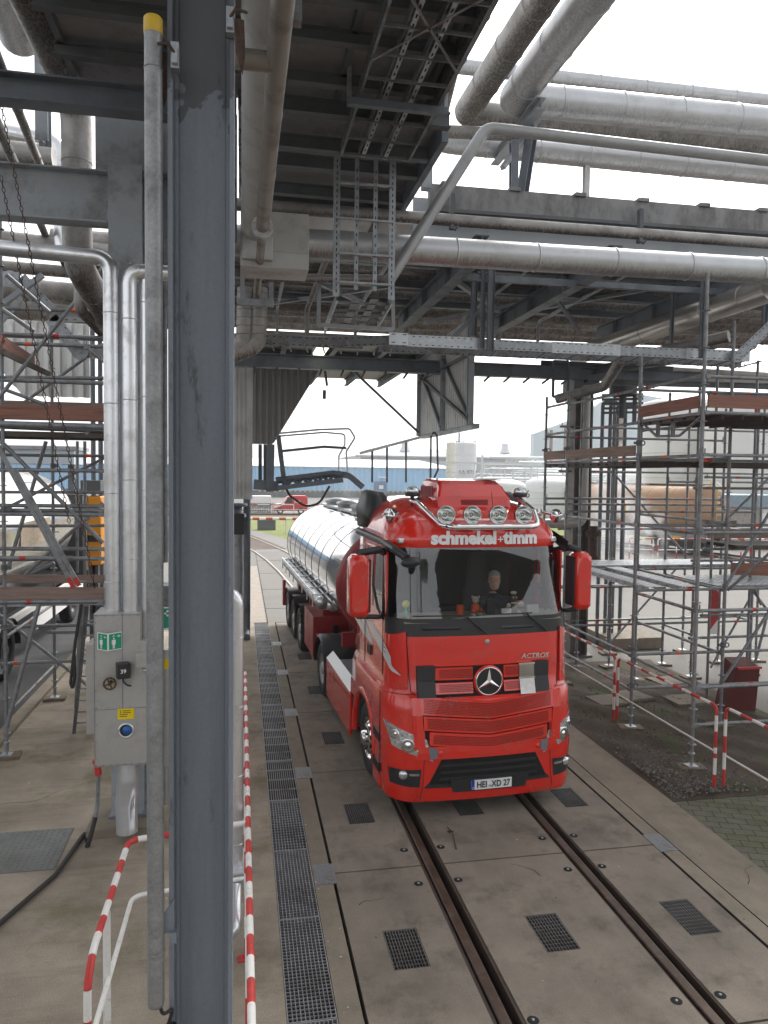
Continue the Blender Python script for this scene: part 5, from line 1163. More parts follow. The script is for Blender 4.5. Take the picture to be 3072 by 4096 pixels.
# elbowed clad pipe right of the nearest column
p = dd(508, 1400, Y=6.6)
pipe('clad_pipe', [(p.x-.5, 6.6, dd(505, 1285, Y=6.6).z), (p.x+.012, 6.6, dd(505, 1285, Y=6.6).z), (p.x+.012, 6.6, .55)], .062, m_alu_l, 'pale clad pipe with a segmented elbow just right of the nearest column', None, .10, .62, rivet=True, sw=.004)
t2 = thing('pump_box', (p.x, 6.6, 0), 'pale clad box with a stub pipe at the foot of the elbowed pipe', 'box')
MB().bb(p.x-.22, p.x+.10, 6.45, 6.9, .28, .55).build('box_body', m_alu, t2, bev=.01)
MB().tube([(p.x+.0, 6.35, .50), (p.x+.0, 6.1, .25), (p.x-.25, 6.05, .2)], .065, 14, .1).build('stub_pipe', m_alu_l, t2)
MB().lathe([(.066, -.03), (.066, .05)], (p.x, 6.3, .44), (0, -1, -1), 16).build('yellow_label', MATS['yellow_label'], t2)
# ---- D. overhead deck with ribs, girder, beams
t = thing('overhead_deck', (1, 4, 8.2), 'dark underside of the steel deck over the loading track', 'deck')
xl = -1.77; xr = 2.02
b = MB(); b.bb(xl, xr, -2, 8.6, 8.22, 8.30); b.bb(-.05, 2.3, 8.6, 11.3, 8.22, 8.30); b.build('deck_plate', m_deck, t)
MB().bb(xr-.02, xr+.05, -2, 8.55, 7.98, 8.30).build('edge_beam', m_steel, t); MB().bb(2.28, 2.36, 8.55, 11.3, 7.95, 8.30).build('edge_beam', m_steel, t)
for x_ in (xl+.06, .15, 1.02, xr-.08): MB().bb(x_-.03, x_+.03, -2, 8.6, 8.13, 8.22).build('deck_stringer', m_steel_d, t)
for y_ in (8.3, 9.2, 9.75, 10.7, 11.1): MB().ibeam((-.05, y_, 8.06), (2.3, y_, 8.06), .16, .12, .008, .01).build('deck_rib', m_steel_d, t)
for k, y_ in enumerate((2.6, 3.6, 4.55, 5.5, 6.4, 7.0, 7.75)): MB().ibeam((xl, y_, 8.08), (xr, y_, 8.08), .12, .10, .008, .01).build('deck_rib', m_steel_d, t)
def beam(x0_, x1__, Y, zt_, zb_, lab, m_=m_steel, bw=.2, nm='steel_beam', grp=None):
    t_ = thing(nm, (x0_, Y, zb_), lab, 'beam', grp); q = MB(); q.ibeam((x0_, Y, (zt_+zb_)/2), (x1__, Y, (zt_+zb_)/2), zt_-zb_, bw, .012, .018)
    q.build('beam_profile', m_, t_); return t_
beam(-9, -.06, 8.02, 7.92, 7.66, 'upper cross beam under the deck passing behind the nearest column', m_steel, .22)
gz = 7.42
beam(-9, -1.47, 8.85, dd(100, 365, Y=8.85).z, dd(100, 478, Y=8.85).z, 'deep grey beam joining the light column from the left', m_steel_l, .24)
t = thing('deck_girder', (0, 8.9, 7.2), 'deep grey girder under the rear edge of the deck', 'girder')
MB().bb(-1.62, -.06, 8.95, 8.97, 7.42, 8.2).build('girder_web', m_steel_l, t)
MB().bb(-1.45, -.06, 8.80, 9.12, 7.40, 7.42).build('girder_flange', m_steel, t)
MB().bb(-1.09, -.06, 8.97, 8.99, 6.75, 7.40).build('lower_web', m_steel, t)
b = MB()
for x_ in (-.9, -.3): b.bb(x_-.005, x_+.005, 8.82, 8.95, 7.42, 8.2)
b.build('web_stiffeners', m_steel, t)
# stub post on the left
p = dd(92, 100, Y=9.5); b = MB(); b.ibeam((p.x, 9.5, 7.9), (p.x, 9.5, dd(92, 88, Y=9.5).z), .18, .14, up=(0, 1, 0)); b.ibeam((p.x-.25, 9.5, dd(92, 88, Y=9.5).z+.06), (p.x+.3, 9.5, dd(92, 88, Y=9.5).z+.06), .13, .14)
tag(b.build('stub_post', m_steel_l), 'short T-headed steel post against the sky at upper left', 'post')
# ---- E. left overhead pipes
def ypipe(xa, ya, xb, yb, Z, r, m_, lab, extra=(), grp=None, pitch=1.2, near=-1.0):
    a = dd(xa, ya, Z=Z); c_ = dd(xb, yb, Z=Z); x_ = (a.x+c_.x)/2
    return pipe('overhead_pipe', [(x_, near, Z), (x_+.0, c_.y, Z)]+[V(e) for e in extra], r, m_, lab, grp, None, pitch)
a = dd(165, 228, Z=8.35); dp = dd(163, 400, Y=a.y)
pipe('overhead_pipe', [(a.x+.02, 0, 8.35), (a.x, a.y, 8.35), (a.x, a.y, dd(163, 570, Y=a.y).z), (dd(230, 680, Y=a.y+1.2).x, a.y+1.2, dd(230, 680, Y=a.y+1.2).z), (dd(330, 830, Y=a.y+2).x, a.y+2, dd(330, 830, Y=a.y+2).z)], .17, m_alu_d, 'thick grimy pipe overhead at left turning down behind the beams', None, .3, 1.1)
for (xa, ya, xb, yb, Z, r, lab) in ((0, 140, 88, 362, 8.0, .05, 'thin grimy pipe crossing behind the beams at upper left'), (-20, 235, 60, 420, 7.8, .055, 'lower thin grimy pipe at the left picture edge'), (20, 0, 40, 60, 9.3, .25, 'fat pale pipe in the top left corner')):
    a = dd(xa, ya, Z=Z); c_ = dd(xb, yb, Z=Z); pipe('overhead_pipe', [ext(c_, a, 3.0), ext(a, c_, 2.2 if r < .1 else 1.3)], r, m_alu_d if r < .1 else m_alu, lab, None, None, 1.3)
def xpipe(xa, ya, xb, yb, Y, r, m_, lab, kl=.0, kr=.0, pre=(), post=(), pitch=1.0, grp=None, nm='clad_pipe', **k):
    a = dd(xa, ya, Y=Y); c_ = dd(xb, yb, Y=Y); A_ = a-(c_-a)*kl; B_ = c_+(c_-a)*kr
    return pipe(nm, [V(e) for e in pre]+[A_, B_]+[V(e) for e in post], r, m_, lab, grp, None, pitch, **k)
p = dd(128, 318, Y=12.5); xpipe(0, 285, 127, 310, 12.5, .13, m_alu_l, 'pale clad pipe with a square elbow seen between the two left beams', 2, 0, post=[(p.x+.05, 12.5, 7.4)])
xpipe(0, 330, 90, 338, 11.5, .17, m_alu_d, 'grimy fat pipe behind the left beams', 2, .3)
xpipe(0, 520, 170, 540, 12.8, .16, m_alu_d, 'grimy pipe just under the deep left beam', 2, .6)
xpipe(0, 620, 200, 640, 14.5, .2, m_alu_d, 'fat brown pipe behind the left scaffold', 2, .8)
xpipe(0, 662, 210, 676, 15.2, .22, m_alu_d, 'fatter dark pipe below it behind the left scaffold', 2, .8)
xpipe(0, 575, 200, 592, 13.6, .10, m_alu_d, 'narrow pipe above the brown pipes at left', 2, .8)
p = dd(172, 560, Y=10.4); pipe('overhead_pipe', [(p.x, 10.4, p.z+1.5), (p.x, 10.4, dd(172, 668, Y=10.4).z), (dd(232, 730, Y=11.4).x, 11.4, dd(232, 730, Y=11.4).z)], .075, m_alu_d, 'dull pipe bending right behind the bright pipes', None, .12, 0)
# corrugated cladding wall seen through the left scaffold
def corr_wall(nm, lab, x0_, x1__, Y, z0, z1__, m_, hfun=None, pitch=.22, dep=.04):
    q = MB(); q.corr((x0_, Y, 0), (x1__, Y, 0), hfun or (lambda u: (z0, z1__)), pitch, dep, nrm=(0, -1, 0)); return tag(q.build(nm, m_), lab, 'wall')
m_corr = mat('pale_corrugated_sheet', (.60, .60, .59), .5, .2, .06, 2, dirt=(.28, .26, .24), damt=.4)
a = dd(0, 700, Y=19); c_ = dd(195, 705, Y=19)
corr_wall('corrugated_wall', 'pale corrugated wall with a slanted foot behind the left scaffold', a.x-2, c_.x, 19, 0, 0, m_corr, lambda u: (dd(195, 860, Y=19).z-.0+max(0, (.62-u))*5.0, dd(100, 690, Y=19).z), .26, .10)
for i, (x_, r) in enumerate(((203, .055), (219, .055), (236, .05))):
    p = dd(x_-2, 900, Y=18.0+i*.3); pipe('riser_pipe', [(p.x, p.y, .0), (p.x, p.y, 7.6)], r, m_steel, ('left', 'middle', 'right')[i]+' of the three blue-grey risers behind the bright pipes', 'risers beside the corrugated wall')
# chains
def chain(pa, pb, lab, sag=.0):
    q = MB(); L = (V(pb)-V(pa)).length; n_ = int(L/.055); d = (V(pb)-V(pa)).normalized()
    for k in range(n_):
        c_ = V(pa).lerp(V(pb), (k+.5)/n_); x, y, z = basis(pa, pb); ax = x if k % 2 else y; s_ = y if k % 2 else x
        P = [c_+d*.032*math.cos(t_)+s_*.014*math.sin(t_) for t_ in [i*math.pi/4 for i in range(9)]]; q.tube(P, .0045, 5, caps=False)
    return tag(q.build('chain', m_rust), lab, 'chain', 'chains hanging in front of the left scaffold')
chain(dd(2, 380, Y=8.3), dd(150, 1130, Y=8.3), 'left one of two rusty chains hanging before the left scaffold'); chain(dd(-12, 150, Y=8.1), dd(205, 1270, Y=8.1)+V((0, 0, 0)), 'right and longer one of two rusty chains before the left scaffold')
# ---- F. duct, smaller pipe with flange, branch
t = thing('ventilation_duct', (.155, 5, 6.85), 'pale round duct running overhead towards a boxed junction', 'duct')
b = MB(); b.cyl((.155, .5, 7.0), (.155, 9.25, 7.0), .165, 32); seams(b, [(.155, .5, 7), (.155, 9.2, 7)], .165, 1.25, .004)
for k in range(40): b.ball((.155-.155, .8+k*.2, 6.945), .006, 6)
b.build('duct_shell', m_white_duct, t)
b = MB(); bx0, bx1 = -.02, .80; b.bb(bx0, bx1, 9.2, 9.75, 6.55, 7.22); b.bb(bx0+.02, .36, 9.12, 9.2, 6.62, 6.9); b.bb(bx0-.006, bx1+.006, 9.19, 9.205, 6.74, 6.755)
b.build('junction_box', m_white_duct, t, bev=.01)
a = dd(601, 30, Z=6.62); c_ = dd(570, 490, Z=6.62); xm_ = (a.x+c_.x)/2
t = thing('flanged_pipe', (xm_, 6, 6.5), 'grey-brown pipe with a bolted flange hanging under the pale duct', 'pipe')
m_fp = mat('dull_brown_grey_pipe', (.25, .225, .20), .45, .5, .12, 2, dirt=(.10, .08, .06), damt=.6, dscale=2)
b = MB(); b.cyl((xm_+.01, .5, 6.62), (xm_, c_.y, 6.62), .068, 24)
e_ = dd(556, 645, Z=6.62); b.cyl((xm_, c_.y, 6.62), (xm_, e_.y, 6.62), .048, 20)
b.build('pipe_body', m_fp, t)
q = MB(); q.cyl((xm_, c_.y-.02, 6.62), (xm_, c_.y+.012, 6.62), .112, 28); q.cyl((xm_, c_.y+.02, 6.62), (xm_, c_.y+.05, 6.62), .112, 28)
for k in range(8): a_ = k*math.pi/4+.39; q.cyl((xm_+.09*math.cos(a_), c_.y-.045, 6.62+.09*math.sin(a_)), (xm_+.09*math.cos(a_), c_.y+.06, 6.62+.09*math.sin(a_)), .011, 6)
q.build('flange', m_alu, t)
j = dd(590, 135, Z=6.62); q = MB(); q.tube([(xm_, j.y, 6.62), (xm_-.32, j.y-.0, 6.62), (xm_-.32, j.y-.0, 7.3)], .062, 18, .09); q.build('branch_pipe', m_fp, t)
b = MB(); p = dd(575, 12, Z=6.7); b.bb(p.x-.35, p.x+.35, p.y-.03, p.y+.03, 6.80, 6.86); b.bb(p.x+.12, p.x+.2, p.y-.04, p.y+.04, 6.62, 6.8)
tag(b.build('pipe_hanger', m_galv_d), 'flat hanger bar above the flanged pipe at the top edge', 'hanger')
# bracket frame below the flange with lower pipes
a = dd(519, 652, Y=10.6); c_ = dd(592, 652, Y=10.6)
t = thing('trapeze_hanger', (a.x, 10.6, a.z), 'small grey trapeze frame carrying the two grimy elbows', 'hanger')
MB().bar((a.x-.05, 10.6, a.z), (c_.x, 10.6, a.z), .07, .09, up=(0, 0, 1)).build('cross_bar', m_steel_l, t)
MB().bar((a.x+.03, 10.6, a.z), (a.x+.03, 10.6, 8), .06, .05).build('hanger_leg', m_steel_l, t); MB().bar((c_.x-.04, 10.6, a.z), (c_.x-.04, 10.6, a.z+.35), .06, .05).build('hanger_leg', m_steel_l, t)
for i, (x_, l_) in enumerate(((528, 'left'), (557, 'right'))):
    a = dd(x_, 660, Y=11.2); e_ = dd(x_-8, 745, Y=11.2); pipe('grimy_elbow', [(a.x+.02, 11.2, a.z+.25), (a.x, 11.2, e_.z), (a.x-.6, 11.2, e_.z-.25)], .125, m_alu_d, l_+' grimy clad elbow below the trapeze frame', 'grimy elbows left of the truck lane', .22, .12, sw=.008)
a = dd(570, 600, Y=9.9); c_ = dd(845, 603, Y=9.9); pipe('cross_pipe', [a, c_], .055, m_alu_d, 'level grey pipe behind the foot of the cable ladder', None, None, 0)
pipe('cross_pipe', [dd(838, 610, Y=9.2), dd(1050, 276, Y=9.2), ext(dd(1050, 276, Y=9.2), dd(1659, 347, Y=9.2), 1.3)], .072, mat('dull_zinc_pipe', (.36, .365, .37), .45, .5, .08, 3, dirt=(.22, .21, .2), damt=.5), 'grey pipe rising diagonally and running off to the right', None, .22, 0)
# ---- G. big crossing pipe and right-hand pipe bridge
a = at(1180, 965, Y=9.5); c_ = at(3072, 1085, Y=9.5); a = at(1700, 1004, Y=9.5); c_ = at(3072, 1085, Y=9.5)
pipe('clad_pipe', [ext(c_, a, 1.72), ext(a, c_, 1.8)], .182, m_alu, 'large bright clad pipe crossing the whole right side above the truck', None, None, 1.12, rivet=True, sw=.012)
zr1 = lambda x, y: (1700+x/1.2092, 200+y/1.2092)
def X2(xa, ya, xb, yb, Y, r, m_, lab, kl=0., kr=.5, pre=(), pitch=1.0, br=None, grp=None):
    a = at(*zr1(xa, ya), Y=Y); c_ = at(*zr1(xb, yb), Y=Y); A_ = a-(c_-a)*kl
    return pipe('bridge_pipe', [V(e) for e in pre]+[A_, c_+(c_-a)*kr], r, m_, lab, grp, br, pitch, sw=.012)
X2(400, 105, 1659, 247, 14.0, .14, m_alu, 'topmost clad pipe against the sky at upper right', .3, .5)
a = at(*zr1(430, 235), Y=12.0); n0 = at(*zr1(565, 0), Z=a.z)
X2(470, 240, 1659, 355, 12.0, .27, m_alu, 'fat clad pipe whose end bends towards the viewer at upper right', 0, .5, pre=[V((a.x+.15, 2.0, a.z)), V((a.x+.02, 12.0, a.z))], pitch=1.1, br=.45)
a = at(*zr1(200, 300), Y=12.6)
X2(240, 310, 1659, 455, 12.6, .22, m_alu_d, 'grimy clad pipe bending towards the viewer below the fat one', 0, .5, pre=[V((a.x+.2, 2.0, a.z)), V((a.x, 12.6, a.z))], br=.4)
a = at(*zr1(60, 390), Y=11.8)
X2(120, 395, 420, 410, 11.8, .10, m_alu_d, 'short dark elbow pipe left of the bridge post', 0, .1, pre=[V((a.x+.1, 2.0, a.z+.6)), V((a.x, 11.0, a.z+.5)), V((a.x, 11.8, a.z))], br=.2)
X2(150, 450, 1659, 600, 13.4, .20, m_alu, 'lowest clad bridge pipe with a segmented left bend', 0, .5, pre=[at(*zr1(60, 425), Y=13.4)+V((-.1, 0, .55)), at(*zr1(80, 440), Y=13.4)], pitch=1.0, br=.4)
X2(20, 815, 1659, 935, 10.6, .085, m_alu_d, 'slim grimy pipe under the weathered bridge fascia', .75, .5, pitch=0)
# bridge fascia
t = thing('pipe_bridge', (5, 11.2, 7), 'weathered grey pipe bridge crossing at upper right', 'bridge')
def quadbox(nm, A_, B_, C2, D_, th, m_, par):
    q = MB(); q.poly([A_, B_, C2, D_], th, (0, -1, 0)); return q.build(nm, m_, par)
m_fas = mat('weathered_fascia', (.26, .26, .26), .7, .1, .18, 1.2, dirt=(.075, .07, .06), damt=.75, dscale=1.4, dlo=.45, dhi=.62, stretch=(1, 1, .5))
A_ = at(*zr1(25, 645), Y=11.2); B_ = at(*zr1(1659, 780), Y=11.2); Cb = at(*zr1(1659, 882), Y=11.2); Db = at(*zr1(25, 765), Y=11.2)
B_ = ext(A_, B_, 1.5); Cb = ext(Db, Cb, 1.5)
quadbox('fascia', A_, B_, Cb, Db, .15, m_fas, t)
for k in range(9):
    p = A_.lerp(B_, .03+k*.125); MB().bb(p.x-.09, p.x+.09, 11.15, 11.35, p.z-.02, p.z+.035).build('bearing_pad', m_fas, t)
A2_ = at(*zr1(-60, 868), Y=11.5); B2_ = at(*zr1(1659, 960), Y=11.5); C2_ = at(*zr1(1659, 1060), Y=11.5); D2_ = at(*zr1(-60, 980), Y=11.5)
A2_.z += .5; B2_.z += .4
B2_ = ext(A2_, B2_, 1.5); C2_ = ext(D2_, C2_, 1.5); C2_.z -= .1; D2_.z -= .1
m_web = mat('pale_bridge_web', (.42, .45, .48), .55, 0, .06, 2, dirt=(.28, .28, .28), damt=.4)
quadbox('bridge_web', A2_, B2_, C2_, D2_, .02, m_web, t)
MB().bar(D2_+V((0, -.1, 0)), C2_+V((0, -.1, 0)), .26, .02, up=(0, 0, 1)).build('bottom_flange', m_steel_d, t)
MB().bar(Db+V((0, .05, -.03)), Cb+V((0, .05, -.03)), .22, .05, up=(0, 0, 1)).build('top_channel', m_steel_d, t)
for (x_, l_) in ((130, 'left'), (1040, 'middle')):
    p = at(*zr1(x_, 800+ (x_-130)*.075), Y=10.6); q = MB(); q.bb(p.x-.03, p.x+.03, 10.55, 10.65, p.z-.20, p.z+.30); q.tube([p+V((0, -.02, -.18)), p+V((.04, -.04, -.22)), p+V((.08, -.04, -.16))], .02, 6); tag(q.build('pipe_hanger', m_steel_d), l_+' dark hook hanger under the bridge fascia', 'hanger', 'hangers under the bridge fascia')
# bridge posts (A-frame with crosshead)
p = at(*zr1(445, 700), Y=11.6); tp_ = at(*zr1(520, 380), Y=11.9); tq = at(*zr1(430, 440), Y=11.6)
t = thing('bridge_post', (p.x, 11.6, p.z-.3), 'slanting twin-legged steel post standing on the bridge fascia', 'post')
MB().ibeam(p+V((.02, 0, -.5)), tp_, .16, .14).build('inclined_leg', m_steel, t); MB().ibeam(p+V((-.05, 0, -.5)), V((tq.x, 11.6, tq.z)), .12, .12).build('upright_leg', m_steel, t)
MB().ibeam(tp_+V((-.1, -.6, .12)), tp_+V((-.1, 1.6, .12)), .18, .16).build('crosshead', m_steel_l, t)
q0 = at(*zr1(375, 570), Y=11.4); MB().bar(q0, at(*zr1(560, 320), Y=12.4), .08, .07).build('knee_brace', m_steel_l, t)
p = at(*zr1(778, 700), Y=13.4); MB(); tag(MB().ibeam((p.x, 13.4, p.z-.4), (p.x, 13.4, at(*zr1(778, 545), Y=13.4).z), .12, .10).build('bridge_post', mat('pale_white_post', (.62, .62, .62), .6)), 'pale slim post under the lowest bridge pipe', 'post')  # post in a plain pale off-white tone
p = at(*zr1(10, 500), Y=10.9); tag(MB().ibeam((p.x, 10.9, 8.3), (p.x, 10.9, 9.7), .16, .14, up=(0, 1, 0)).build('bridge_post', m_steel_l), 'grey post at the left end of the bridge fascia', 'post')
# ---- H. cable trays
m_slot = m_dark
def perf_rail(p0, p1, h, par, m_=m_galv, slot=.09, two=True, nrm=(0, -1, 0), name='side_rail'):
    """perforated cable-tray side rail: web, folded lips, dark slots punched near both edges"""
    p0, p1 = V(p0), V(p1); d = (p1-p0).normalized(); n_ = V(nrm); u = n_.cross(d).normalized()
    if u.dot(V((0, 0, 1))) < 0 or abs(u.z) < .01 and u.x < 0: u = -u
    q = MB(); q.m = 0
    q.bar(p0, p1, .003, h, up=u)
    for s_ in (-1, 1): q.bar(p0+u*s_*h/2-n_*.012, p1+u*s_*h/2-n_*.012, .028, .003, up=u)
    L = (p1-p0).length; k = slot; q.m = 1
    while k < L-slot:
        for s_ in ((-.36, .36) if two else (0,)):
            c_ = p0+d*k+u*h*s_+n_*.003; q.add([c_-d*.018-u*.006, c_+d*.018-u*.006, c_+d*.018+u*.006, c_-d*.018+u*.006], [(0, 1, 2, 3)])
        k += slot
    return q.build(name, [m_, m_slot], par)
X0, X1 = 1.15, 1.97
t = thing('cable_tray', (1.5, 6, 7.8), 'galvanised ladder cable tray running overhead towards the truck', 'cable tray')
for x_, nn in ((X0, (-1, 0, 0)), (X1, (-1, 0, 0))): perf_rail((x_, 1.0, 7.93), (x_, 9.0, 7.93), .13, t, m_galv_d, .08, nrm=nn)
for x_ in (X0+.27, X0+.54):
    q = MB(); q.bar((x_, 1, 7.875), (x_, 9, 7.875), .045, .004, up=(0, 0, 1)); q.m = 1; k = 1.1
    while k < 8.9: q.bb(x_-.007, x_+.007, k, k+.05, 7.870, 7.8725); k += .13
    q.m = 0; q.bar((x_-.05, 1, 7.93), (x_-.05, 9, 7.93), .004, .10, up=(0, 0, 1)); q.build('slotted_strip', [m_galv, m_slot], t)
for k in range(19): MB().bar((X0, 1.2+k*.43, 7.875), (X1, 1.2+k*.43, 7.875), .012, .035, up=(0, 0, 1)).build('rung', m_galv_d, t)
for a, c_ in (((X0, 5.7), (X1, 6.9)), ((X1, 5.7), (X0, 6.9))): MB().bar((a[0], a[1], 7.85), (c_[0], c_[1], 7.85), .025, .006, up=(0, 0, 1)).build('cross_brace', m_galv_d, t)
p = dd(850, 230, Z=7.80); b = MB(); b.bar((X0-.12, p.y, 7.80), (X1+.10, p.y, 7.80), .07, .07); tag(b.build('trapeze_bar', m_steel), 'square steel bar carrying the ladder cable tray', 'bar')
for x_, l_ in ((X0-.10, 'left'), (X1+.08, 'right')): tag(MB().bb(x_-.02, x_+.02, p.y-.03, p.y+.03, 7.84, 8.2).build('tray_hanger', m_galv), l_+' hanger of the square bar under the cable tray', 'hanger', 'hangers of the trapeze bar')
# vertical drop
xa, xb_ = dd(726, 640, Y=9.05).x, dd(846, 590, Y=9.05).x; za, zb_ = dd(735, 335, Y=9.05).z, dd(715, 640, Y=9.05).z
t = thing('cable_ladder', (1.5, 9.05, zb_), 'vertical cable ladder dropping from the overhead tray in front of the big pipe', 'cable ladder')
for x_ in (xa, xb_): perf_rail((x_, 9.05, zb_), (x_, 9.05, za), .075, t, m_galv, .07, False)
for x_ in (xa+(xb_-xa)*.36, xa+(xb_-xa)*.70): perf_rail((x_, 9.07, zb_+.1), (x_, 9.07, za), .045, t, m_galv, .11, False, name='slotted_strip')
for y_ in (398, 475, 550, 612): z_ = dd(780, y_, Y=9.05).z; MB().bar((xa, 9.04, z_), (xb_, 9.04, z_), .03, .025).build('rung', m_galv, t)
q0, q1 = dd(700, 712, Y=10.8), dd(815, 700, Y=10.8)
for x_, q in ((xa, q0), (xb_, q1)):
    perf_rail((x_, 9.05, zb_), (q.x, 10.8, q.z), .10, t, m_galv, .08, nrm=(-1, 0, 0), name='bend_rail')
for k in range(4): f = (k+.7)/4.5; MB().bar(V((xa, 9.05, zb_)).lerp(q0, f), V((xb_, 9.05, zb_)).lerp(q1, f), .012, .035, up=(0, 0, 1)).build('rung', m_galv_d, t)
for x_ in (.38, .70): MB().bar(V((xa+(xb_-xa)*x_, 9.07, zb_)), q0.lerp(q1, x_), .10, .008, up=(0, 0, 1)).build('slotted_strip', m_galv_d, t)
b = MB(); b.bar(dd(688, 702, Y=10.0), dd(850, 712, Y=10.0), .05, .05); b.bar(dd(690, 590, Y=10.0), dd(688, 702, Y=10.0), .05, .035); b.bar(dd(848, 610, Y=10.0), dd(850, 712, Y=10.0), .045, .035)
tag(b.build('tray_cradle', m_steel_l), 'U-shaped steel cradle under the foot of the cable ladder', 'cradle')
# horizontal tray along X
t = thing('cable_tray', (4, 11, 6.0), 'long perforated galvanised cable tray crossing above the truck roof', 'cable tray')
A_ = dd(880, 735, Y=11); B_ = dd(1620, 770, Y=11)
ml = [A_.lerp(B_, k/5) for k in range(6)]
for i in range(5): perf_rail(ml[i]+V((0, 0, .0)), ml[i+1], .15 if i % 2 else .17, t, m_galv if i % 2 else MATS.get('bright_galv') or mat('bright_galv', (.50, .53, .55), .4, .5, .18, 14, fine=.1), .10)
p = dd(862, 731, Y=10.95); q = MB(); q.bb(p.x-.15, p.x+.14, 10.955, 10.965, p.z-.095, p.z+.085); q.m = 1
for sx in (-.10, -.07, .07, .10):
    for sz in (-.06, .06): q.bb(p.x+sx-.012, p.x+sx+.012, 10.950, 10.954, p.z+sz-.007, p.z+sz+.007)
q.build('joint_plate', [mat('new_zinc_plate', (.62, .66, .68), .4, .4, .1, 6), m_slot], t)
A0 = dd(505, 712, Y=11.5); perf_rail(V((A0.x-.4, 11.5, A_.z)), V((A_.x-.6, 11.5, A_.z)), .15, t, m_galv_d, .10)
perf_rail(V((A_.x-1.15, 11.5, A_.z)), V((A_.x-.1, 10.98, A_.z)), .15, t, m_galv_d, .10, name='bend_rail')
perf_rail(A_+V((-.3, .75, 0)), B_+V((.4, .75, 0)), .12, t, m_galv_d, .10)
for k in range(34):
    x_ = A0.x-.3+k*.27; y0_ = 11.0 if x_ > A_.x else 11.35; MB().bar((x_, y0_, A_.z-.06+.0*k), (x_+.12, y0_+.75, A_.z-.06), .02, .02).build('rung', m_galv_d, t)
for k in range(5): x_ = A_.x+.1+k*1.4; MB().bar((x_, 11, A_.z-.075), (x_+.55, 11.7, A_.z-.075), .012, .006).build('cross_brace', m_galv_d, t); MB().bar((x_+.55, 11, A_.z-.075), (x_, 11.7, A_.z-.075), .012, .006).build('cross_brace', m_galv_d, t)
# elbow tray at the right end, rising
p = dd(1595, 770, Y=10.9); t = thing('tray_elbow', p, 'bolted riser elbow of the cable tray at the right picture edge', 'cable tray')
perf_rail(p, dd(1680, 690, Y=10.9), .16, t, m_galv, .08, name='side_rail'); MB().cyl(p+V((-.02, -.02, 0)), p+V((-.02, .0, 0)), .10, 20).build('pivot_disc', m_galv, t)
q = MB()
for k in range(6): a_ = k*math.pi/3; q.cyl(p+V((-.02+.06*math.cos(a_), -.04, .06*math.sin(a_))), p+V((-.02+.06*math.cos(a_), -.02, .06*math.sin(a_))), .009, 6)
q.build('pivot_bolts', m_galv_d, t)
# ---- I. hanger posts of the trays
zr = lambda x, y: (1700+x/1.2092, 950+y/1.2092)
for i, (x_, ya, yb, w_, l_) in enumerate(((312, 150, 552, .13, 'double post just above the truck roof lamps'), (232, 185, 475, .12, 'dark post left of the double post'), (1187, 262, 512, .07, 'slim post behind the long tray at right'), (1330, 215, 585, .08, 'post in front of the long tray at right'), (1636, 225, 445, .11, 'rightmost tray post by the picture edge'))):
    Y = 10.85 if i in (0, 3) else 11.9; a = at(*zr(x_, ya), Y=Y); c_ = at(*zr(x_, yb), Y=Y)
    q = MB(); q.channel((c_.x, Y, c_.z), (c_.x, Y, a.z+.2), w_*.8, .05, up=(1, 0, 0))
    if i == 0: q.channel((c_.x-.10, Y+.08, c_.z+.05), (c_.x-.10, Y+.08, a.z+.2), w_*.5, .04, up=(1, 0, 0))
    tag(q.build('hanger_post', m_steel), 'blue-grey '+l_, 'post', 'posts carrying the long cable tray')
def strut(x0_, y0_, x1__, y1__, Ya, Yb, w_, h, lab, m_=m_steel, I=False, nm='brace', grp=None, f=zr):
    a = at(*f(x0_, y0_), Y=Ya); c_ = at(*f(x1__, y1__), Y=Yb); q = MB()
    if I: q.ibeam(a, c_, h, w_)
    else: q.bar(a, c_, w_, h)
    return tag(q.build(nm, m_), lab, 'brace', grp)
strut(110, 510, 292, 325, 11.2, 11.2, .05, .06, 'diagonal strut left of the double post')
strut(180, 190, 1450, 266, 11.0, 11.0, .09, .09, 'long level bar just below the big bright pipe')
strut(0, 410, 560, 300, 13.0, 14.5, .08, .07, 'long flat diagonal brace under the pipe rows', m_steel_l)
strut(540, 165, 745, 450, 12.4, 14.0, .06, .06, 'thin diagonal brace crossing the middle beam')
# ---- J. Y-direction beams of the canopy frame
for i, ((x_, y_), l_) in enumerate((((340, 445), 'middle'), ((-30, 350), 'left'), ((800, 500), 'right'))):
    p = at(*zr(x_, y_), Z=7.15); x__ = p.x
    t = thing('canopy_beam', (x__, 9.4, 7.0), l_+' one of three steel beams running away under the pipe rows', 'beam', 'beams running away under the pipe rows')
    MB().ibeam((x__, 9.9, 7.22), (x__, 15.4, 7.22), .30, .20, .012, .016).build('beam_profile', m_steel, t)
    for yy in (11.5, 13.0, 14.5): MB().bb(x__-.1, x__+.1, yy, yy+.01, 7.08, 7.36).build('stiffener', m_steel, t)
p = at(*zr(1000, 480), Z=6.9)
pipe('clad_pipe', [(p.x, p.y+2.5, 6.9), (p.x, p.y, 6.9), (p.x+.02, 9.8, 6.9)], .20, mat('warm_bright_cladding', (.50, .47, .43), .3, .8, .1, 2), 'shiny clad pipe running away at right under the canopy', None, None, .95, sw=.008)
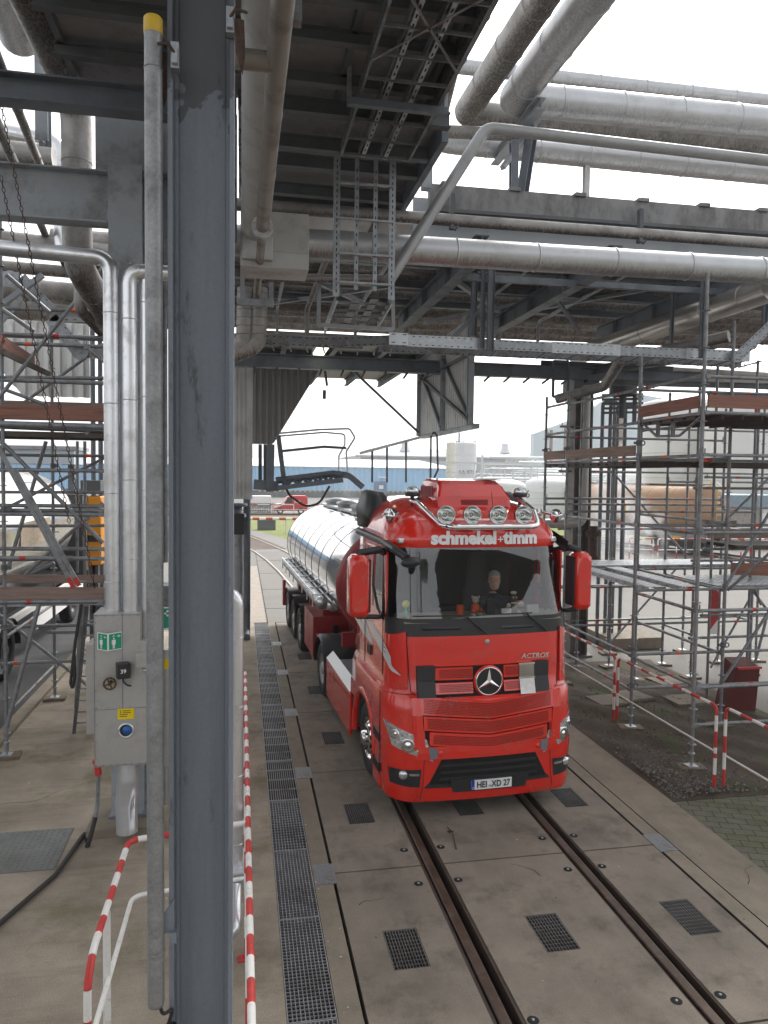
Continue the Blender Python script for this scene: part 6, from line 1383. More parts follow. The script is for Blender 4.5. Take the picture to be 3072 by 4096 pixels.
# ---- K. pipe rows (along X) seen from below
ys = [12.9, 13.5, 14.1, 14.8, 15.5, 16.1, 16.8, 17.6, 18.5]
ln = ['first', 'second', 'third', 'fourth', 'fifth', 'sixth', 'seventh', 'eighth', 'ninth and farthest']
m_row = mat('dirty_brown_insulation', (.24, .215, .20), .7, .2, .25, 3, dirt=(.09, .06, .045), damt=.85, dscale=5, dlo=.45, dhi=.62, stretch=(1.5, 1, 1), grime=.8)
for i, y_ in enumerate(ys): pipe('rack_pipe', [(-3, y_, 7.75+.04*(i % 2)), (14, y_, 7.85+.04*(i % 2))], (.20, .26, .18, .24, .20, .28, .2, .24, .17)[i], m_row if i % 3 else m_alu_d, ln[i]+' pipe of the grimy row seen from below, counted away from the viewer', 'rack pipes seen from below', None, 1.0, sw=.010, n=14)
# pale soffit panel above the first pipes, right
t = thing('soffit', (5, 11.9, 7.95), 'pale soffit panels between bridge and pipe rows', 'soffit'); MB().bb(.8, 12, 11.55, 12.7, 8.0, 8.05).build('soffit_panel', m_corr, t)
for x_ in (2.0, 3.6, 5.2, 6.8, 8.4): MB().bb(x_, x_+.08, 11.55, 12.7, 7.9, 8.0).build('soffit_rib', m_steel, t)
# ---- L. long beam in front of the shed, shed
beam(-.35, 10.5, 15.4, 6.50, 6.22, 'long steel beam crossing just above the truck at the shed front', m_steel, .2)
for k in range(22):
    ck = MB().bar((-.2+k*.45, 15.25, 6.20), (-.2+k*.45, 15.6, 6.14), .03, .04).build('beam_clip', m_rust); tag(ck, 'small rusty clip in the row along the underside of the long shed beam', 'clip', 'clips under the long shed beam')
t = thing('loading_shed', (2, 19, 0), 'grey corrugated loading shed open at the front', 'shed')
MB().bb(-.1, 4.35, 15.8, 22.5, 6.98, 7.05).build('roof', mat('shed_ceiling', (.33, .32, .30), .7, 0, .08, 2), t)
for x_ in (.9, 2.0, 3.1, 4.1): MB().ibeam((x_, 15.8, 6.86), (x_, 22.5, 6.86), .2, .12).build('roof_beam', m_steel_d, t)
for y_ in (17.5, 19.5): MB().ibeam((-.1, y_, 6.9), (4.3, y_, 6.9), .12, .10).build('roof_purlin', m_steel_d, t)
Yw = 19.6; aL, aR, bR = dd(545, 790, Y=Yw), dd(695, 790, Y=Yw), dd(590, 960, Y=Yw)
L_ = aR.x-(aL.x-.2); m_shw = mat('shade_toned_corrugated_sheet', (.24, .235, .225), .6, .2, .08, 2)  # darker copy of the pale cladding, shade put into its colour
zlow = bR.z; f0 = (bR.x-(aL.x-.2))/L_
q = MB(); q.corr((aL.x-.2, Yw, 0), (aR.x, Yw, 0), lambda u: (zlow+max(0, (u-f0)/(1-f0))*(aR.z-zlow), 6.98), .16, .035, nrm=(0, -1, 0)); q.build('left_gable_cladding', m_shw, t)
q = MB(); a = dd(505, 800, Y=17.2); c_ = dd(546, 800, Y=17.2); zb0 = dd(530, 1078, Y=17.2).z; q.corr((a.x-.1, 17.2, 0), (c_.x-.12, 17.2, 0), lambda u: (zb0, 6.98), .09, .03, nrm=(0, -1, 0)); q.bb(c_.x-.12, c_.x, 17.14, 17.2, zb0, 6.98); q.build('corner_cladding', m_corr, t)
# hanging side wall with bracing
h0, h1 = at(1930, 1702, Z=5.0), at(1690, 1742, Z=5.0); xw = 4.2
q = MB(); q.corr((xw, h0.y, 0), (xw, h1.y+.3, 0), lambda u: (5.02, 6.98), .16, .06, nrm=(-1, 0, 0)); q.build('side_cladding', m_corr, t)
MB().bb(xw-.02, xw+.10, h0.y-.06, h1.y+.35, 4.94, 5.03).build('wall_sill', m_steel_l, t)
for y_ in (h0.y-.02, (h0.y+h1.y)/2, h1.y+.25): MB().ibeam((xw-.08, y_, 5.0), (xw-.08, y_, 6.98), .12, .10, up=(0, 1, 0)).build('wall_post', m_steel_l, t)
for (ya, za_, yb, zb1) in ((h0.y, 5.15, (h0.y+h1.y)/2, 6.5), (h1.y+.2, 6.6, (h0.y+h1.y)/2, 5.05), (h0.y, 6.3, h1.y+.2, 6.3), (h1.y+.2, 6.4, h0.y, 5.1)): MB().bar((xw-.1, ya, za_), (xw-.1, yb, zb1), .06, .05).build('wall_brace', m_steel_d, t)
a = dd(762, 800, Y=16.5); c_ = dd(905, 935, Y=16.5); tag(MB().bar(a, c_, .05, .05).build('tie_rod', m_steel), 'diagonal tie rod from the shed beam to the hanging wall', 'rod')
# fluorescent lamp under the shed roof
p = dd(693, 757, Z=6.55)
t = thing('fluorescent_lamp', p, 'lit fluorescent lamp under the shed roof', 'lamp')
ax = (dd(700, 745, Z=6.55)-dd(684, 770, Z=6.55)).normalized(); R_ = Matrix.Rotation(math.atan2(-ax.x, ax.y), 3, 'Z')
MB().box(p+V((0, 0, .06)), (.26, 1.2, .08), R_).build('lamp_housing', m_steel_l, t)
MB().box(p+V((0, 0, -.005)), (.21, 1.1, .05), R_).build('lamp_diffuser', mat('lit_diffuser', (.8, .8, .7), .4, emit=(1, .97, .75), estr=1.0), t)
p = dd(702, 800, Y=17); b = MB(); b.tube([(p.x, 17, 6.9), (p.x, 17, p.z), (p.x+.05, 17, p.z-.35)], .03, 6); b.cyl((p.x-.01, 17, p.z-.45), (p.x-.01, 17, p.z-.65), .04, 8); tag(b.build('crane_pendant', m_steel_d), 'dark pendant hanging under the shed beam left of the tie rod', 'pendant')
# loading arm frame left of the tank
Ya = 16.5
t = thing('loading_gangway', (dd(590, 1060, Y=Ya).x, Ya, 0), 'grey folding gangway with handrails reaching over the tank', 'gangway')
def gb(nm, pts, r=None, w_=.08, h=.08, m_=m_steel):
    q = MB(); P = [dd(x_, y_, Y=Ya+o_) for x_, y_, o_ in pts]
    if r: q.tube(P, r, 8, r*4)
    else:
        for a_, c__ in zip(P[:-1], P[1:]): q.bar(a_, c__, w_, h)
    return q.build(nm, m_, t)
gb('gangway_post', [(585, 960, 0), (583, 1062, 0)], None, .16, .14); gb('gangway_post', [(601, 940, 0), (616, 1058, 0)], None, .10, .10); gb('machine_base', [(548, 1046, .2), (600, 1050, .2)], None, .5, .22)
for k in range(2): gb('frame_post', [(562+k*11, 960, .5), (562+k*11, 1050, .5)], None, .08, .08, m_steel_d)
gb('gangway_deck', [(598, 1054, 0), (680, 1044, 0), (738, 1037, 0)], None, .5, .10); gb('gangway_top', [(596, 1038, 0), (640, 1033, 0), (720, 1023, 0), (755, 1027, 0), (784, 1052, 0)], .075)
for k in range(6): gb('gangway_web', [(610+k*22, 1036-k*2, 0), (621+k*22, 1048-k*2, 0), (632+k*22, 1034-k*2, 0)], None, .16, .06, m_steel_d)
gb('handrail', [(604, 936, 0), (690, 928, 0), (755, 926, 0), (767, 945, 0), (748, 975, 0), (751, 1030, 0)], .022, m_=m_alu)
gb('handrail', [(604, 942, .4), (700, 934, .4), (745, 938, .4), (745, 960, .4), (732, 985, .4), (732, 1025, .4)], .02, m_=m_alu)
gb('handrail', [(604, 975, 0), (700, 965, 0), (748, 968, 0)], .03)
b = MB(); P = [dd(*q, Y=Ya) for q in ((612, 1042), (625, 1070), (660, 1095), (690, 1088), (712, 1050))]; b.tube(P, .025, 8, .3); b.build('gangway_hose', m_hose, t)
# handrail standing on the tank top
t = thing('tank_handrail', (dd(800, 1040, Y=17).x, 16, 3.3), 'sloping pale handrail with dark posts above the tank', 'railing')
def hb2(nm, pts, r, m_, Y=15.5): q = MB(); q.tube([dd(x_, y_, Y=Y) for x_, y_ in pts], r, 8, .1); return q.build(nm, m_, t)
hb2('top_rail', [(777, 979), (880, 952), (933, 938)], .03, m_white); hb2('end_hoop', [(930, 1032), (931, 942), (938, 932), (944, 942), (946, 1015), (938, 1032)], .022, m_steel_d)
for x_, y_ in ((804, 972), (836, 963), (877, 952)): hb2('rail_post', [(x_, y_), (x_, 1042)], .022, m_steel_d)
# pipes and foot at the wall left of the drain
p = at(990, 2510, Z=0)
t = thing('down_pipe', (p.x-.1, 19.3, 0), 'cluster of grey down pipes at the end of the drain left wall', 'pipe')
for i, (dx, r, ztop, m_) in enumerate(((-.03, .09, 3.6, m_steel), (-.24, .12, 3.1, m_steel_l), (-.45, .08, 3.6, m_rust))): MB().tube([(p.x+dx-.4*(i == 0), 18.6+i*.15, ztop), (p.x+dx, 18.6+i*.15, ztop), (p.x+dx, 18.6+i*.15, .12), (p.x+dx, 18.2+i*.15, .06)], r, 14, .15).build('pipe_run', m_, t)
MB().bb(p.x-.42, p.x-.1, 18.0, 18.3, 2.6, 3.1).build('motor_box', m_black, t); MB().lathe([(.25, 0), (.25, .08), (.15, .1), (.15, .25), (.28, .27), (.28, .33), (0, .35)], (p.x-.3, 18.3, 3.0), (0, 0, 1), 18).build('valve_head', m_steel, t)
# ---- M. right big column with pipe
t = thing('steel_column', (7.5, 15.5, 0), 'broad brown-grey column with a clad pipe on its face right of the truck', 'column')
m_c3 = mat('brown_grey_column', (.15, .14, .125), .6, .1, .15, 2, dirt=(.09, .07, .055), damt=.6)
MB().ibeam((7.5, 15.65, 0), (7.5, 15.65, 6.5), .42, .42, .02, .04, up=(1, 0, 0)).build('column_shaft', m_c3, t); MB().bb(7.2, 7.8, 15.35, 15.95, 6.0, 6.25).build('column_head', m_steel_d, t); MB().bb(7.2, 7.8, 15.35, 15.95, 0, .05).build('base_plate', m_c3, t)
zc_ = dd(1262, 1130, Y=15.3).z
t2 = pipe('clad_pipe', [(7.5-1.3, 15.35, zc_-.02), (7.48, 15.35, zc_), (7.48, 15.35, 6.1)], .105, mat('dull_clad_pipe', (.40, .38, .36), .5, .5, .1, 3), 'dull clad pipe on the broad right column with an elbow to the left', None, .2, 1.0)
t2 = thing('hydrant_pipe', (7.62, 15.0, 0), 'rusty flanged stand pipe low on the broad right column', 'pipe')
MB().tube([(7.62, 15.1, 3.0), (7.62, 15.1, 2.35), (7.75, 15.1, 2.2)], .09, 12, .1).lathe([(.17, 0), (.17, .04), (.17, .06), (.17, .10)], (7.62, 15.1, 2.78), (0, 0, 1), 14).build('flange_pipe', m_rust, t2)
# frame with small ladder left of the column, thin pipes
p = dd(1197, 815, Y=15.2); b = MB(); q1, q2 = dd(1196, 780, Y=15.2), dd(1226, 858, Y=15.2)
for x_ in (q1.x, q2.x): b.bar((x_, 15.2, q2.z), (x_, 15.2, q1.z), .05, .05)
for z_ in (q1.z, (q1.z+q2.z)/2, q2.z): b.bar((q1.x, 15.2, z_), (q2.x, 15.2, z_), .05, .05)
tag(b.build('rectangular_bracket', m_steel_d), 'small rectangular steel frame hanging under the long beam at right', 'frame')
a, c_, e_ = dd(1203, 862, Y=14.8), dd(1305, 835, Y=14.0), dd(1340, 780, Y=13.0)
pipe('clad_pipe', [a, c_, e_, e_+V((1.2, -1.5, .25))], .10, m_alu_d, 'grimy clad pipe rising to the right between column and scaffold', None, .2, .8)
for i, x_ in enumerate((1309, 1326, 1341, 1358)):
    p = dd(x_-10, 1000, Y=16.6); pipe('riser_pipe', [(p.x+.35, 16.6, dd(x_, 868+i*3, Y=16.6).z), (p.x, 16.6, dd(x_, 868+i*3, Y=16.6).z), (p.x, 16.6, .0)], .045, m_steel, ('first', 'second', 'third', 'fourth')[i]+' dark riser right of the broad column, counted from the left', 'risers right of the broad column', .12)
b = MB(); c_ = dd(1345, 855, Y=15.5); b.lathe([(.3, 0), (.3, .2), (.2, .35), (0, .36)], c_, (0, 0, 1), 14)
for k in range(5): b.bar(c_+V((-.5, 0, -.1*k)), c_+V((.5, 0, -.1*k+.05)), .05, .05)
b.cyl(c_+V((0, 0, -.5)), c_, .08, 8); b.bar(c_+V((.3, 0, -.6)), c_+V((.3, 0, .2)), .07, .07); tag(b.build('valve_cluster', m_steel_d), 'dark cluster of valves and brackets behind the right scaffold', 'valves')
for (x0_, y0_, x1__, y1__, Y_, r, l_) in ((1385, 815, 1659, 830, 16.5, .14, 'grimy pipe above the upper scaffold boards'), (1400, 797, 1659, 812, 17.5, .10, 'thinner grimy pipe over the right scaffold'), (1310, 818, 1400, 815, 15.8, .10, 'short pipe right of the broad column head')):
    xpipe(x0_, y0_, x1__, y1__, Y_, r, m_alu_d, l_, 0, .8)
strut(820, 640, 1400, 560, 15.4, 12, .14, .2, 'dark slanting beam rising to the right behind the scaffold', m_steel_d, True)
strut(560, 610, 1200, 640, 15.6, 15.0, .10, .14, 'second dark beam beside the slanting one', m_steel_d, True)
strut(880, 700, 1659, 720, 14.6, 14.6, .10, .12, 'dark level beam over the upper scaffold boards', m_steel_d, True)
# ================================================================== SCAFFOLDS
TB = [m_tube, m_red, m_orange]
def stube(par, a, c_, nm='ledger', r=.0242, marks=1, caps=True):
    a, c_ = V(a), V(c_); q = MB(); q.tube([a, c_], r, 10)
    d = (c_-a); L = d.length; d.normalize(); rnd = random.Random(int((a.x*31+a.y*17+a.z*7+c_.x*3)*100))
    for k in range(marks):
        f = rnd.uniform(.15, .85)*L; q.m = rnd.choice((1, 2)); q.tube([a+d*f, a+d*(f+rnd.uniform(.04, .09))], r+.0012, 10)
    q.m = 0
    if nm in ('ledger', 'transom'):
        for e_, s_ in ((a, 1), (c_, -1)): q.box(e_+d*s_*.045, (.07, .07, .05)); q.box(e_+d*s_*.05+V((0, 0, .04)), (.014, .014, .10))
    return q.build(nm, TB, par)
def standard(par, x, y, z0, z1__, base=True, red=0, packer=m_wood):
    q = MB(); q.tube([(x, y, z0+.1), (x, y, z1__)], .027, 12)
    z_ = z0+.35
    while z_ < z1__: q.lathe([(.026, -.005), (.058, -.005), (.058, .005), (.026, .005)], (x, y, z_), (0, 0, 1), 12); z_ += .5
    if red: q.m = red; q.tube([(x, y, z0+.3), (x, y, z0+1.05)], .0255, 12); q.m = 0
    z_ = z0+1.9
    while z_ < z1__-.3: q.tube([(x, y, z_), (x, y, z_+.2)], .029, 12); z_ += 2.0
    o_ = q.build('standard', TB, par)
    if base:
        q = MB(); q.bb(x-.075, x+.075, y-.075, y+.075, z0+.045, z0+.055); q.cyl((x, y, z0+.05), (x, y, z0+.32), .018, 10); q.lathe([(.03, 0), (.045, .015), (.045, .03), (.03, .04)], (x, y, z0+.2), (0, 0, 1), 10); q.build('base_jack', m_galv, o_)
        q = MB(); R_ = Matrix.Rotation(random.uniform(-.3, .3), 3, 'Z'); q.box((x, y, z0+.0225), (.36, .24, .045), R_); q.build('timber_packer', packer, o_)
    return o_
sr = thing('scaffold', (6.2, 10.8, 0), 'tube scaffold with boarded lifts to the right of the truck', 'scaffold')
XA, XB, XC = 6.2, 7.75, 10.35; YP = [9.18, 10.83, 13.45, 14.5]; tops = [6.85, 5.98, 5.62, 5.72]
for y_, tz in zip(YP, tops): standard(sr, XA, y_, 0, tz, red=0)
for y_, tz, rd in ((10.73, 6.6, 0), (13.45, 5.4, 1), (14.5, 5.4, 1)): standard(sr, XB, y_, 0, tz, red=rd)
for y_ in YP[2:]: standard(sr, XC, y_, 0, 5.6, red=1)
standard(sr, XC-1.1, 10.9, 0, 5.8, red=1); standard(sr, 8.1, 9.18, 0, 6.4)
for z_ in (1.18, 2.23, 3.32, 4.38, 4.96, 5.47): stube(sr, (XA, YP[0], z_), (XA, YP[1], z_))
for z_ in (.64, 1.20, 3.31, 4.37, 4.94, 5.47): stube(sr, (XA, YP[1], z_), (XA, YP[2], z_))
for z_ in (.64, 3.31, 4.37, 4.94, 5.5): stube(sr, (XA, YP[2], z_), (XA, YP[3], z_))
for z_ in (.62, 1.15, 2.23, 3.32, 4.39, 4.97, 5.46): stube(sr, (XA, YP[0], z_), (XB+3.2, YP[0], z_), 'transom', marks=2)
for z_ in (.67, 1.22, 2.26, 3.31, 4.36, 5.46): stube(sr, (XA, YP[1], z_), (XC-1.1, YP[1]-.05, z_), 'transom', marks=2)
for z_ in (1.74, 3.5, 3.62, 4.9): stube(sr, (XA, YP[3], z_), (XC, YP[3], z_), 'transom', marks=2)
for z_ in (1.2, 2.25, 3.35, 4.4, 5.0): stube(sr, (XB, YP[1]-.1, z_), (XB, YP[2], z_))
for z_ in (1.15, 2.25, 3.4): stube(sr, (XC, YP[2], z_), (XC, YP[3], z_)); stube(sr, (XA, YP[2], z_), (XC, YP[2], z_), 'transom', marks=2)
stube(sr, (XB+.05, YP[1]-.1, 2.25), (9.2, 9.1, 4.6), 'diagonal_brace', .024, 0); stube(sr, (7.45, 9.1, .8), (9.1, 9.1, 3.1), 'diagonal_brace', .024, 0); stube(sr, (7.8, 9.3, 4.7), (9.6, 9.3, 3.2), 'diagonal_brace', .024, 1)
stube(sr, (XC-.9, YP[2], .2), (XC+.3, YP[2], 2.2), 'diagonal_brace', .024, 1)
za3 = lambda x, y: (2300+x/2.149, 2000+y/2.149)
for a, c_, Y_ in (((1700, 60), (1290, 750), 10.7), ((1720, 880), (1270, 1560), 10.7), ((1440, 520), (1600, 900), 12.5), ((1650, 1000), (1550, 1390), 12.0)): stube(sr, at(*za3(*a), Y=Y_), at(*za3(*c_), Y=Y_), 'diagonal_brace', .026, 0)
for x_, y_, tz in ((9.0, 14.5, 5.9), (9.0, 13.45, 5.9), (9.35, 9.3, 6.5)): standard(sr, x_, y_, 0, tz, red=1)
for z_ in (1.2, 2.6, 3.9, 5.2): stube(sr, (7.9, 11.9, z_), (10.6, 11.9, z_+.0), 'transom', marks=1)
for x_ in (8.3, 9.1): stube(sr, (x_, 11.9, .1), (x_, 11.9, 6.2), 'standard', .0242, 2)
for z_ in (.9, 2.0, 3.0, 4.0, 5.3): stube(sr, (9.0, 13.45, z_), (9.0, 14.5, z_), marks=0)
def board(par, a, c_, h, m_, nm='toe_board', th=.03): return MB().bar(a, c_, th, h, up=(0, 0, 1)).build(nm, m_, par)
board(sr, (XA-.03, YP[1]-.05, 5.10), (XA-.03, YP[0]+.05, 5.12), .17, m_board); board(sr, (XA+.05, YP[0]-.03, 5.12), (XB+3, YP[0]-.03, 5.12), .17, m_board)
board(sr, (XA-.03, YP[2]-.05, 4.50), (XA-.03, YP[1]+.05, 4.50), .17, m_board_g); board(sr, (XA-.03, YP[3], 4.50), (XA-.03, YP[2]+.05, 4.50), .17, m_board_g)
board(sr, (XB+.1, YP[1]-.1, 2.6), (XB+2.5, YP[1]-.3, 2.55), .20, m_board); board(sr, (7.5, 9.3, .95), (9.8, 9.2, .6), .25, m_board)
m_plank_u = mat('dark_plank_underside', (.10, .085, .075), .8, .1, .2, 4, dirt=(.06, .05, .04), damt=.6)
def deck(x0_, x1__, y0_, y1_, z_, along='y', wd=.32, m_=m_galv, par=sr, slots=True):
    n_ = int(round(((x1__-x0_) if along == 'y' else (y1_-y0_))/wd))
    for i in range(n_):
        q = MB()
        if along == 'y': a0, a1, b0, b1 = x0_+i*wd+.006, x0_+(i+1)*wd-.006, y0_, y1_
        else: a0, a1, b0, b1 = x0_, x1__, y0_+i*wd+.006, y0_+(i+1)*wd-.006
        q.bb(a0, a1, b0, b1, z_, z_+.006)
        if along == 'y': q.bb(a0, a0+.004, b0, b1, z_-.07, z_); q.bb(a1-.004, a1, b0, b1, z_-.07, z_)
        else: q.bb(a0, a1, b0, b0+.004, z_-.07, z_); q.bb(a0, a1, b1-.004, b1, z_-.07, z_)
        q.m = 1
        L = (b1-b0) if along == 'y' else (a1-a0)
        if slots:
            for k in range(int(L/.11)):
                s_ = .06+k*.11
                for j in (0, 1, 2):
                    o_ = wd*(j+.5)/3
                    if along == 'y': q.bb(a0+o_-.035, a0+o_+.025, b0+s_, b0+s_+.045, z_+.006, z_+.0085)
                    else: q.bb(a0+s_, a0+s_+.045, b0+o_-.035, b0+o_+.025, z_+.006, z_+.0085)
            for k in range(int(L/.3)):
                s_ = .1+k*.3
                if along == 'y': q.bb(a0-.001, a0+.001, b0+s_, b0+s_+.08, z_-.05, z_-.02)
                else: q.bb(a0+s_, a0+s_+.08, b0-.001, b0+.001, z_-.05, z_-.02)
        q.build('deck_plank', [m_, m_galv_d if m_ is m_galv else m_dark], par)
deck(6.45, 6.77, YP[1]+.02, YP[2]+.3, 2.30); deck(7.05, 7.37, YP[1]+.02, YP[2], 2.30)
deck(XA, XC, YP[2]+.05, YP[3]+.1, 2.32, 'x', .32); deck(XB+.05, XC+.2, 11.0, 12.3, 2.28, 'x', .32)
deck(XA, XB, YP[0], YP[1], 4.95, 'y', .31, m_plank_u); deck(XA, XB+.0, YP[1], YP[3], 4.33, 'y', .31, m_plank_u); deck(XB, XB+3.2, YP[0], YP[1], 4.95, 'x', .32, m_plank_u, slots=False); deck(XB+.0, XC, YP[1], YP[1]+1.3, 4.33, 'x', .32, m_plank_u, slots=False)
# bridging girder under the upper deck
q = MB(); P = [(XA+.02, 10.75, 4.92), (XA+.02, 10.35, 4.70), (XA+.02, 9.75, 4.68), (XA+.02, 9.25, 4.92)]; q.tube([V(p) for p in P], .02, 8, .08)
for y_ in (10.35, 9.95): q.bar((XA+.02, y_, 4.70), (XA+.02, y_, 4.88), .03, .01); q.bar((XA+.02, y_-.06, 4.70), (XA+.02, y_-.06, 4.88), .03, .01)
q.build('reinforcing_tube', TB, sr)
# couplers
for (x_, y_, z_) in ((XA, YP[3], 4.62), (XA, YP[2], 4.62), (XA, YP[1], 4.62), (XA, YP[1], 1.33), (XB, 10.73, 1.35), (XA, YP[1], .72), (XB, YP[2], 2.0)):
    q = MB(); q.cyl((x_, y_, z_-.04), (x_, y_, z_+.04), .04, 10); q.ring((x_+.06, y_-.02, z_), (0, 1, 0), .035, .01, 12, 5); q.box((x_-.05, y_, z_), (.05, .05, .04)); q.build('coupler', m_steel_d, sr)
q = MB(); q.tube([(XA, YP[0], 4.62), (XA, YP[0], 4.92)], .0262, 10); q.build('yellow_tape', m_yellow, sr)
# delineator board, red box, ramp slab
a = za_ = at(2300+1195/2.149, 2000+785/2.149, Y=13.2); c_ = at(2300+1195/2.149, 2000+1150/2.149, Y=13.2)
t = thing('delineator', (a.x, 13.2, c_.z), 'red and white warning board hanging on the scaffold standard', 'warning board')
q = MB(); w_ = .10; q.bb(a.x-w_, a.x+w_, 13.19, 13.21, c_.z, a.z); q.build('board', m_white, t)
q = MB(); H = a.z-c_.z
for k in range(3): z0_ = c_.z+H*(.05+k*.33); q.add([(a.x-w_, 13.186, z0_), (a.x+w_, 13.186, z0_+.25), (a.x+w_, 13.186, min(a.z, z0_+.55)), (a.x-w_, 13.186, z0_+.3)], [(0, 1, 2, 3)])
q.build('red_bands', m_red, t)
t = thing('hose_box', (8.55, 11.35, 0), 'dark red steel box standing on the earth under the scaffold', 'box')
q = MB(); q.add([(8.30, 11.3, 0), (8.80, 11.25, 0), (8.80, 11.7, 0), (8.35, 11.75, 0), (8.42, 11.3, .80), (8.86, 11.25, .80), (8.86, 11.6, .90), (8.46, 11.65, .90)], [(0, 1, 5, 4), (1, 2, 6, 5), (2, 3, 7, 6), (3, 0, 4, 7), (4, 5, 6, 7)]); q.build('box_body', mat('dark_red_box', (.11, .012, .01), .6, 0, .2, 4, dirt=(.06, .02, .015), damt=.6), t); MB().bb(8.42, 8.88, 11.22, 11.25, .78, .82).build('box_lip', m_red, t)
q = MB(); q.add([(8.55, 18.3, .02), (9.9, 18.3, .02), (9.9, 15.9, .02), (8.55, 15.9, .02), (8.55, 18.3, .28), (9.9, 18.3, .28), (9.9, 15.9, .28), (8.55, 15.9, .28)], [(0, 3, 7, 4), (3, 2, 6, 7), (4, 7, 6, 5), (0, 4, 5, 1), (1, 5, 6, 2)]); tag(q.build('concrete_slab', m_conc_g), 'low loose concrete slab lying on the yard behind the scaffold', 'slab')
for i, (x_, y_, a_, l_) in enumerate(((6.5, 12.2, .1, 'beside the first fence post'), (7.1, 12.4, .2, 'right of that one'), (7.9, 12.0, .05, 'nearest the red box'), (8.3, 13.2, .1, 'behind the red box'))):
    q = MB(); q.box((x_, y_, .035), (.55, .55, .05), Matrix.Rotation(a_, 3, 'Z')); tag(q.build('paving_slab', m_conc_g), 'loose square paving slab on the earth '+l_, 'slab', 'loose paving slabs on the earth')
# red-white barrier panels beside the track
def panel(x, ya, yb, h, lab, par=None, r=.021, L0=.2, fx=0, ph=0):
    t_ = thing('barrier', (x, (ya+yb)/2, 0), lab, 'barrier', 'red and white barrier panels along the track'); q = MB(); stripes(q, rounded([(x+fx, ya, .12), (x+fx, ya, h), (x, yb, h), (x, yb, .12)], .09), r, L0, 1, ph); q.build('hoop', RW, t_)
    q = MB(); q.tube([(x+fx, ya, .52), (x, yb, .52)], .013, 8); q.build('mid_rail', m_redw, t_)
    q = MB(); stripes(q, [(x, yb, -.0), (x, yb, .5)], r*1.05, .2, 1); q.build('foot_post', RW, t_); return t_
panel(6.08, 14.6, 11.17, 1.12, 'white and red barrier panel farthest along, next to the truck cab'); panel(6.06, 11.02, 8.47, 1.12, 'middle red and white barrier panel in front of the scaffold'); panel(6.10, 8.34, 5.2, 1.14, 'nearest red and white barrier panel at the right picture edge')
# -------------------------------------------------- left scaffold
sl_ = thing('scaffold', (-3.2, 12, 0), 'tube scaffold with a boarded landing and stair at the left', 'scaffold')
zl_ = lambda x, y: (x/1.843, 1700+y/1.843)
zk_ = lambda x, y: (x/2.2114, 1100+y/2.2114)
YL = 11.1
xs1 = -3.25
standard(sl_, xs1, YL, 0, 8.0, red=0); standard(sl_, -3.25, 13.85, 0, 6.6, red=1); standard(sl_, -5.6, 13.85, 0, 6.6)
def lt(p, q_, Y=YL, nm='ledger', r=.030, f=zl_, marks=0, Y2=None): return stube(sl_, at(*f(*p), Y=Y), at(*f(*q_), Y=Y2 or Y), nm, r, marks)
xl0, xr0 = -60, 770
for y0_, y1_, Y_, mk in ((330, 338, YL, 0), (592, 600, YL+.5, 0), (628, 632, YL+.1, 0), (655, 662, YL, 0), (910, 915, YL+.2, 0), (980, 985, YL-.1, 1), (1305, 1300, YL-.05, 1)): lt((xl0, y0_), (xr0, y1_), Y_, marks=mk)
for y0_, y1_, Y_, mk in ((518, 560, YL, 1), (295, 320, YL+1, 1), (600, 635, YL+.9, 1), (905, 915, YL+.8, 0), (925, 960, YL, 0), (1315, 1345, YL-.1, 0), (1340, 1385, YL+.2, 0)): lt((-60, y0_), (960, y1_), Y_, f=zk_, marks=mk, r=.045 if y0_ == 1315 else .030)
lt((340, 1480), (640, 1475), 13.85); lt((350, 1527), (640, 1524), 13.0)
for a, c_, Ya_, Yb_ in (((-20, 95), (760, 870), YL, YL), ((340, 120), (60, 1060), 12.6, 12.6), ((180, 1105), (760, 575), 12.4, 12.4), ((230, 1100), (400, 1015), 13, 13), ((290, 1320), (50, 2230), YL-.1, YL-.1)): lt(a, c_, Ya_, 'diagonal_brace', Y2=Yb_)
for a, c_, Ya_, Yb_ in (((60, 0), (440, 330), YL, YL), ((0, 290), (300, 500), YL, YL), ((-20, 990), (440, 1160), 12.5, 12.5)): lt(a, c_, Ya_, 'diagonal_brace', f=zk_, Y2=Yb_)
stube(sl_, (xs1, YL, .62), (-3.25, 13.85, .62), marks=2); stube(sl_, (xs1, YL, 1.72), (-3.25, 13.85, 1.72), marks=2); lt((30, 1810), (-200, 1900), YL)
# stair stringers
for a, c_ in (((-30, 130), (545, 1200)), ((110, 330), (585, 1185))):
    p0_, p1_ = at(*zl_(*a), Y=YL-.35), at(*zl_(*c_), Y=YL-.35); q = MB(); q.bar(p0_, p1_, .055, .035, up=(0, 1, 0)); q.m = 1; q.bar(p0_.lerp(p1_, .93), p1_, .057, .037, up=(0, 1, 0)); q.build('stair_stringer', TB, sl_)
for k in range(5):
    f = .25+k*.17; A_ = at(*zl_(-30+575*f, 130+1070*f), Y=YL-.35); B_ = at(*zl_(110+475*f+12, 330+855*f), Y=YL-.35); MB().bar(A_+V((.06, 0, -.05)), A_+V((.22, .0, -.05)), .03, .012).build('stair_tread', m_galv_d, sl_)
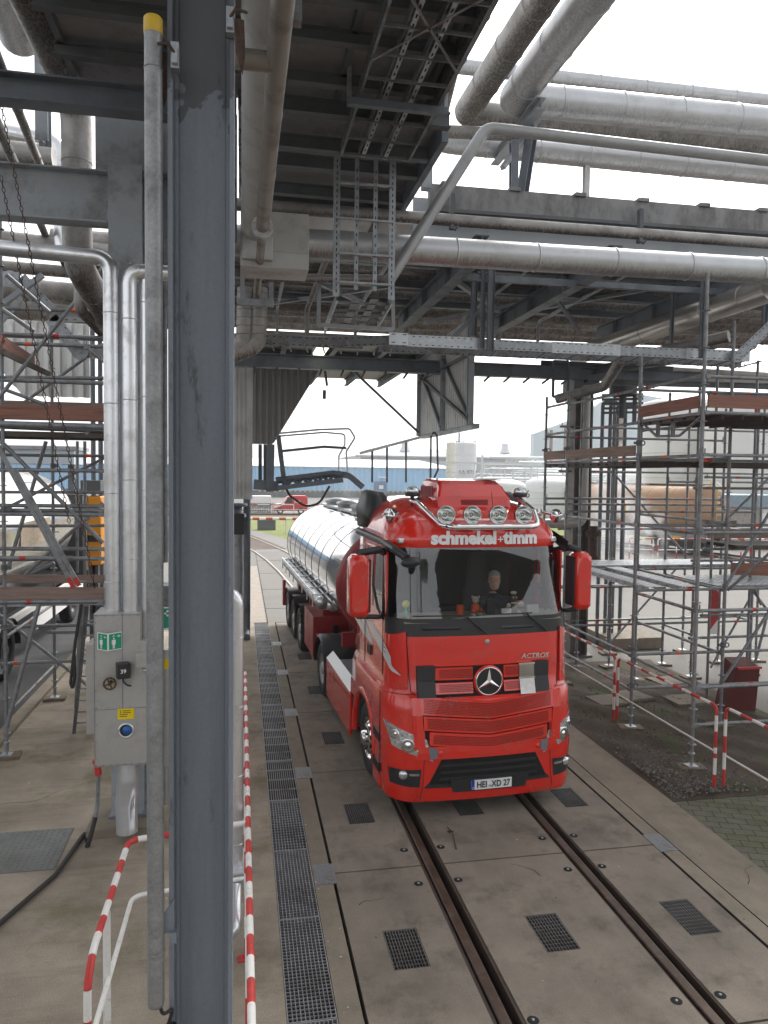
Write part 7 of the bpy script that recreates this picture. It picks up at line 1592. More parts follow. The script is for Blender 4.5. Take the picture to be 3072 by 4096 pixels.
# landing boards
for y0_, y1_, Y_, hh, m_ in ((1105, 1165, YL+.9, 0, m_board_g), (1195, 1290, YL-.02, 0, m_board_g)):
    a, c_ = at(*zl_(-80, (y0_+y1_)/2), Y=Y_), at(*zl_(770, (y0_+y1_)/2), Y=Y_); board(sl_, a, c_, abs(at(*zl_(300, y0_), Y=Y_).z-at(*zl_(300, y1_), Y=Y_).z), m_)
a = at(*zl_(300, 1300), Y=YL); deck(-4.6, -1.85, YL, YL+.93, a.z, 'x', .31, m_galv, sl_)
a, c_ = at(*zk_(-60, 1205), Y=YL-.05), at(*zk_(960, 1235), Y=YL-.05); board(sl_, a, c_, .19, m_board)
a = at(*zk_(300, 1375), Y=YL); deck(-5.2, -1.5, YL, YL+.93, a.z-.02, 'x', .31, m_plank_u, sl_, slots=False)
for (xa, ya), (xb_, yb), h_, m_ in (((0, 600), (300, 780), .2, m_board), ((0, 690), (440, 880), .08, m_plank_u)):
    a, c_ = at(*zk_(xa-80, ya-60), Y=10.6), at(*zk_(xb_, yb), Y=12.6); board(sl_, a, c_, h_, m_)
for (x_, y_) in ((30, 1050), (30, 620), (390, 300), (30, 1490)):
    p = at(*zl_(x_, y_), Y=YL if x_ < 100 else 13.85); q = MB(); q.cyl(p-V((0, 0, .04)), p+V((0, 0, .04)), .042, 10); q.box(p+V((.06, 0, 0)), (.07, .04, .06)); q.build('coupler', m_steel_d, sl_)
for (x_, ya, yb, Y_) in ((570, 120, 1090, 15.5), (625, 120, 1500, 14.6), (600, 1330, 2080, 12.6)): lt((x_, ya), (x_+(-40 if x_ == 600 else 0), yb), Y_, 'standard')
# galvanised angled tray behind left scaffold (disc joint)
t = thing('cable_tray', at(*zk_(600, 400), Y=12), 'pale angled cable tray with bolted discs behind the left scaffold', 'cable tray')
for (a, c_, h_) in (((-20, 30), (180, 40), .22), ((170, 30), (440, 320), .22), ((440, 350), (960, 360), .2), ((450, 380), (700, 680), .2), ((700, 680), (960, 690), .18)):
    perf_rail(at(*zk_(*a), Y=12.2), at(*zk_(*c_), Y=12.2), h_, t, m_galv, .12)
for (x_, y_) in ((90, 30), (705, 680)):
    p = at(*zk_(x_, y_), Y=12.1); q = MB(); q.cyl(p, p+V((0, .03, 0)), .12, 18); q.cyl(p-V((0, .02, 0)), p, .03, 8)
    for k in range(6): q.cyl(p+V((.08*math.cos(k), -.015, .08*math.sin(k))), p+V((.08*math.cos(k), 0, .08*math.sin(k))), .012, 6)
    q.build('pivot_disc', m_galv, t)
for (a, c_, Y_, l_) in (((50, 240), (380, 0), 12.0, 'short'), ((0, 420), (200, 200), 13.5, 'long')):
    p0_, p1_ = at(*zk_(*a), Y=Y_), at(*zk_(*c_), Y=Y_); tag(MB().bar(p0_, p1_, .09, .07).build('brace', m_steel_l), l_+' light brace crossing behind the upper left scaffold', 'brace')
# tanker on the left road
lt_ = thing('tank_truck', (-6.0, 18, 0), 'cream-silver tanker standing on the road behind the left scaffold', 'truck')
m_cream = mat('cream_silver_tank', (.66, .63, .56), .16, .75, .06, 1.5, dirt=(.40, .34, .25), damt=.4)
def el2(y_, k=1., n_=36): return [V((-6.05+1.32*k*math.sin(2*math.pi*i/n_), y_, 2.75+1.3*k*math.cos(2*math.pi*i/n_))) for i in range(n_)]
MB().grid([el2(11.9, .02), el2(12.0, .6), el2(12.4, .92), el2(13, 1), el2(16, 1), el2(19, 1), el2(22, 1), el2(22.6, .93), el2(23.0, .7), el2(23.1, .01)], closed=True).build('tank_shell', m_cream, lt_)
q = MB(); q.add([(-4.722, 17.2, 3.0), (-4.722, 19.5, 3.0), (-4.722, 19.5, 2.5), (-4.722, 17.2, 2.5)], [(0, 1, 2, 3)]); q.build('faded_brown_print', mat('faded_brown_print', (.45, .36, .27), .5, 0, .4, 20), lt_)
MB().bb(-6.6, -5.5, 12, 24.5, .85, 1.15).build('chassis', m_black, lt_)
MB().bb(-4.95, -4.85, 13.5, 23, 1.0, 1.12).build('side_rail', m_redw, lt_); MB().bb(-4.98, -4.9, 19, 24, .5, .95).build('side_guard', m_white, lt_)
for y_ in (15.3, 16.7, 22.5): wheel(-4.85, y_, lt_, 1, r=.55, deep=True, rim_m=m_black); wheel(-7.2, y_, lt_, -1, r=.55, deep=True, rim_m=m_black)
for y_ in (15.3, 16.7): MB().grid([[V((x_, y_-.63*math.cos(math.pi*k/14), .55+.63*math.sin(math.pi*k/14))) for x_ in (-5.3, -4.78)] for k in range(15)]).build('mudguard', m_black, lt_)
MB().bb(-7.1, -4.9, 24.8, 27.0, .5, 3.4).build('cab', m_black, lt_, bev=.1); MB().bb(-5.0, -4.86, 23.2, 23.4, .85, 1.0).build('side_lamp', m_orange, lt_)
lt_.location.x += .38; lt_.location.y -= 1.3
# walkway / roof over that road (pale gantry box)
p = at(*zl_(0, 200), Y=17); t = thing('loading_gantry', (-6, 17, 0), 'pale blue-grey loading gantry box above the left tanker', 'gantry')
a, c_ = at(*zl_(-200, 175), Y=26), at(*zl_(545, 185), Y=26); e_ = at(*zl_(545, 290), Y=26)
MB().bb(a.x, c_.x, 26, 28, e_.z, c_.z).build('gantry_box', mat('pale_blue_sheet', (.50, .55, .60), .6, 0, .05, 2), t); MB().bb(a.x, c_.x+.1, 25.9, 28, c_.z, c_.z+.12).build('gantry_roof', m_steel_l, t)
for x_ in (c_.x-.2, c_.x-4): MB().bb(x_-.1, x_+.1, 26.5, 26.7, 0, e_.z).build('gantry_leg', m_steel, t)
# orange machine behind
a, c_ = at(*zl_(612, 525), Y=17.2), at(*zl_(745, 1035), Y=17.2); t = thing('orange_cabinet', (a.x, 17.2, 0), 'bright orange upright machine beyond the left tanker', 'machine')
MB().bb(a.x+.08, c_.x, 17.2, 17.8, c_.z, a.z).build('machine_body', mat('bright_orange_paint', (.85, .33, .01), .45, 0, .05, 3), t, bev=.03); MB().bb(a.x, a.x+.08, 17.15, 17.3, c_.z-.1, a.z).build('pale_edge', m_white, t); MB().bb(a.x+.09, c_.x, 17.18, 17.2, a.z-1.0, a.z-.86).build('dark_band', m_black, t); MB().bb(a.x-.05, c_.x, 17.2, 17.9, a.z+.05, a.z+.35).build('machine_head', m_steel_d, t); MB().bb(a.x+.1, a.x+.22, 17.3, 17.5, 0, c_.z).build('machine_leg', m_steel_d, t); MB().bb(c_.x-.2, c_.x-.08, 17.3, 17.5, 0, c_.z).build('machine_leg', m_steel_d, t)
# steep black ladder by the cabinet
a, c_ = at(*zl_(640, 1330), Y=9.6), at(*zl_(545, 2260), Y=11.9); t = thing('access_ladder', (c_.x, c_.y, 0), 'steep dark ladder leaning left of the grey cabinet', 'ladder')
off_ = V((.14, .0, 0))
for s_ in (0, 1): MB().bar(a+off_*s_, V((c_.x, c_.y, .03))+off_*s_*1.6, .05, .02).build('ladder_rail', m_steel_d if s_ else m_steel, t)
for k in range(9): f = .1+k*.1; MB().bar(a.lerp(V((c_.x, c_.y, .03)), f), a.lerp(V((c_.x, c_.y, .03)), f)+off_*(1+.6*f), .025, .02).build('ladder_rung', m_galv_d, t)
b = MB(); P = [at(*zl_(x_, y_), Y=10.8) for x_, y_ in ((600, 1320), (555, 1600), (520, 1900), (535, 1945), (550, 1870), (548, 1700))]; b.tube(P, .022, 8, .1); tag(b.build('hanging_hose', m_hose), 'black hose loop hanging left of the grey cabinet', 'hose')
# ================================================================== BACKGROUND
m_blue = mat('blue_corrugated_wall', (.33, .56, .78), .6, 0, .05, .3)
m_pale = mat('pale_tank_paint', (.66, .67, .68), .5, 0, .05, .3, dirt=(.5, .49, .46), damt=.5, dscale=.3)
m_pale2 = mat('glare_paled_pipework', (.60, .62, .64), .5, .1, .08, 1)  # overexposed look of the far plant put into this pale colour
Yb = 134
x0_ = -70; x1__ = at(1812, 1980, Y=Yb).x
t = thing('warehouse', (x0_+40, Yb, 0), 'long light-blue corrugated warehouse beyond the lawn', 'building')
zt1 = at(1300, 1866, Y=Yb).z; b = MB(); b.corr((x0_, Yb, 0), (x1__, Yb, 0), lambda u: (1.2, zt1), 1.0, .15, nrm=(0, -1, 0)); b.build('wall', m_blue, t)
MB().bb(x1__-.2, x1__, Yb, Yb+30, 0, zt1).build('end_wall', m_blue, t)
zr_ = at(1300, 1836, Y=Yb+15).z; b = MB(); b.poly([(x0_, Yb-.4, zt1), (x1__+.3, Yb-.4, zt1), (x1__-3, Yb+15, zr_), (x0_, Yb+15, zr_)], .15, (0, 0, 1)); b.build('roof', m_white, t)
b = MB(); b.bb(x0_, x1__, Yb-.05, Yb+.3, 0, 1.2); b.build('loading_dock', m_steel_d, t)
b = MB()
for k in range(40): b.bb(3+k*.9, 3.4+k*.9, Yb-.08, Yb-.05, .95, 1.2)
b.build('dock_edge_marks', m_yellow, t)
a, c_ = at(1495, 1925, Y=Yb-.2), at(1545, 1990, Y=Yb-.2); MB().bb(a.x, c_.x, Yb-.2, Yb, 0, a.z).build('door', mat('grey_blue_door', (.12, .20, .32), .6), t); MB().bb(a.x+1, a.x+1.8, Yb-.25, Yb-.2, 1.6, 2.3).build('notice', m_white, t); MB().bb(a.x+.8, c_.x+.2, Yb-.3, Yb, a.z+.6, a.z+.85).build('sign_board', m_white, t)
# round store building
Yr = 185; a, c_ = at(1420, 1812, Y=Yr), at(2175, 1812, Y=Yr); zt2 = at(1700, 1838, Y=Yr).z; za2 = at(1700, 1800, Y=Yr).z
t = thing('store_building', ((a.x+c_.x)/2, Yr, 0), 'wide grey store building with a low roof behind the blue warehouse', 'building')
MB().bb(a.x+1.5, c_.x, Yr, Yr+40, 0, zt2+1).build('wall', mat('pale_grey_sheet', (.42, .43, .44), .7, 0, .06, .3), t); b = MB(); b.poly([(a.x, Yr-1, zt2+.8), (c_.x, Yr-1, zt2+.8), (c_.x, Yr+12, za2+.6), (a.x+6, Yr+12, za2+.6)], .4, (0, 0, 1)); b.build('roof', mat('grey_roof', (.36, .365, .37), .7, 0, .1, .5), t)
for x_ in (1631, 2036): p = at(x_, 1790, Y=Yr+5); b = MB(); b.lathe([(1.6, 0), (1.0, 1.4), (1.0, 2.6), (0, 2.7)], (p.x, Yr+8, za2-.2), (0, 0, 1), 12); b.build('roof_vent', m_pale2, t)
# silos
def tank(nm, lab, x, y, r, z1__, m_=m_pale, dome=.35, grp=None, n_=40, rings=6):
    t_ = thing(nm, (x, y, 0), lab, 'tank', grp); q = MB(); q.lathe([(r, 0), (r, z1__), (r*.96, z1__+dome*r*.35), (r*.7, z1__+dome*r*.8), (r*.3, z1__+dome*r), (0, z1__+dome*r)], (x, y, 0), (0, 0, 1), n_)
    for k in range(1, rings): q.ring((x, y, z1__*k/rings), (0, 0, 1), r, .04, n_, 4)
    q.build('tank_shell', m_, t_); return t_
a, c_ = at(1822, 1790, Y=98), at(1905, 1790, Y=98); zs = at(1860, 1778, Y=98).z
s1 = tank('silo', 'tall pale silo marked FA-9751 above the truck roof', (a.x+c_.x)/2, 98, (c_.x-a.x)/2, zs, dome=.3)
text('FA-9751', .75, M4(((a.x+c_.x)/2-.1, 98-(c_.x-a.x)/2-.12, at(1880, 1890, Y=98).z), (1, 0, 0), (0, 0, 1), (0, -1, 0)), m_steel_d, 'silo_number', s1, .02)
q = MB(); q.ring(((a.x+c_.x)/2, 98, zs+.4), (0, 0, 1), (c_.x-a.x)/2, .04, 24, 4)
for k in range(12): a_ = k*math.pi/6; q.bar(((a.x+c_.x)/2+math.cos(a_)*1.35, 98+math.sin(a_)*1.35, zs-.2), ((a.x+c_.x)/2+math.cos(a_)*1.35, 98+math.sin(a_)*1.35, zs+.4), .05, .05)
q.bar(((a.x+c_.x)/2-1, 98, zs), ((a.x+c_.x)/2-1, 98, zs+1.6), .2, .2); q.build('silo_railing', m_steel, s1)
a, c_ = at(1786, 1790, Y=102), at(1834, 1790, Y=102); tank('silo', 'slimmer pale silo standing just left of the marked silo', (a.x+c_.x)/2, 102, (c_.x-a.x)/2, at(1800, 1775, Y=102).z, mat('cream_silo', (.62, .60, .50), .6))
# low storage tanks
for (xa, xb_, Y_, ytop, lab, tx, tpx) in ((1962, 2132, 60, 1948, 'low white domed tank marked 676 behind the right roof lamp', '-676', 2092), (2146, 2372, 62, 1946, 'low white domed tank marked B 57 behind the scaffold', 'B 57', 2290)):
    a, c_ = at(xa, 1950, Y=Y_), at(xb_, 1950, Y=Y_); r = (c_.x-a.x)/2; tk = tank('storage_tank', lab, (a.x+c_.x)/2, Y_+r, r, at(xa, ytop, Y=Y_).z, dome=.35, grp='low white storage tanks')
    p = at(tpx, 1978, Y=Y_-.1); text(tx, .95, M4((p.x, Y_+.02-.12+abs(p.x-(a.x+c_.x)/2)**2/(2*r), p.z-.0), (1, .3 if tpx < 2200 else .2, 0), (0, 0, 1), (.3 if tpx < 2200 else .2, -1, 0)), m_black, 'tank_number', tk, .03)
a, c_ = at(1400, 1985, Y=66), at(1500, 1985, Y=66)
# pipe racks of the plant
t = thing('pipe_rack', (24, 75, 0), 'pale tangle of plant pipework behind the storage tanks', 'pipe rack')
rnd = random.Random(11)
for j in range(22):
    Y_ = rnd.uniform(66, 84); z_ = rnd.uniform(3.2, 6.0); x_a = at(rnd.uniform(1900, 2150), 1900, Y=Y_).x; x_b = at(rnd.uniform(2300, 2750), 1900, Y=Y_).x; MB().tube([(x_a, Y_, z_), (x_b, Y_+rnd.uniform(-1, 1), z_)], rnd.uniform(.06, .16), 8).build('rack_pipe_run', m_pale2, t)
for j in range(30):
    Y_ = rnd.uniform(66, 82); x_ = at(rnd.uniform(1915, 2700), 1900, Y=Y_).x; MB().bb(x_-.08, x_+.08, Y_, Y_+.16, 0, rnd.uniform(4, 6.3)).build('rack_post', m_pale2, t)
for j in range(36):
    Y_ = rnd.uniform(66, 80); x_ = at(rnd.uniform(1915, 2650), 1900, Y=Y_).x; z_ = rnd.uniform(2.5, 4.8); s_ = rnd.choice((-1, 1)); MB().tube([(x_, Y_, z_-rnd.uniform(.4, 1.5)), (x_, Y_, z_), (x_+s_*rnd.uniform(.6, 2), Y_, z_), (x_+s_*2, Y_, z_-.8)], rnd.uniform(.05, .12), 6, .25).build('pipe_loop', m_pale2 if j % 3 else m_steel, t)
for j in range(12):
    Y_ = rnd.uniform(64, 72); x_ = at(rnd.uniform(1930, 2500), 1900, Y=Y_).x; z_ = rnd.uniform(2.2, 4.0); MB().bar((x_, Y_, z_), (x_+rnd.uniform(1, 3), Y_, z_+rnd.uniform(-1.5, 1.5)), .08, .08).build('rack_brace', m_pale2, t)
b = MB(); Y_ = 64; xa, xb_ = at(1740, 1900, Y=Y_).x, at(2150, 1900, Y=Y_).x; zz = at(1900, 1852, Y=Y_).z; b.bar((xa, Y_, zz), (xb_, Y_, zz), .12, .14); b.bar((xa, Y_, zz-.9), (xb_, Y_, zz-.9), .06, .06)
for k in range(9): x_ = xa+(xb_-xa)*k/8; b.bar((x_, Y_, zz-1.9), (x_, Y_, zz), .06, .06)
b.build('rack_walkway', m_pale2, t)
# lattice truss
q = MB(); Y_ = 70; xa, xb_ = at(2020, 1850, Y=Y_).x, at(2150, 1850, Y=Y_).x; z0_, z1__ = at(2050, 1858, Y=Y_).z, at(2050, 1836, Y=Y_).z
for k in range(7): q.bar((xa+(xb_-xa)*k/7, Y_, z0_), (xa+(xb_-xa)*(k+.5)/7, Y_, z1__), .07, .07); q.bar((xa+(xb_-xa)*(k+.5)/7, Y_, z1__), (xa+(xb_-xa)*(k+1)/7, Y_, z0_), .07, .07)
q.bar((xa, Y_, z0_), (xb_, Y_, z0_), .1, .1); q.bar((xa, Y_, z1__), (xb_, Y_, z1__), .1, .1); q.build('rack_truss', m_pale2, t)
# blue-green hall at right behind
Yh = 125; P = [at(x_, y_, Y=Yh) for x_, y_ in ((2135, 1870), (2135, 1735), (2330, 1660), (2470, 1560), (2800, 1620), (2800, 1870))]
t = thing('process_hall', (P[2].x, Yh, 0), 'tall pale teal hall with brown vertical bands behind the scaffold', 'building')
b = MB(); PP = [V((p.x, Yh, p.z)) for p in P]; PP[0].z = 0; PP[-1].z = 0; b.poly(PP, 1.5, (0, -1, 0)); b.build('hall_wall', mat('pale_teal_sheet', (.62, .71, .74), .6, 0, .05, .3), t)
for x_ in (2205, 2262, 2345, 2480): p = at(x_, 1700, Y=Yh); pt = at(x_, {2205: 1720, 2262: 1700, 2345: 1665, 2480: 1580}[x_], Y=Yh); wd = 2.2 if x_ == 2480 else .5; MB().bb(p.x-wd/2, p.x+wd/2, Yh-.2, Yh, 0, pt.z).build('brown_band', mat('brown_band', (.28, .20, .16), .7) if x_ == 2205 else MATS['brown_band'], t)
# big white tanks at right
def bigtank(xa, xb_, Y_, zt_, lab):
    a, c_ = at(xa, 1900, Y=Y_), at(xb_, 1900, Y=Y_); r = (c_.x-a.x)/2; return tank('storage_tank', lab, (a.x+c_.x)/2, Y_+r*.3, r, zt_, mat('white_tank_shell', (.66, .64, .62), .5, 0, .04, .2, dirt=(.55, .50, .44), damt=.4, dscale=.4, stretch=(1, 1, .2)) if 'white_tank_shell' not in MATS else MATS['white_tank_shell'], .15, 'big white tanks at the right', 56, 5)
bt1 = bigtank(2596, 2880, 58, 10.5, 'big white tank behind the brown wagon'); bt2 = bigtank(2885, 3300, 50, 10.0, 'big white tank at the right picture edge')
# spiral stair on the first tank
a = at(2738, 1900, Y=56); q = MB()
for k in range(16): q.box((a.x-2.5+k*.36, 53.4+.02*k*k*.2, 4.2+k*.28), (.5, .7, .08))
q.tube([(a.x-2.6, 52.9, 5.0), (a.x+3.2, 53.6, 9.4)], .04, 6); q.tube([(a.x-2.6, 52.9, 4.5), (a.x+3.2, 53.6, 8.9)], .04, 6); q.build('tank_stair', m_pale2, bt1)
# utility building right
a, c_ = at(2930, 1985, Y=40), at(3200, 2160, Y=40); t = thing('pump_house', (a.x+2, 40, 0), 'low pebble-dashed pump house with a grey-blue roof at the right', 'building')
MB().bb(a.x, a.x+12, 40, 46, 0, at(2930, 2030, Y=40).z).build('wall', mat('pebble_dash', (.36, .33, .30), .95, 0, .3, 6, fine=.3), t); MB().bb(a.x-.3, a.x+12, 39.6, 46, at(2930, 2028, Y=40).z, at(2930, 1980, Y=40).z).build('roof_edge', mat('grey_blue_roof', (.22, .30, .35), .6), t); MB().bb(a.x+1.9, a.x+9, 39.9, 40.0, .05, 2.3).build('roller_door', m_white, t)
# brown tank wagon
wd_ = V((-.296, .955, 0)); W0 = V((24.6, 35.6, 0)); ang = math.atan2(-wd_.x, wd_.y)
wg = thing('tank_wagon', W0, 'tan-brown railway tank wagon with a ladder on its end', 'rail wagon'); wg.rotation_euler.z = ang; wg['_o'] = (0, 0, 0)
m_tan = mat('tan_wagon_paint', (.33, .19, .095), .55, 0, .08, .8, dirt=(.24, .14, .08), damt=.5, dscale=.8)
def el3(y_, k=1., n_=40): return [V((1.42*k*math.sin(2*math.pi*i/n_), y_, 2.33+1.42*k*math.cos(2*math.pi*i/n_))) for i in range(n_)]
q = MB(); q.grid([el3(-.25, .01), el3(-.2, .6), el3(-.05, .94), el3(.0, 1), el3(3), el3(6), el3(9.5), el3(9.7, .6), el3(9.8, .01)], closed=True)
for y_ in (.05, 1.6, 3.2, 4.8, 6.4, 8): q.ring((0, y_, 2.33), (0, 1, 0), 1.42, .012, 40, 4)
q.build('tank_shell', m_tan, wg)
for x_ in (.15, .62): MB().tube([(x_, -.35, .7), (x_, -.35, 3.6), (x_, .1, 3.95)], .03, 6, .1).build('ladder_rail', m_yellow if x_ < .2 else m_redw, wg)
for k in range(9): MB().bar((.15, -.35, .9+k*.32), (.62, -.35, .9+k*.32), .03, .03).build('ladder_rung', m_redw, wg)
q = MB(); q.bb(-1.35, 1.35, -.9, 10.5, .95, 1.15); q.bb(-.9, -.7, -.9, 10.5, .75, .95); q.bb(.7, .9, -.9, 10.5, .75, .95); q.build('underframe', m_galv_d, wg)
q = MB(); q.bb(-.4, .4, .2, 9, 3.74, 3.8); q.bb(-1.2, 1.2, -.8, -.7, 1.15, 1.9); q.build('walkway', m_rust, wg)
for x_ in (-.88, .88): MB().cyl((x_, -.9, 1.05), (x_, -1.4, 1.05), .12, 12).lathe([(.24, 0), (.24, .05), (0, .07)], (x_, -1.4, 1.05), (0, -1, 0), 14).build('buffer', m_black, wg)
for y_ in (.6, 2.4, 7.6, 9.4):
    for x_ in (-.78, .78): MB().lathe([(.0, .07), (.2, .07), (.22, .03), (.40, .03), (.46, .06), (.46, -.05), (.49, -.06)], (x_, y_, .49), (1 if x_ > 0 else -1, 0, 0), 24).build('wagon_wheel', m_steel_d, wg)
for x_ in (-1.0, 1.0): MB().bb(x_-.06, x_+.06, .2, 2.9, .40, .72).build('bogie_side', m_black, wg)
MB().bb(-1.4, -1.3, .6, 1.3, .85, 1.0).build('yellow_step', m_yellow, wg)
# track and barriers in front of the wagon
q = MB()
for o_ in (-.75, .75): n_ = V((wd_.y, -wd_.x, 0))*o_; q.bar(W0+n_-wd_*14+V((0, 0, .05)), W0+n_+wd_*30+V((0, 0, .05)), .07, .1)
tag(q.build('siding_rails', m_rust), 'rusty siding rails under the brown wagon', 'rail')
b = MB(); n_ = V((wd_.y, -wd_.x, 0))*1.6; b.add([W0+n_-wd_*14+V((0, 0, .005)), W0-n_-wd_*14+V((0, 0, .005)), W0-n_+wd_*30+V((0, 0, .005)), W0+n_+wd_*30+V((0, 0, .005))], [(0, 1, 2, 3)]); tag(b.build('siding_bed', mat('siding_ballast', (.17, .13, .10), .95, 0, .3, 4, fine=.25), org=(0, 0, 0)), kind='structure')
def bar_fence(x0_, y0_, x1__, y1_, lab, n_=3, h=1.05, grp='red and white barriers near the wagon'):
    t_ = thing('barrier', ((x0_+x1__)/2, (y0_+y1_)/2, 0), lab, 'barrier', grp); a, c_ = V((x0_, y0_, 0)), V((x1__, y1_, 0))
    q = MB(); stripes(q, rounded([a, a+V((0, 0, h)), c_+V((0, 0, h)), c_], .12), .035, .35, 0); q.build('hoop', RW, t_); q = MB(); q.tube([a+V((0, 0, .5)), c_+V((0, 0, .5))], .028, 6); q.build('mid_rail', m_redw, t_)
    for k in range(1, n_): p = a.lerp(c_, k/n_); q = MB(); stripes(q, [p, p+V((0, 0, h))], .03, .35, 1); q.build('post', RW, t_)
bar_fence(17.2, 35.2, 20.3, 33.8, 'red and white barrier left of the wagon wheels in the steam'); bar_fence(20.5, 33.7, 23.6, 33.7, 'red and white barrier right in front of the wagon wheels'); bar_fence(24.0, 33.6, 27.2, 33.4, 'red and white barrier right of the wagon buffers')
# far left: van, bicycles, fence, trailer, sign, barrier
p = at(*(900+400/2.1067, 1850+435/2.1067), Z=0)
va = thing('van', (4.9, 77, 0), 'small red delivery van with a white bonnet beyond the lawn', 'van')
m_vr = mat('van_red', (.55, .03, .04), .35, 0, .03, 2)
xv = at(1092, 2050, Y=77).x; Lv = at(1228, 2050, Y=77).x-xv
side = [(0, .35), (.02, .75), (.10, .95), (.22, 1.05), (.40, 1.75), (.50, 1.88), (.95, 1.9), (1.0, 1.7), (1.0, .35)]
q = MB(); pts = [V((xv+u*Lv, 76.2, z_)) for u, z_ in side]; q.poly(pts, 1.7, (0, -1, 0)); q.build('body', m_vr, va, bev=.06)
q = MB(); q.poly([V((xv+u*Lv, 76.18, z_)) for u, z_ in ((.0, .55), (.02, .76), (.10, .96), (.23, 1.06), (.40, 1.76), (.37, 1.2), (.3, .95))], .01, (0, -1, 0)); q.poly([V((xv+.09*Lv, 76.25, .98)), V((xv+.22*Lv, 76.25, 1.08)), V((xv+.22*Lv, 77.8, 1.08)), V((xv+.09*Lv, 77.8, .98))], .01, (0, 0, 1)); q.build('white_bonnet', m_white, va)
q = MB(); q.poly([V((xv+u*Lv, 76.17, z_)) for u, z_ in ((.30, 1.12), (.42, 1.68), (.55, 1.72), (.55, 1.12))], .01, (0, -1, 0)); q.build('side_window', m_black, va)
q = MB(); q.bb(xv+.6*Lv, xv+.78*Lv, 76.17, 76.19, 1.3, 1.38); q.bb(xv+.6*Lv, xv+.72*Lv, 76.17, 76.19, 1.15, 1.2); q.build('side_lettering', m_white, va)
for u in (.2, .8): MB().lathe([(.2, .01), (.3, .0), (.33, -.05), (.33, -.2)], (xv+u*Lv, 76.15, .33), (0, -1, 0), 18).build('wheel', m_rubber, va)
t = thing('box_trailer', (0, 84, 0), 'white box trailer left of the red van', 'trailer'); a = at(975, 2000, Y=84).x; c_ = at(1085, 2000, Y=84).x; MB().bb(a-6, c_, 84, 86.5, .8, at(1000, 1984, Y=84).z).build('trailer_box', m_white, t); MB().bb(a-6, c_, 84.2, 86.3, .5, .8).build('trailer_frame', m_steel_d, t)
b0 = None
for k in range(11):
    x_ = at(1004+k*9.5, 2045, Y=79).x; y_ = 79+.3*(k % 3)
    if b0 is None:
        b0 = thing('bicycle', (x_, y_, 0), 'bicycle parked in the row of bicycles left of the van', 'bicycle', 'bicycles parked beyond the lawn')
        for dx in (-.5, .5): MB().ring((x_+dx, y_, .34), (.0, 1, .1), .32, .022, 20, 5).build('wheel', m_black, b0)
        MB().tube([(x_-.5, y_, .34), (x_-.15, y_, .85), (x_+.38, y_, .85), (x_+.5, y_, .34)], .025, 6).tube([(x_-.15, y_, .85), (x_, y_, .32), (x_+.38, y_, .82)], .025, 6).build('frame', m_steel, b0); MB().tube([(x_+.38, y_-.25, 1.02), (x_+.38, y_+.25, 1.02)], .02, 6).ball((x_-.2, y_, .95), .1, 8, (1.3, .7, .4)).build('handlebar_and_saddle', m_black, b0)
    else: copy_tree(b0, (x_, y_, 0), .2*(k % 3)-.2)
xa, xb_ = -8, 14
t = thing('barrier', (3, 74.8, 0), 'low white and red railing in front of the van and bicycles', 'barrier'); q = MB(); stripes(q, [(xa, 76, 1.0), (xb_, 75, 1.0)], .045, 1.2, 0); q.build('top_rail', RW, t); q = MB(); q.tube([(xa, 76, .5), (xb_, 75, .5)], .035, 6); q.build('mid_rail', m_redw, t)
for k in range(11): f = k/10; MB().tube([(xa+22*f, 76-f, 0), (xa+22*f, 76-f, 1.0)], .045, 6).build('post', m_redw, t)
t = thing('barrier', (2, 51.2, 0), 'single red and white barrier bar across the lawn', 'barrier'); q = MB(); stripes(q, [(-6, 51.6, 1.0), (9, 51.0, 1.0)], .09, .45, 0); q.build('bar', RW, t)
for x_ in (-4, 3, 8): MB().bb(x_-.05, x_+.05, 51.3, 51.4, 0, .95).build('post', m_redw, t)
p = at(900+350/2.1067, 1850+570/2.1067, Z=0); t = thing('lawn_box', (p.x, p.y, 0), 'low dark grey box standing on the lawn', 'box'); MB().bb(p.x-.65, p.x+.65, p.y, p.y+.5, 0, .75).build('box_body', m_steel_d, t); MB().bb(p.x-.7, p.x+.7, p.y-.05, p.y+.55, .75, .82).build('box_lid', m_steel, t)
# yellow hydrant-like post in the steam
p = at(2495, 2015, Y=26); t = thing('marker_post', (p.x, 26, 0), 'yellow and blue capped post standing in front of the steam', 'post'); zt3 = at(2495, 2010, Y=26).z; MB().cyl((p.x, 26, zt3-.45), (p.x, 26, zt3-.12), .09, 12).lathe([(.09, 0), (.10, .05), (.05, .12), (0, .13)], (p.x, 26, zt3-.12), (0, 0, 1), 12).build('yellow_cap', m_yellow, t); MB().cyl((p.x, 26, 0), (p.x, 26, zt3-.45), .07, 12).build('post_shaft', mat('blue_grey_post', (.12, .15, .2), .5), t)
# far treeline
rnd = random.Random(5); b = MB()
for k in range(900):
    x_ = rnd.uniform(-180, 260); y_ = rnd.uniform(300, 330); z_ = rnd.uniform(0, 1)**1.5*rnd.uniform(6, 12); s_ = rnd.uniform(1.2, 3); R_ = Matrix.Rotation(rnd.random()*6, 3, 'Z') @ Matrix.Rotation(rnd.random()*3, 3, 'X')
    b.add([V((x_, y_, z_))+R_ @ V(p_)*s_ for p_ in ((1, 0, 0), (-.6, .8, 0), (-.6, -.8, .1), (0, 0, 1))], [(0, 1, 2), (0, 1, 3), (1, 2, 3), (2, 0, 3)])
tag(b.build('far_woods', mat('far_foliage', (.12, .15, .09), .95, 0, .3, .2), org=(0, 0, 0)), 'hazy line of far trees along the horizon', 'woods', kind='stuff')
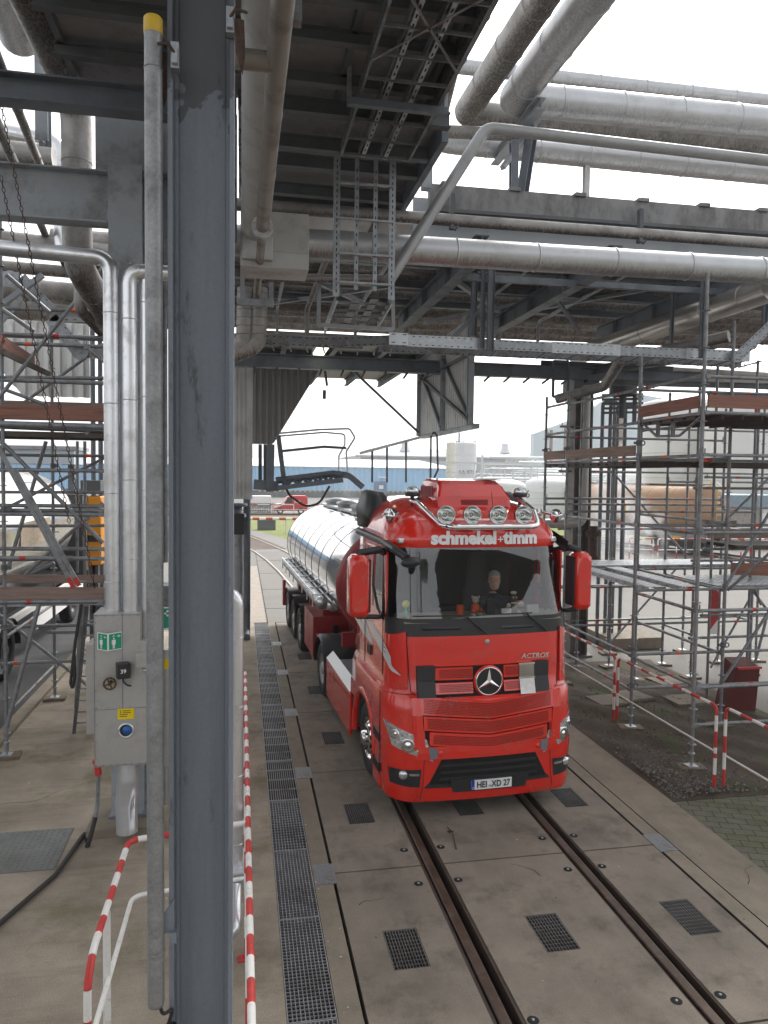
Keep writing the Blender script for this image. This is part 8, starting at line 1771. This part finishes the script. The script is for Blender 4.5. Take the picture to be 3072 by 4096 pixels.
# steam
def steam(lab, c_, d, dens, seed):
    m = bpy.data.materials.new('steam'); m.use_nodes = True; n = m.node_tree.nodes; L = m.node_tree.links; n.clear(); o_ = n.new('ShaderNodeOutputMaterial'); v = n.new('ShaderNodeVolumePrincipled'); L.new(v.outputs[0], o_.inputs['Volume'])
    v.inputs['Color'].default_value = (.97, .97, .98, 1); tc = n.new('ShaderNodeTexCoord'); g = n.new('ShaderNodeMapping'); g.inputs['Location'].default_value = (-1, -1, -1); g.inputs['Scale'].default_value = (2, 2, 2); L.new(tc.outputs['Generated'], g.inputs[0])
    gr = n.new('ShaderNodeTexGradient'); gr.gradient_type = 'SPHERICAL'; L.new(g.outputs[0], gr.inputs[0]); nz = n.new('ShaderNodeTexNoise'); nz.inputs['Scale'].default_value = 1.1; nz.inputs['Detail'].default_value = 5; nz.inputs['Distortion'].default_value = .6; L.new(tc.outputs['Object'], nz.inputs['Vector'])
    mr = n.new('ShaderNodeMapRange'); mr.inputs[1].default_value = .46; mr.inputs[2].default_value = .72; L.new(nz.outputs[0], mr.inputs[0]); mu = n.new('ShaderNodeMath'); mu.operation = 'MULTIPLY'; L.new(gr.outputs['Fac'], mu.inputs[0]); L.new(mr.outputs[0], mu.inputs[1]); m2 = n.new('ShaderNodeMath'); m2.operation = 'MULTIPLY'; m2.inputs[1].default_value = dens; L.new(mu.outputs[0], m2.inputs[0]); L.new(m2.outputs[0], v.inputs['Density'])
    return tag(MB().ball(c_, 1, 16, d).build('steam', m), lab, 'steam', kind='stuff')
p = at(2480, 2130, Y=30); steam('white steam drifting over the barriers beside the wagon', (p.x, 30, 1.7), (2.6, 1.6, 1.9), 3.2, 1)
p = at(2470, 1990, Y=31); steam('upper wisp of steam rising before the brown wagon', (p.x, 31, 3.9), (1.5, 1.2, 2.0), 3.0, 2)
p = dd(735, 1045, Y=17.5); steam('faint steam around the end of the loading gangway', (p.x, 17.5, p.z), (1.0, .7, .8), 1.6, 3)

# small litter and chips lying about
b = MB(); rnd = random.Random(3); b.m = 0
for k in range(260):
    x_ = rnd.uniform(-3, 5.3); y_ = rnd.uniform(4.5, 18)
    if any(abs(x_-q_) < w_ for q_, w_ in ((.53, .24), (.93, .06), (1.95, .17), (3.55, .17), (4.485, .05))): continue
    if rnd.random() < .4: x_ = rnd.choice((rnd.uniform(.74, .88), rnd.uniform(-.1, .32)))
    r = rnd.uniform(.004, .011); a_ = rnd.random()*6; b.m = rnd.choice((0, 0, 1)); b.add([V((x_+r*math.cos(a_+q_)*rnd.uniform(.7, 1.5), y_+r*math.sin(a_+q_)*rnd.uniform(.7, 1.3), .002+.004*(q_ > 3))) for q_ in (0, 1.3, 2.5, 3.8, 5.1)], [(0, 1, 2, 3, 4)])
tag(b.build('litter', [mat('pale_chips', (.50, .47, .42), .8), mat('brown_chips', (.07, .05, .035), .8)], org=(0, 0, 0)), 'small pale and brown chips scattered over the slabs and concrete', 'litter', kind='stuff')
def leaf(x_, y_, l_, m_): tag(MB().add([(x_-.04, y_, .006), (x_, y_-.03, .012), (x_+.05, y_, .006), (x_, y_+.03, .014)], [(0, 1, 2, 3)]).build('leaf', m_), l_, 'leaf')
leaf(6.55, 7.75, 'pale yellow leaf lying on the mossy block paving', mat('leaf_yellow', (.5, .45, .15), .8)); leaf(2.35, 7.95, 'brown twig-like leaf on the centre slab before the bumper', m_rust)
b = MB(); b.tube([(2.30, 7.55, .01), (2.36, 7.9, .02), (2.34, 8.05, .012)], .006, 5); tag(b.build('twig', m_rust), 'thin brown twig on the centre slab', 'twig')

# cracks in the concrete
m_crk = mat('crack_dark', (.04, .034, .028), .9)
for i, (x_, y_, a_, L_) in enumerate(((-2.9, 9.5, .5, 1.4), (1.1, 6.7, .9, .35), (3.0, 6.9, 2.2, .4), (5.0, 6.4, .6, .5))):
    b = MB(); p = V((x_, y_, .003)); P = []
    for k in range(14): P.append(V(p)); a_ += rnd.uniform(-.5, .5); p = p+V((math.cos(a_), math.sin(a_), 0))*L_/14
    for k in range(13): d_ = (P[k+1]-P[k]).normalized(); n_ = V((-d_.y, d_.x, 0))*(.0035*(1-k/14)+.001); b.add([P[k]-n_, P[k+1]-n_, P[k+1]+n_, P[k]+n_], [(0, 1, 2, 3)])
    tag(b.build('crack', m_crk), kind='structure')

# further bays of both scaffolds
for x_ in (-4.4, -2.15): standard(sl_, x_, 12.9, 0, 7.4, red=1)
for z_ in (.9, 1.5, 2.6, 3.15, 3.7, 4.3, 4.9, 5.5, 6.2): stube(sl_, (-6.2, 12.9, z_), (-1.5, 12.9, z_+.02), 'ledger', .027, 1)
for z_ in (1.1, 2.2, 3.4, 4.6, 5.8): stube(sl_, (-4.4, 11.1, z_), (-4.4, 12.9, z_), 'transom', .025, 0); stube(sl_, (-2.15, 11.1, z_), (-2.15, 12.9, z_), 'transom', .025, 0)
for a, c_ in (((-6.0, 12.9, 2.2), (-2.2, 12.9, 4.3)), ((-2.3, 12.9, .3), (-4.4, 12.9, 2.2)), ((-4.4, 12.9, 4.4), (-2.15, 12.9, 6.2)), ((-3.3, 11.0, 5.0), (-1.9, 11.0, 6.9))): stube(sl_, a, c_, 'diagonal_brace', .026, 0)
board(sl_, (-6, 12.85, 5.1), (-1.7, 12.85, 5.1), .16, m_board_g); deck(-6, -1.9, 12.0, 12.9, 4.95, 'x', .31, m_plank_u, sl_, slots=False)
for x_, y_ in ((7.0, 14.5), (8.3, 15.6), (10.2, 15.6), (11.3, 12.9), (11.3, 14.5)): standard(sr, x_, y_, 0, 5.9, red=rnd.choice((0, 1)))
for z_ in (.8, 1.6, 2.9, 4.2, 5.2): stube(sr, (7.0, 15.6, z_), (12.5, 15.6, z_), 'ledger', .025, 2)
for z_ in (1.4, 2.7, 4.1, 5.1, 5.7): stube(sr, (8.8, 12.9, z_), (12.5, 12.9, z_), 'ledger', .025, 2)
for z_ in (2.9, 4.0, 5.3): stube(sr, (11.3, 10.9, z_), (11.3, 15.6, z_), 'transom', .025, 0)
for a, c_ in (((8.3, 15.6, .2), (10.2, 15.6, 2.2)), ((10.2, 15.6, 2.3), (8.3, 15.6, 4.2)), ((9.0, 12.9, 3.0), (11.3, 12.9, 5.1)), ((11.3, 12.9, .3), (9.3, 12.9, 2.6)), ((9.3, 9.3, 1.4), (10.6, 9.3, 3.4))): stube(sr, a, c_, 'diagonal_brace', .025, 0)
board(sr, (8.9, 12.88, 3.0), (12, 12.88, 3.0), .18, m_board_g); deck(8.9, 12, 12.0, 12.9, 2.85, 'x', .31, m_plank_u, sr, slots=False)
# small conduits, hangers and cross steel under the pipe rows
for i, (x_, r) in enumerate(((.7, .03), (1.3, .05), (2.3, .035), (3.4, .05), (4.6, .03), (5.4, .06), (6.3, .035))):
    pipe('conduit', [(x_, 11.6, 7.45), (x_, 15.3, 7.42), (x_+.0, 15.3, 6.9)], r, m_alu_d if i % 2 else m_steel_l, ('first', 'second', 'third', 'fourth', 'fifth', 'sixth', 'seventh')[i]+' thin conduit running under the pipe rows, counted from the left', 'thin conduits under the pipe rows', .15)
for i, (y_, l_) in enumerate(((11.9, 'nearest'), (13.2, 'middle'), (14.6, 'farthest'))):
    tag(MB().ibeam((-.3, y_, 7.5), (9.5, y_, 7.5), .14, .12).build('rack_crossbeam', m_steel), l_+' cross beam carrying the grimy pipe rows', 'beam', 'cross beams under the pipe rows')
for i, (xa, ya, xb_, yb) in enumerate(((.4, 11.9, 2.4, 14.6), (3.2, 11.9, 5.2, 14.6), (7.4, 11.9, 5.6, 14.6), (2.6, 13.2, .4, 15.2))):
    tag(MB().angle((xa, ya, 7.40), (xb_, yb, 7.40), .08, .01).build('wind_brace', m_steel_l), ('first', 'second', 'third', 'fourth')[i]+' slanting flat brace under the pipe rows, counted from the left', 'brace', 'slanting braces under the pipe rows')
# ---- structure behind the camera (seen mirrored in the windscreen)
t = thing('gantry_roof', (6.2, -7, 8.6), 'unseen dark roof added behind the viewer for the windscreen reflection', 'roof')  # roof added and placed to block sky from the windscreen reflection
b = MB(); b.poly([(4.4, -2.5, 8.8), (17, -2.5, 9.4), (17, -15, 9.4), (7.5, -15, 8.8)], .12, (0, 0, 1)); b.build('added_roof_sheet', m_deck, t)
for k in range(5): MB().bar((4.6+k*.5, -3.4-k*2.2, 8.7), (10.5, -3.4-k*2.2, 10.2), .12, .2).build('roof_beam', m_steel_d, t)
pipe('overhead_pipe', [(3.9, -1, 8.6), (4.6, -12, 8.9)], .28, m_alu, 'thick clad pipe passing over behind the viewer', None, None, 1.0)
t = thing('lattice_frame', (3, -9, 0), 'open lattice mast behind the viewer', 'mast')
for x_ in (2.6, 4.2): MB().bar((x_, -9, 0), (x_+.2, -9, 12), .12, .12).build('mast_leg', m_steel_d, t)
for k in range(7): MB().bar((2.6, -9, 1+k*1.6), (4.3, -9, 2.4+k*1.6), .06, .06).build('mast_brace', m_steel_d, t); MB().bar((4.3, -9, 1+k*1.6), (2.6, -9, 2.4+k*1.6), .06, .06).build('mast_brace', m_steel_d, t)
# ---- air: even haze over the whole site, added to pale the overexposed far plant
b = MB(); b.bb(-200, 260, -30, 345, -1.45, 24)
m = bpy.data.materials.new('added_haze_air'); m.use_nodes = True; n = m.node_tree.nodes; L = m.node_tree.links; n.clear(); o_ = n.new('ShaderNodeOutputMaterial'); v = n.new('ShaderNodeVolumePrincipled'); v.inputs['Color'].default_value = (.93, .95, 1, 1); v.inputs['Density'].default_value = .0007; v.inputs['Anisotropy'].default_value = .3; L.new(v.outputs[0], o_.inputs['Volume'])
tag(b.build('haze', m), 'thin bright haze added to pale the far plant', 'haze', kind='stuff')
for o in bpy.data.objects:
    if '_o' in o: del o['_o']
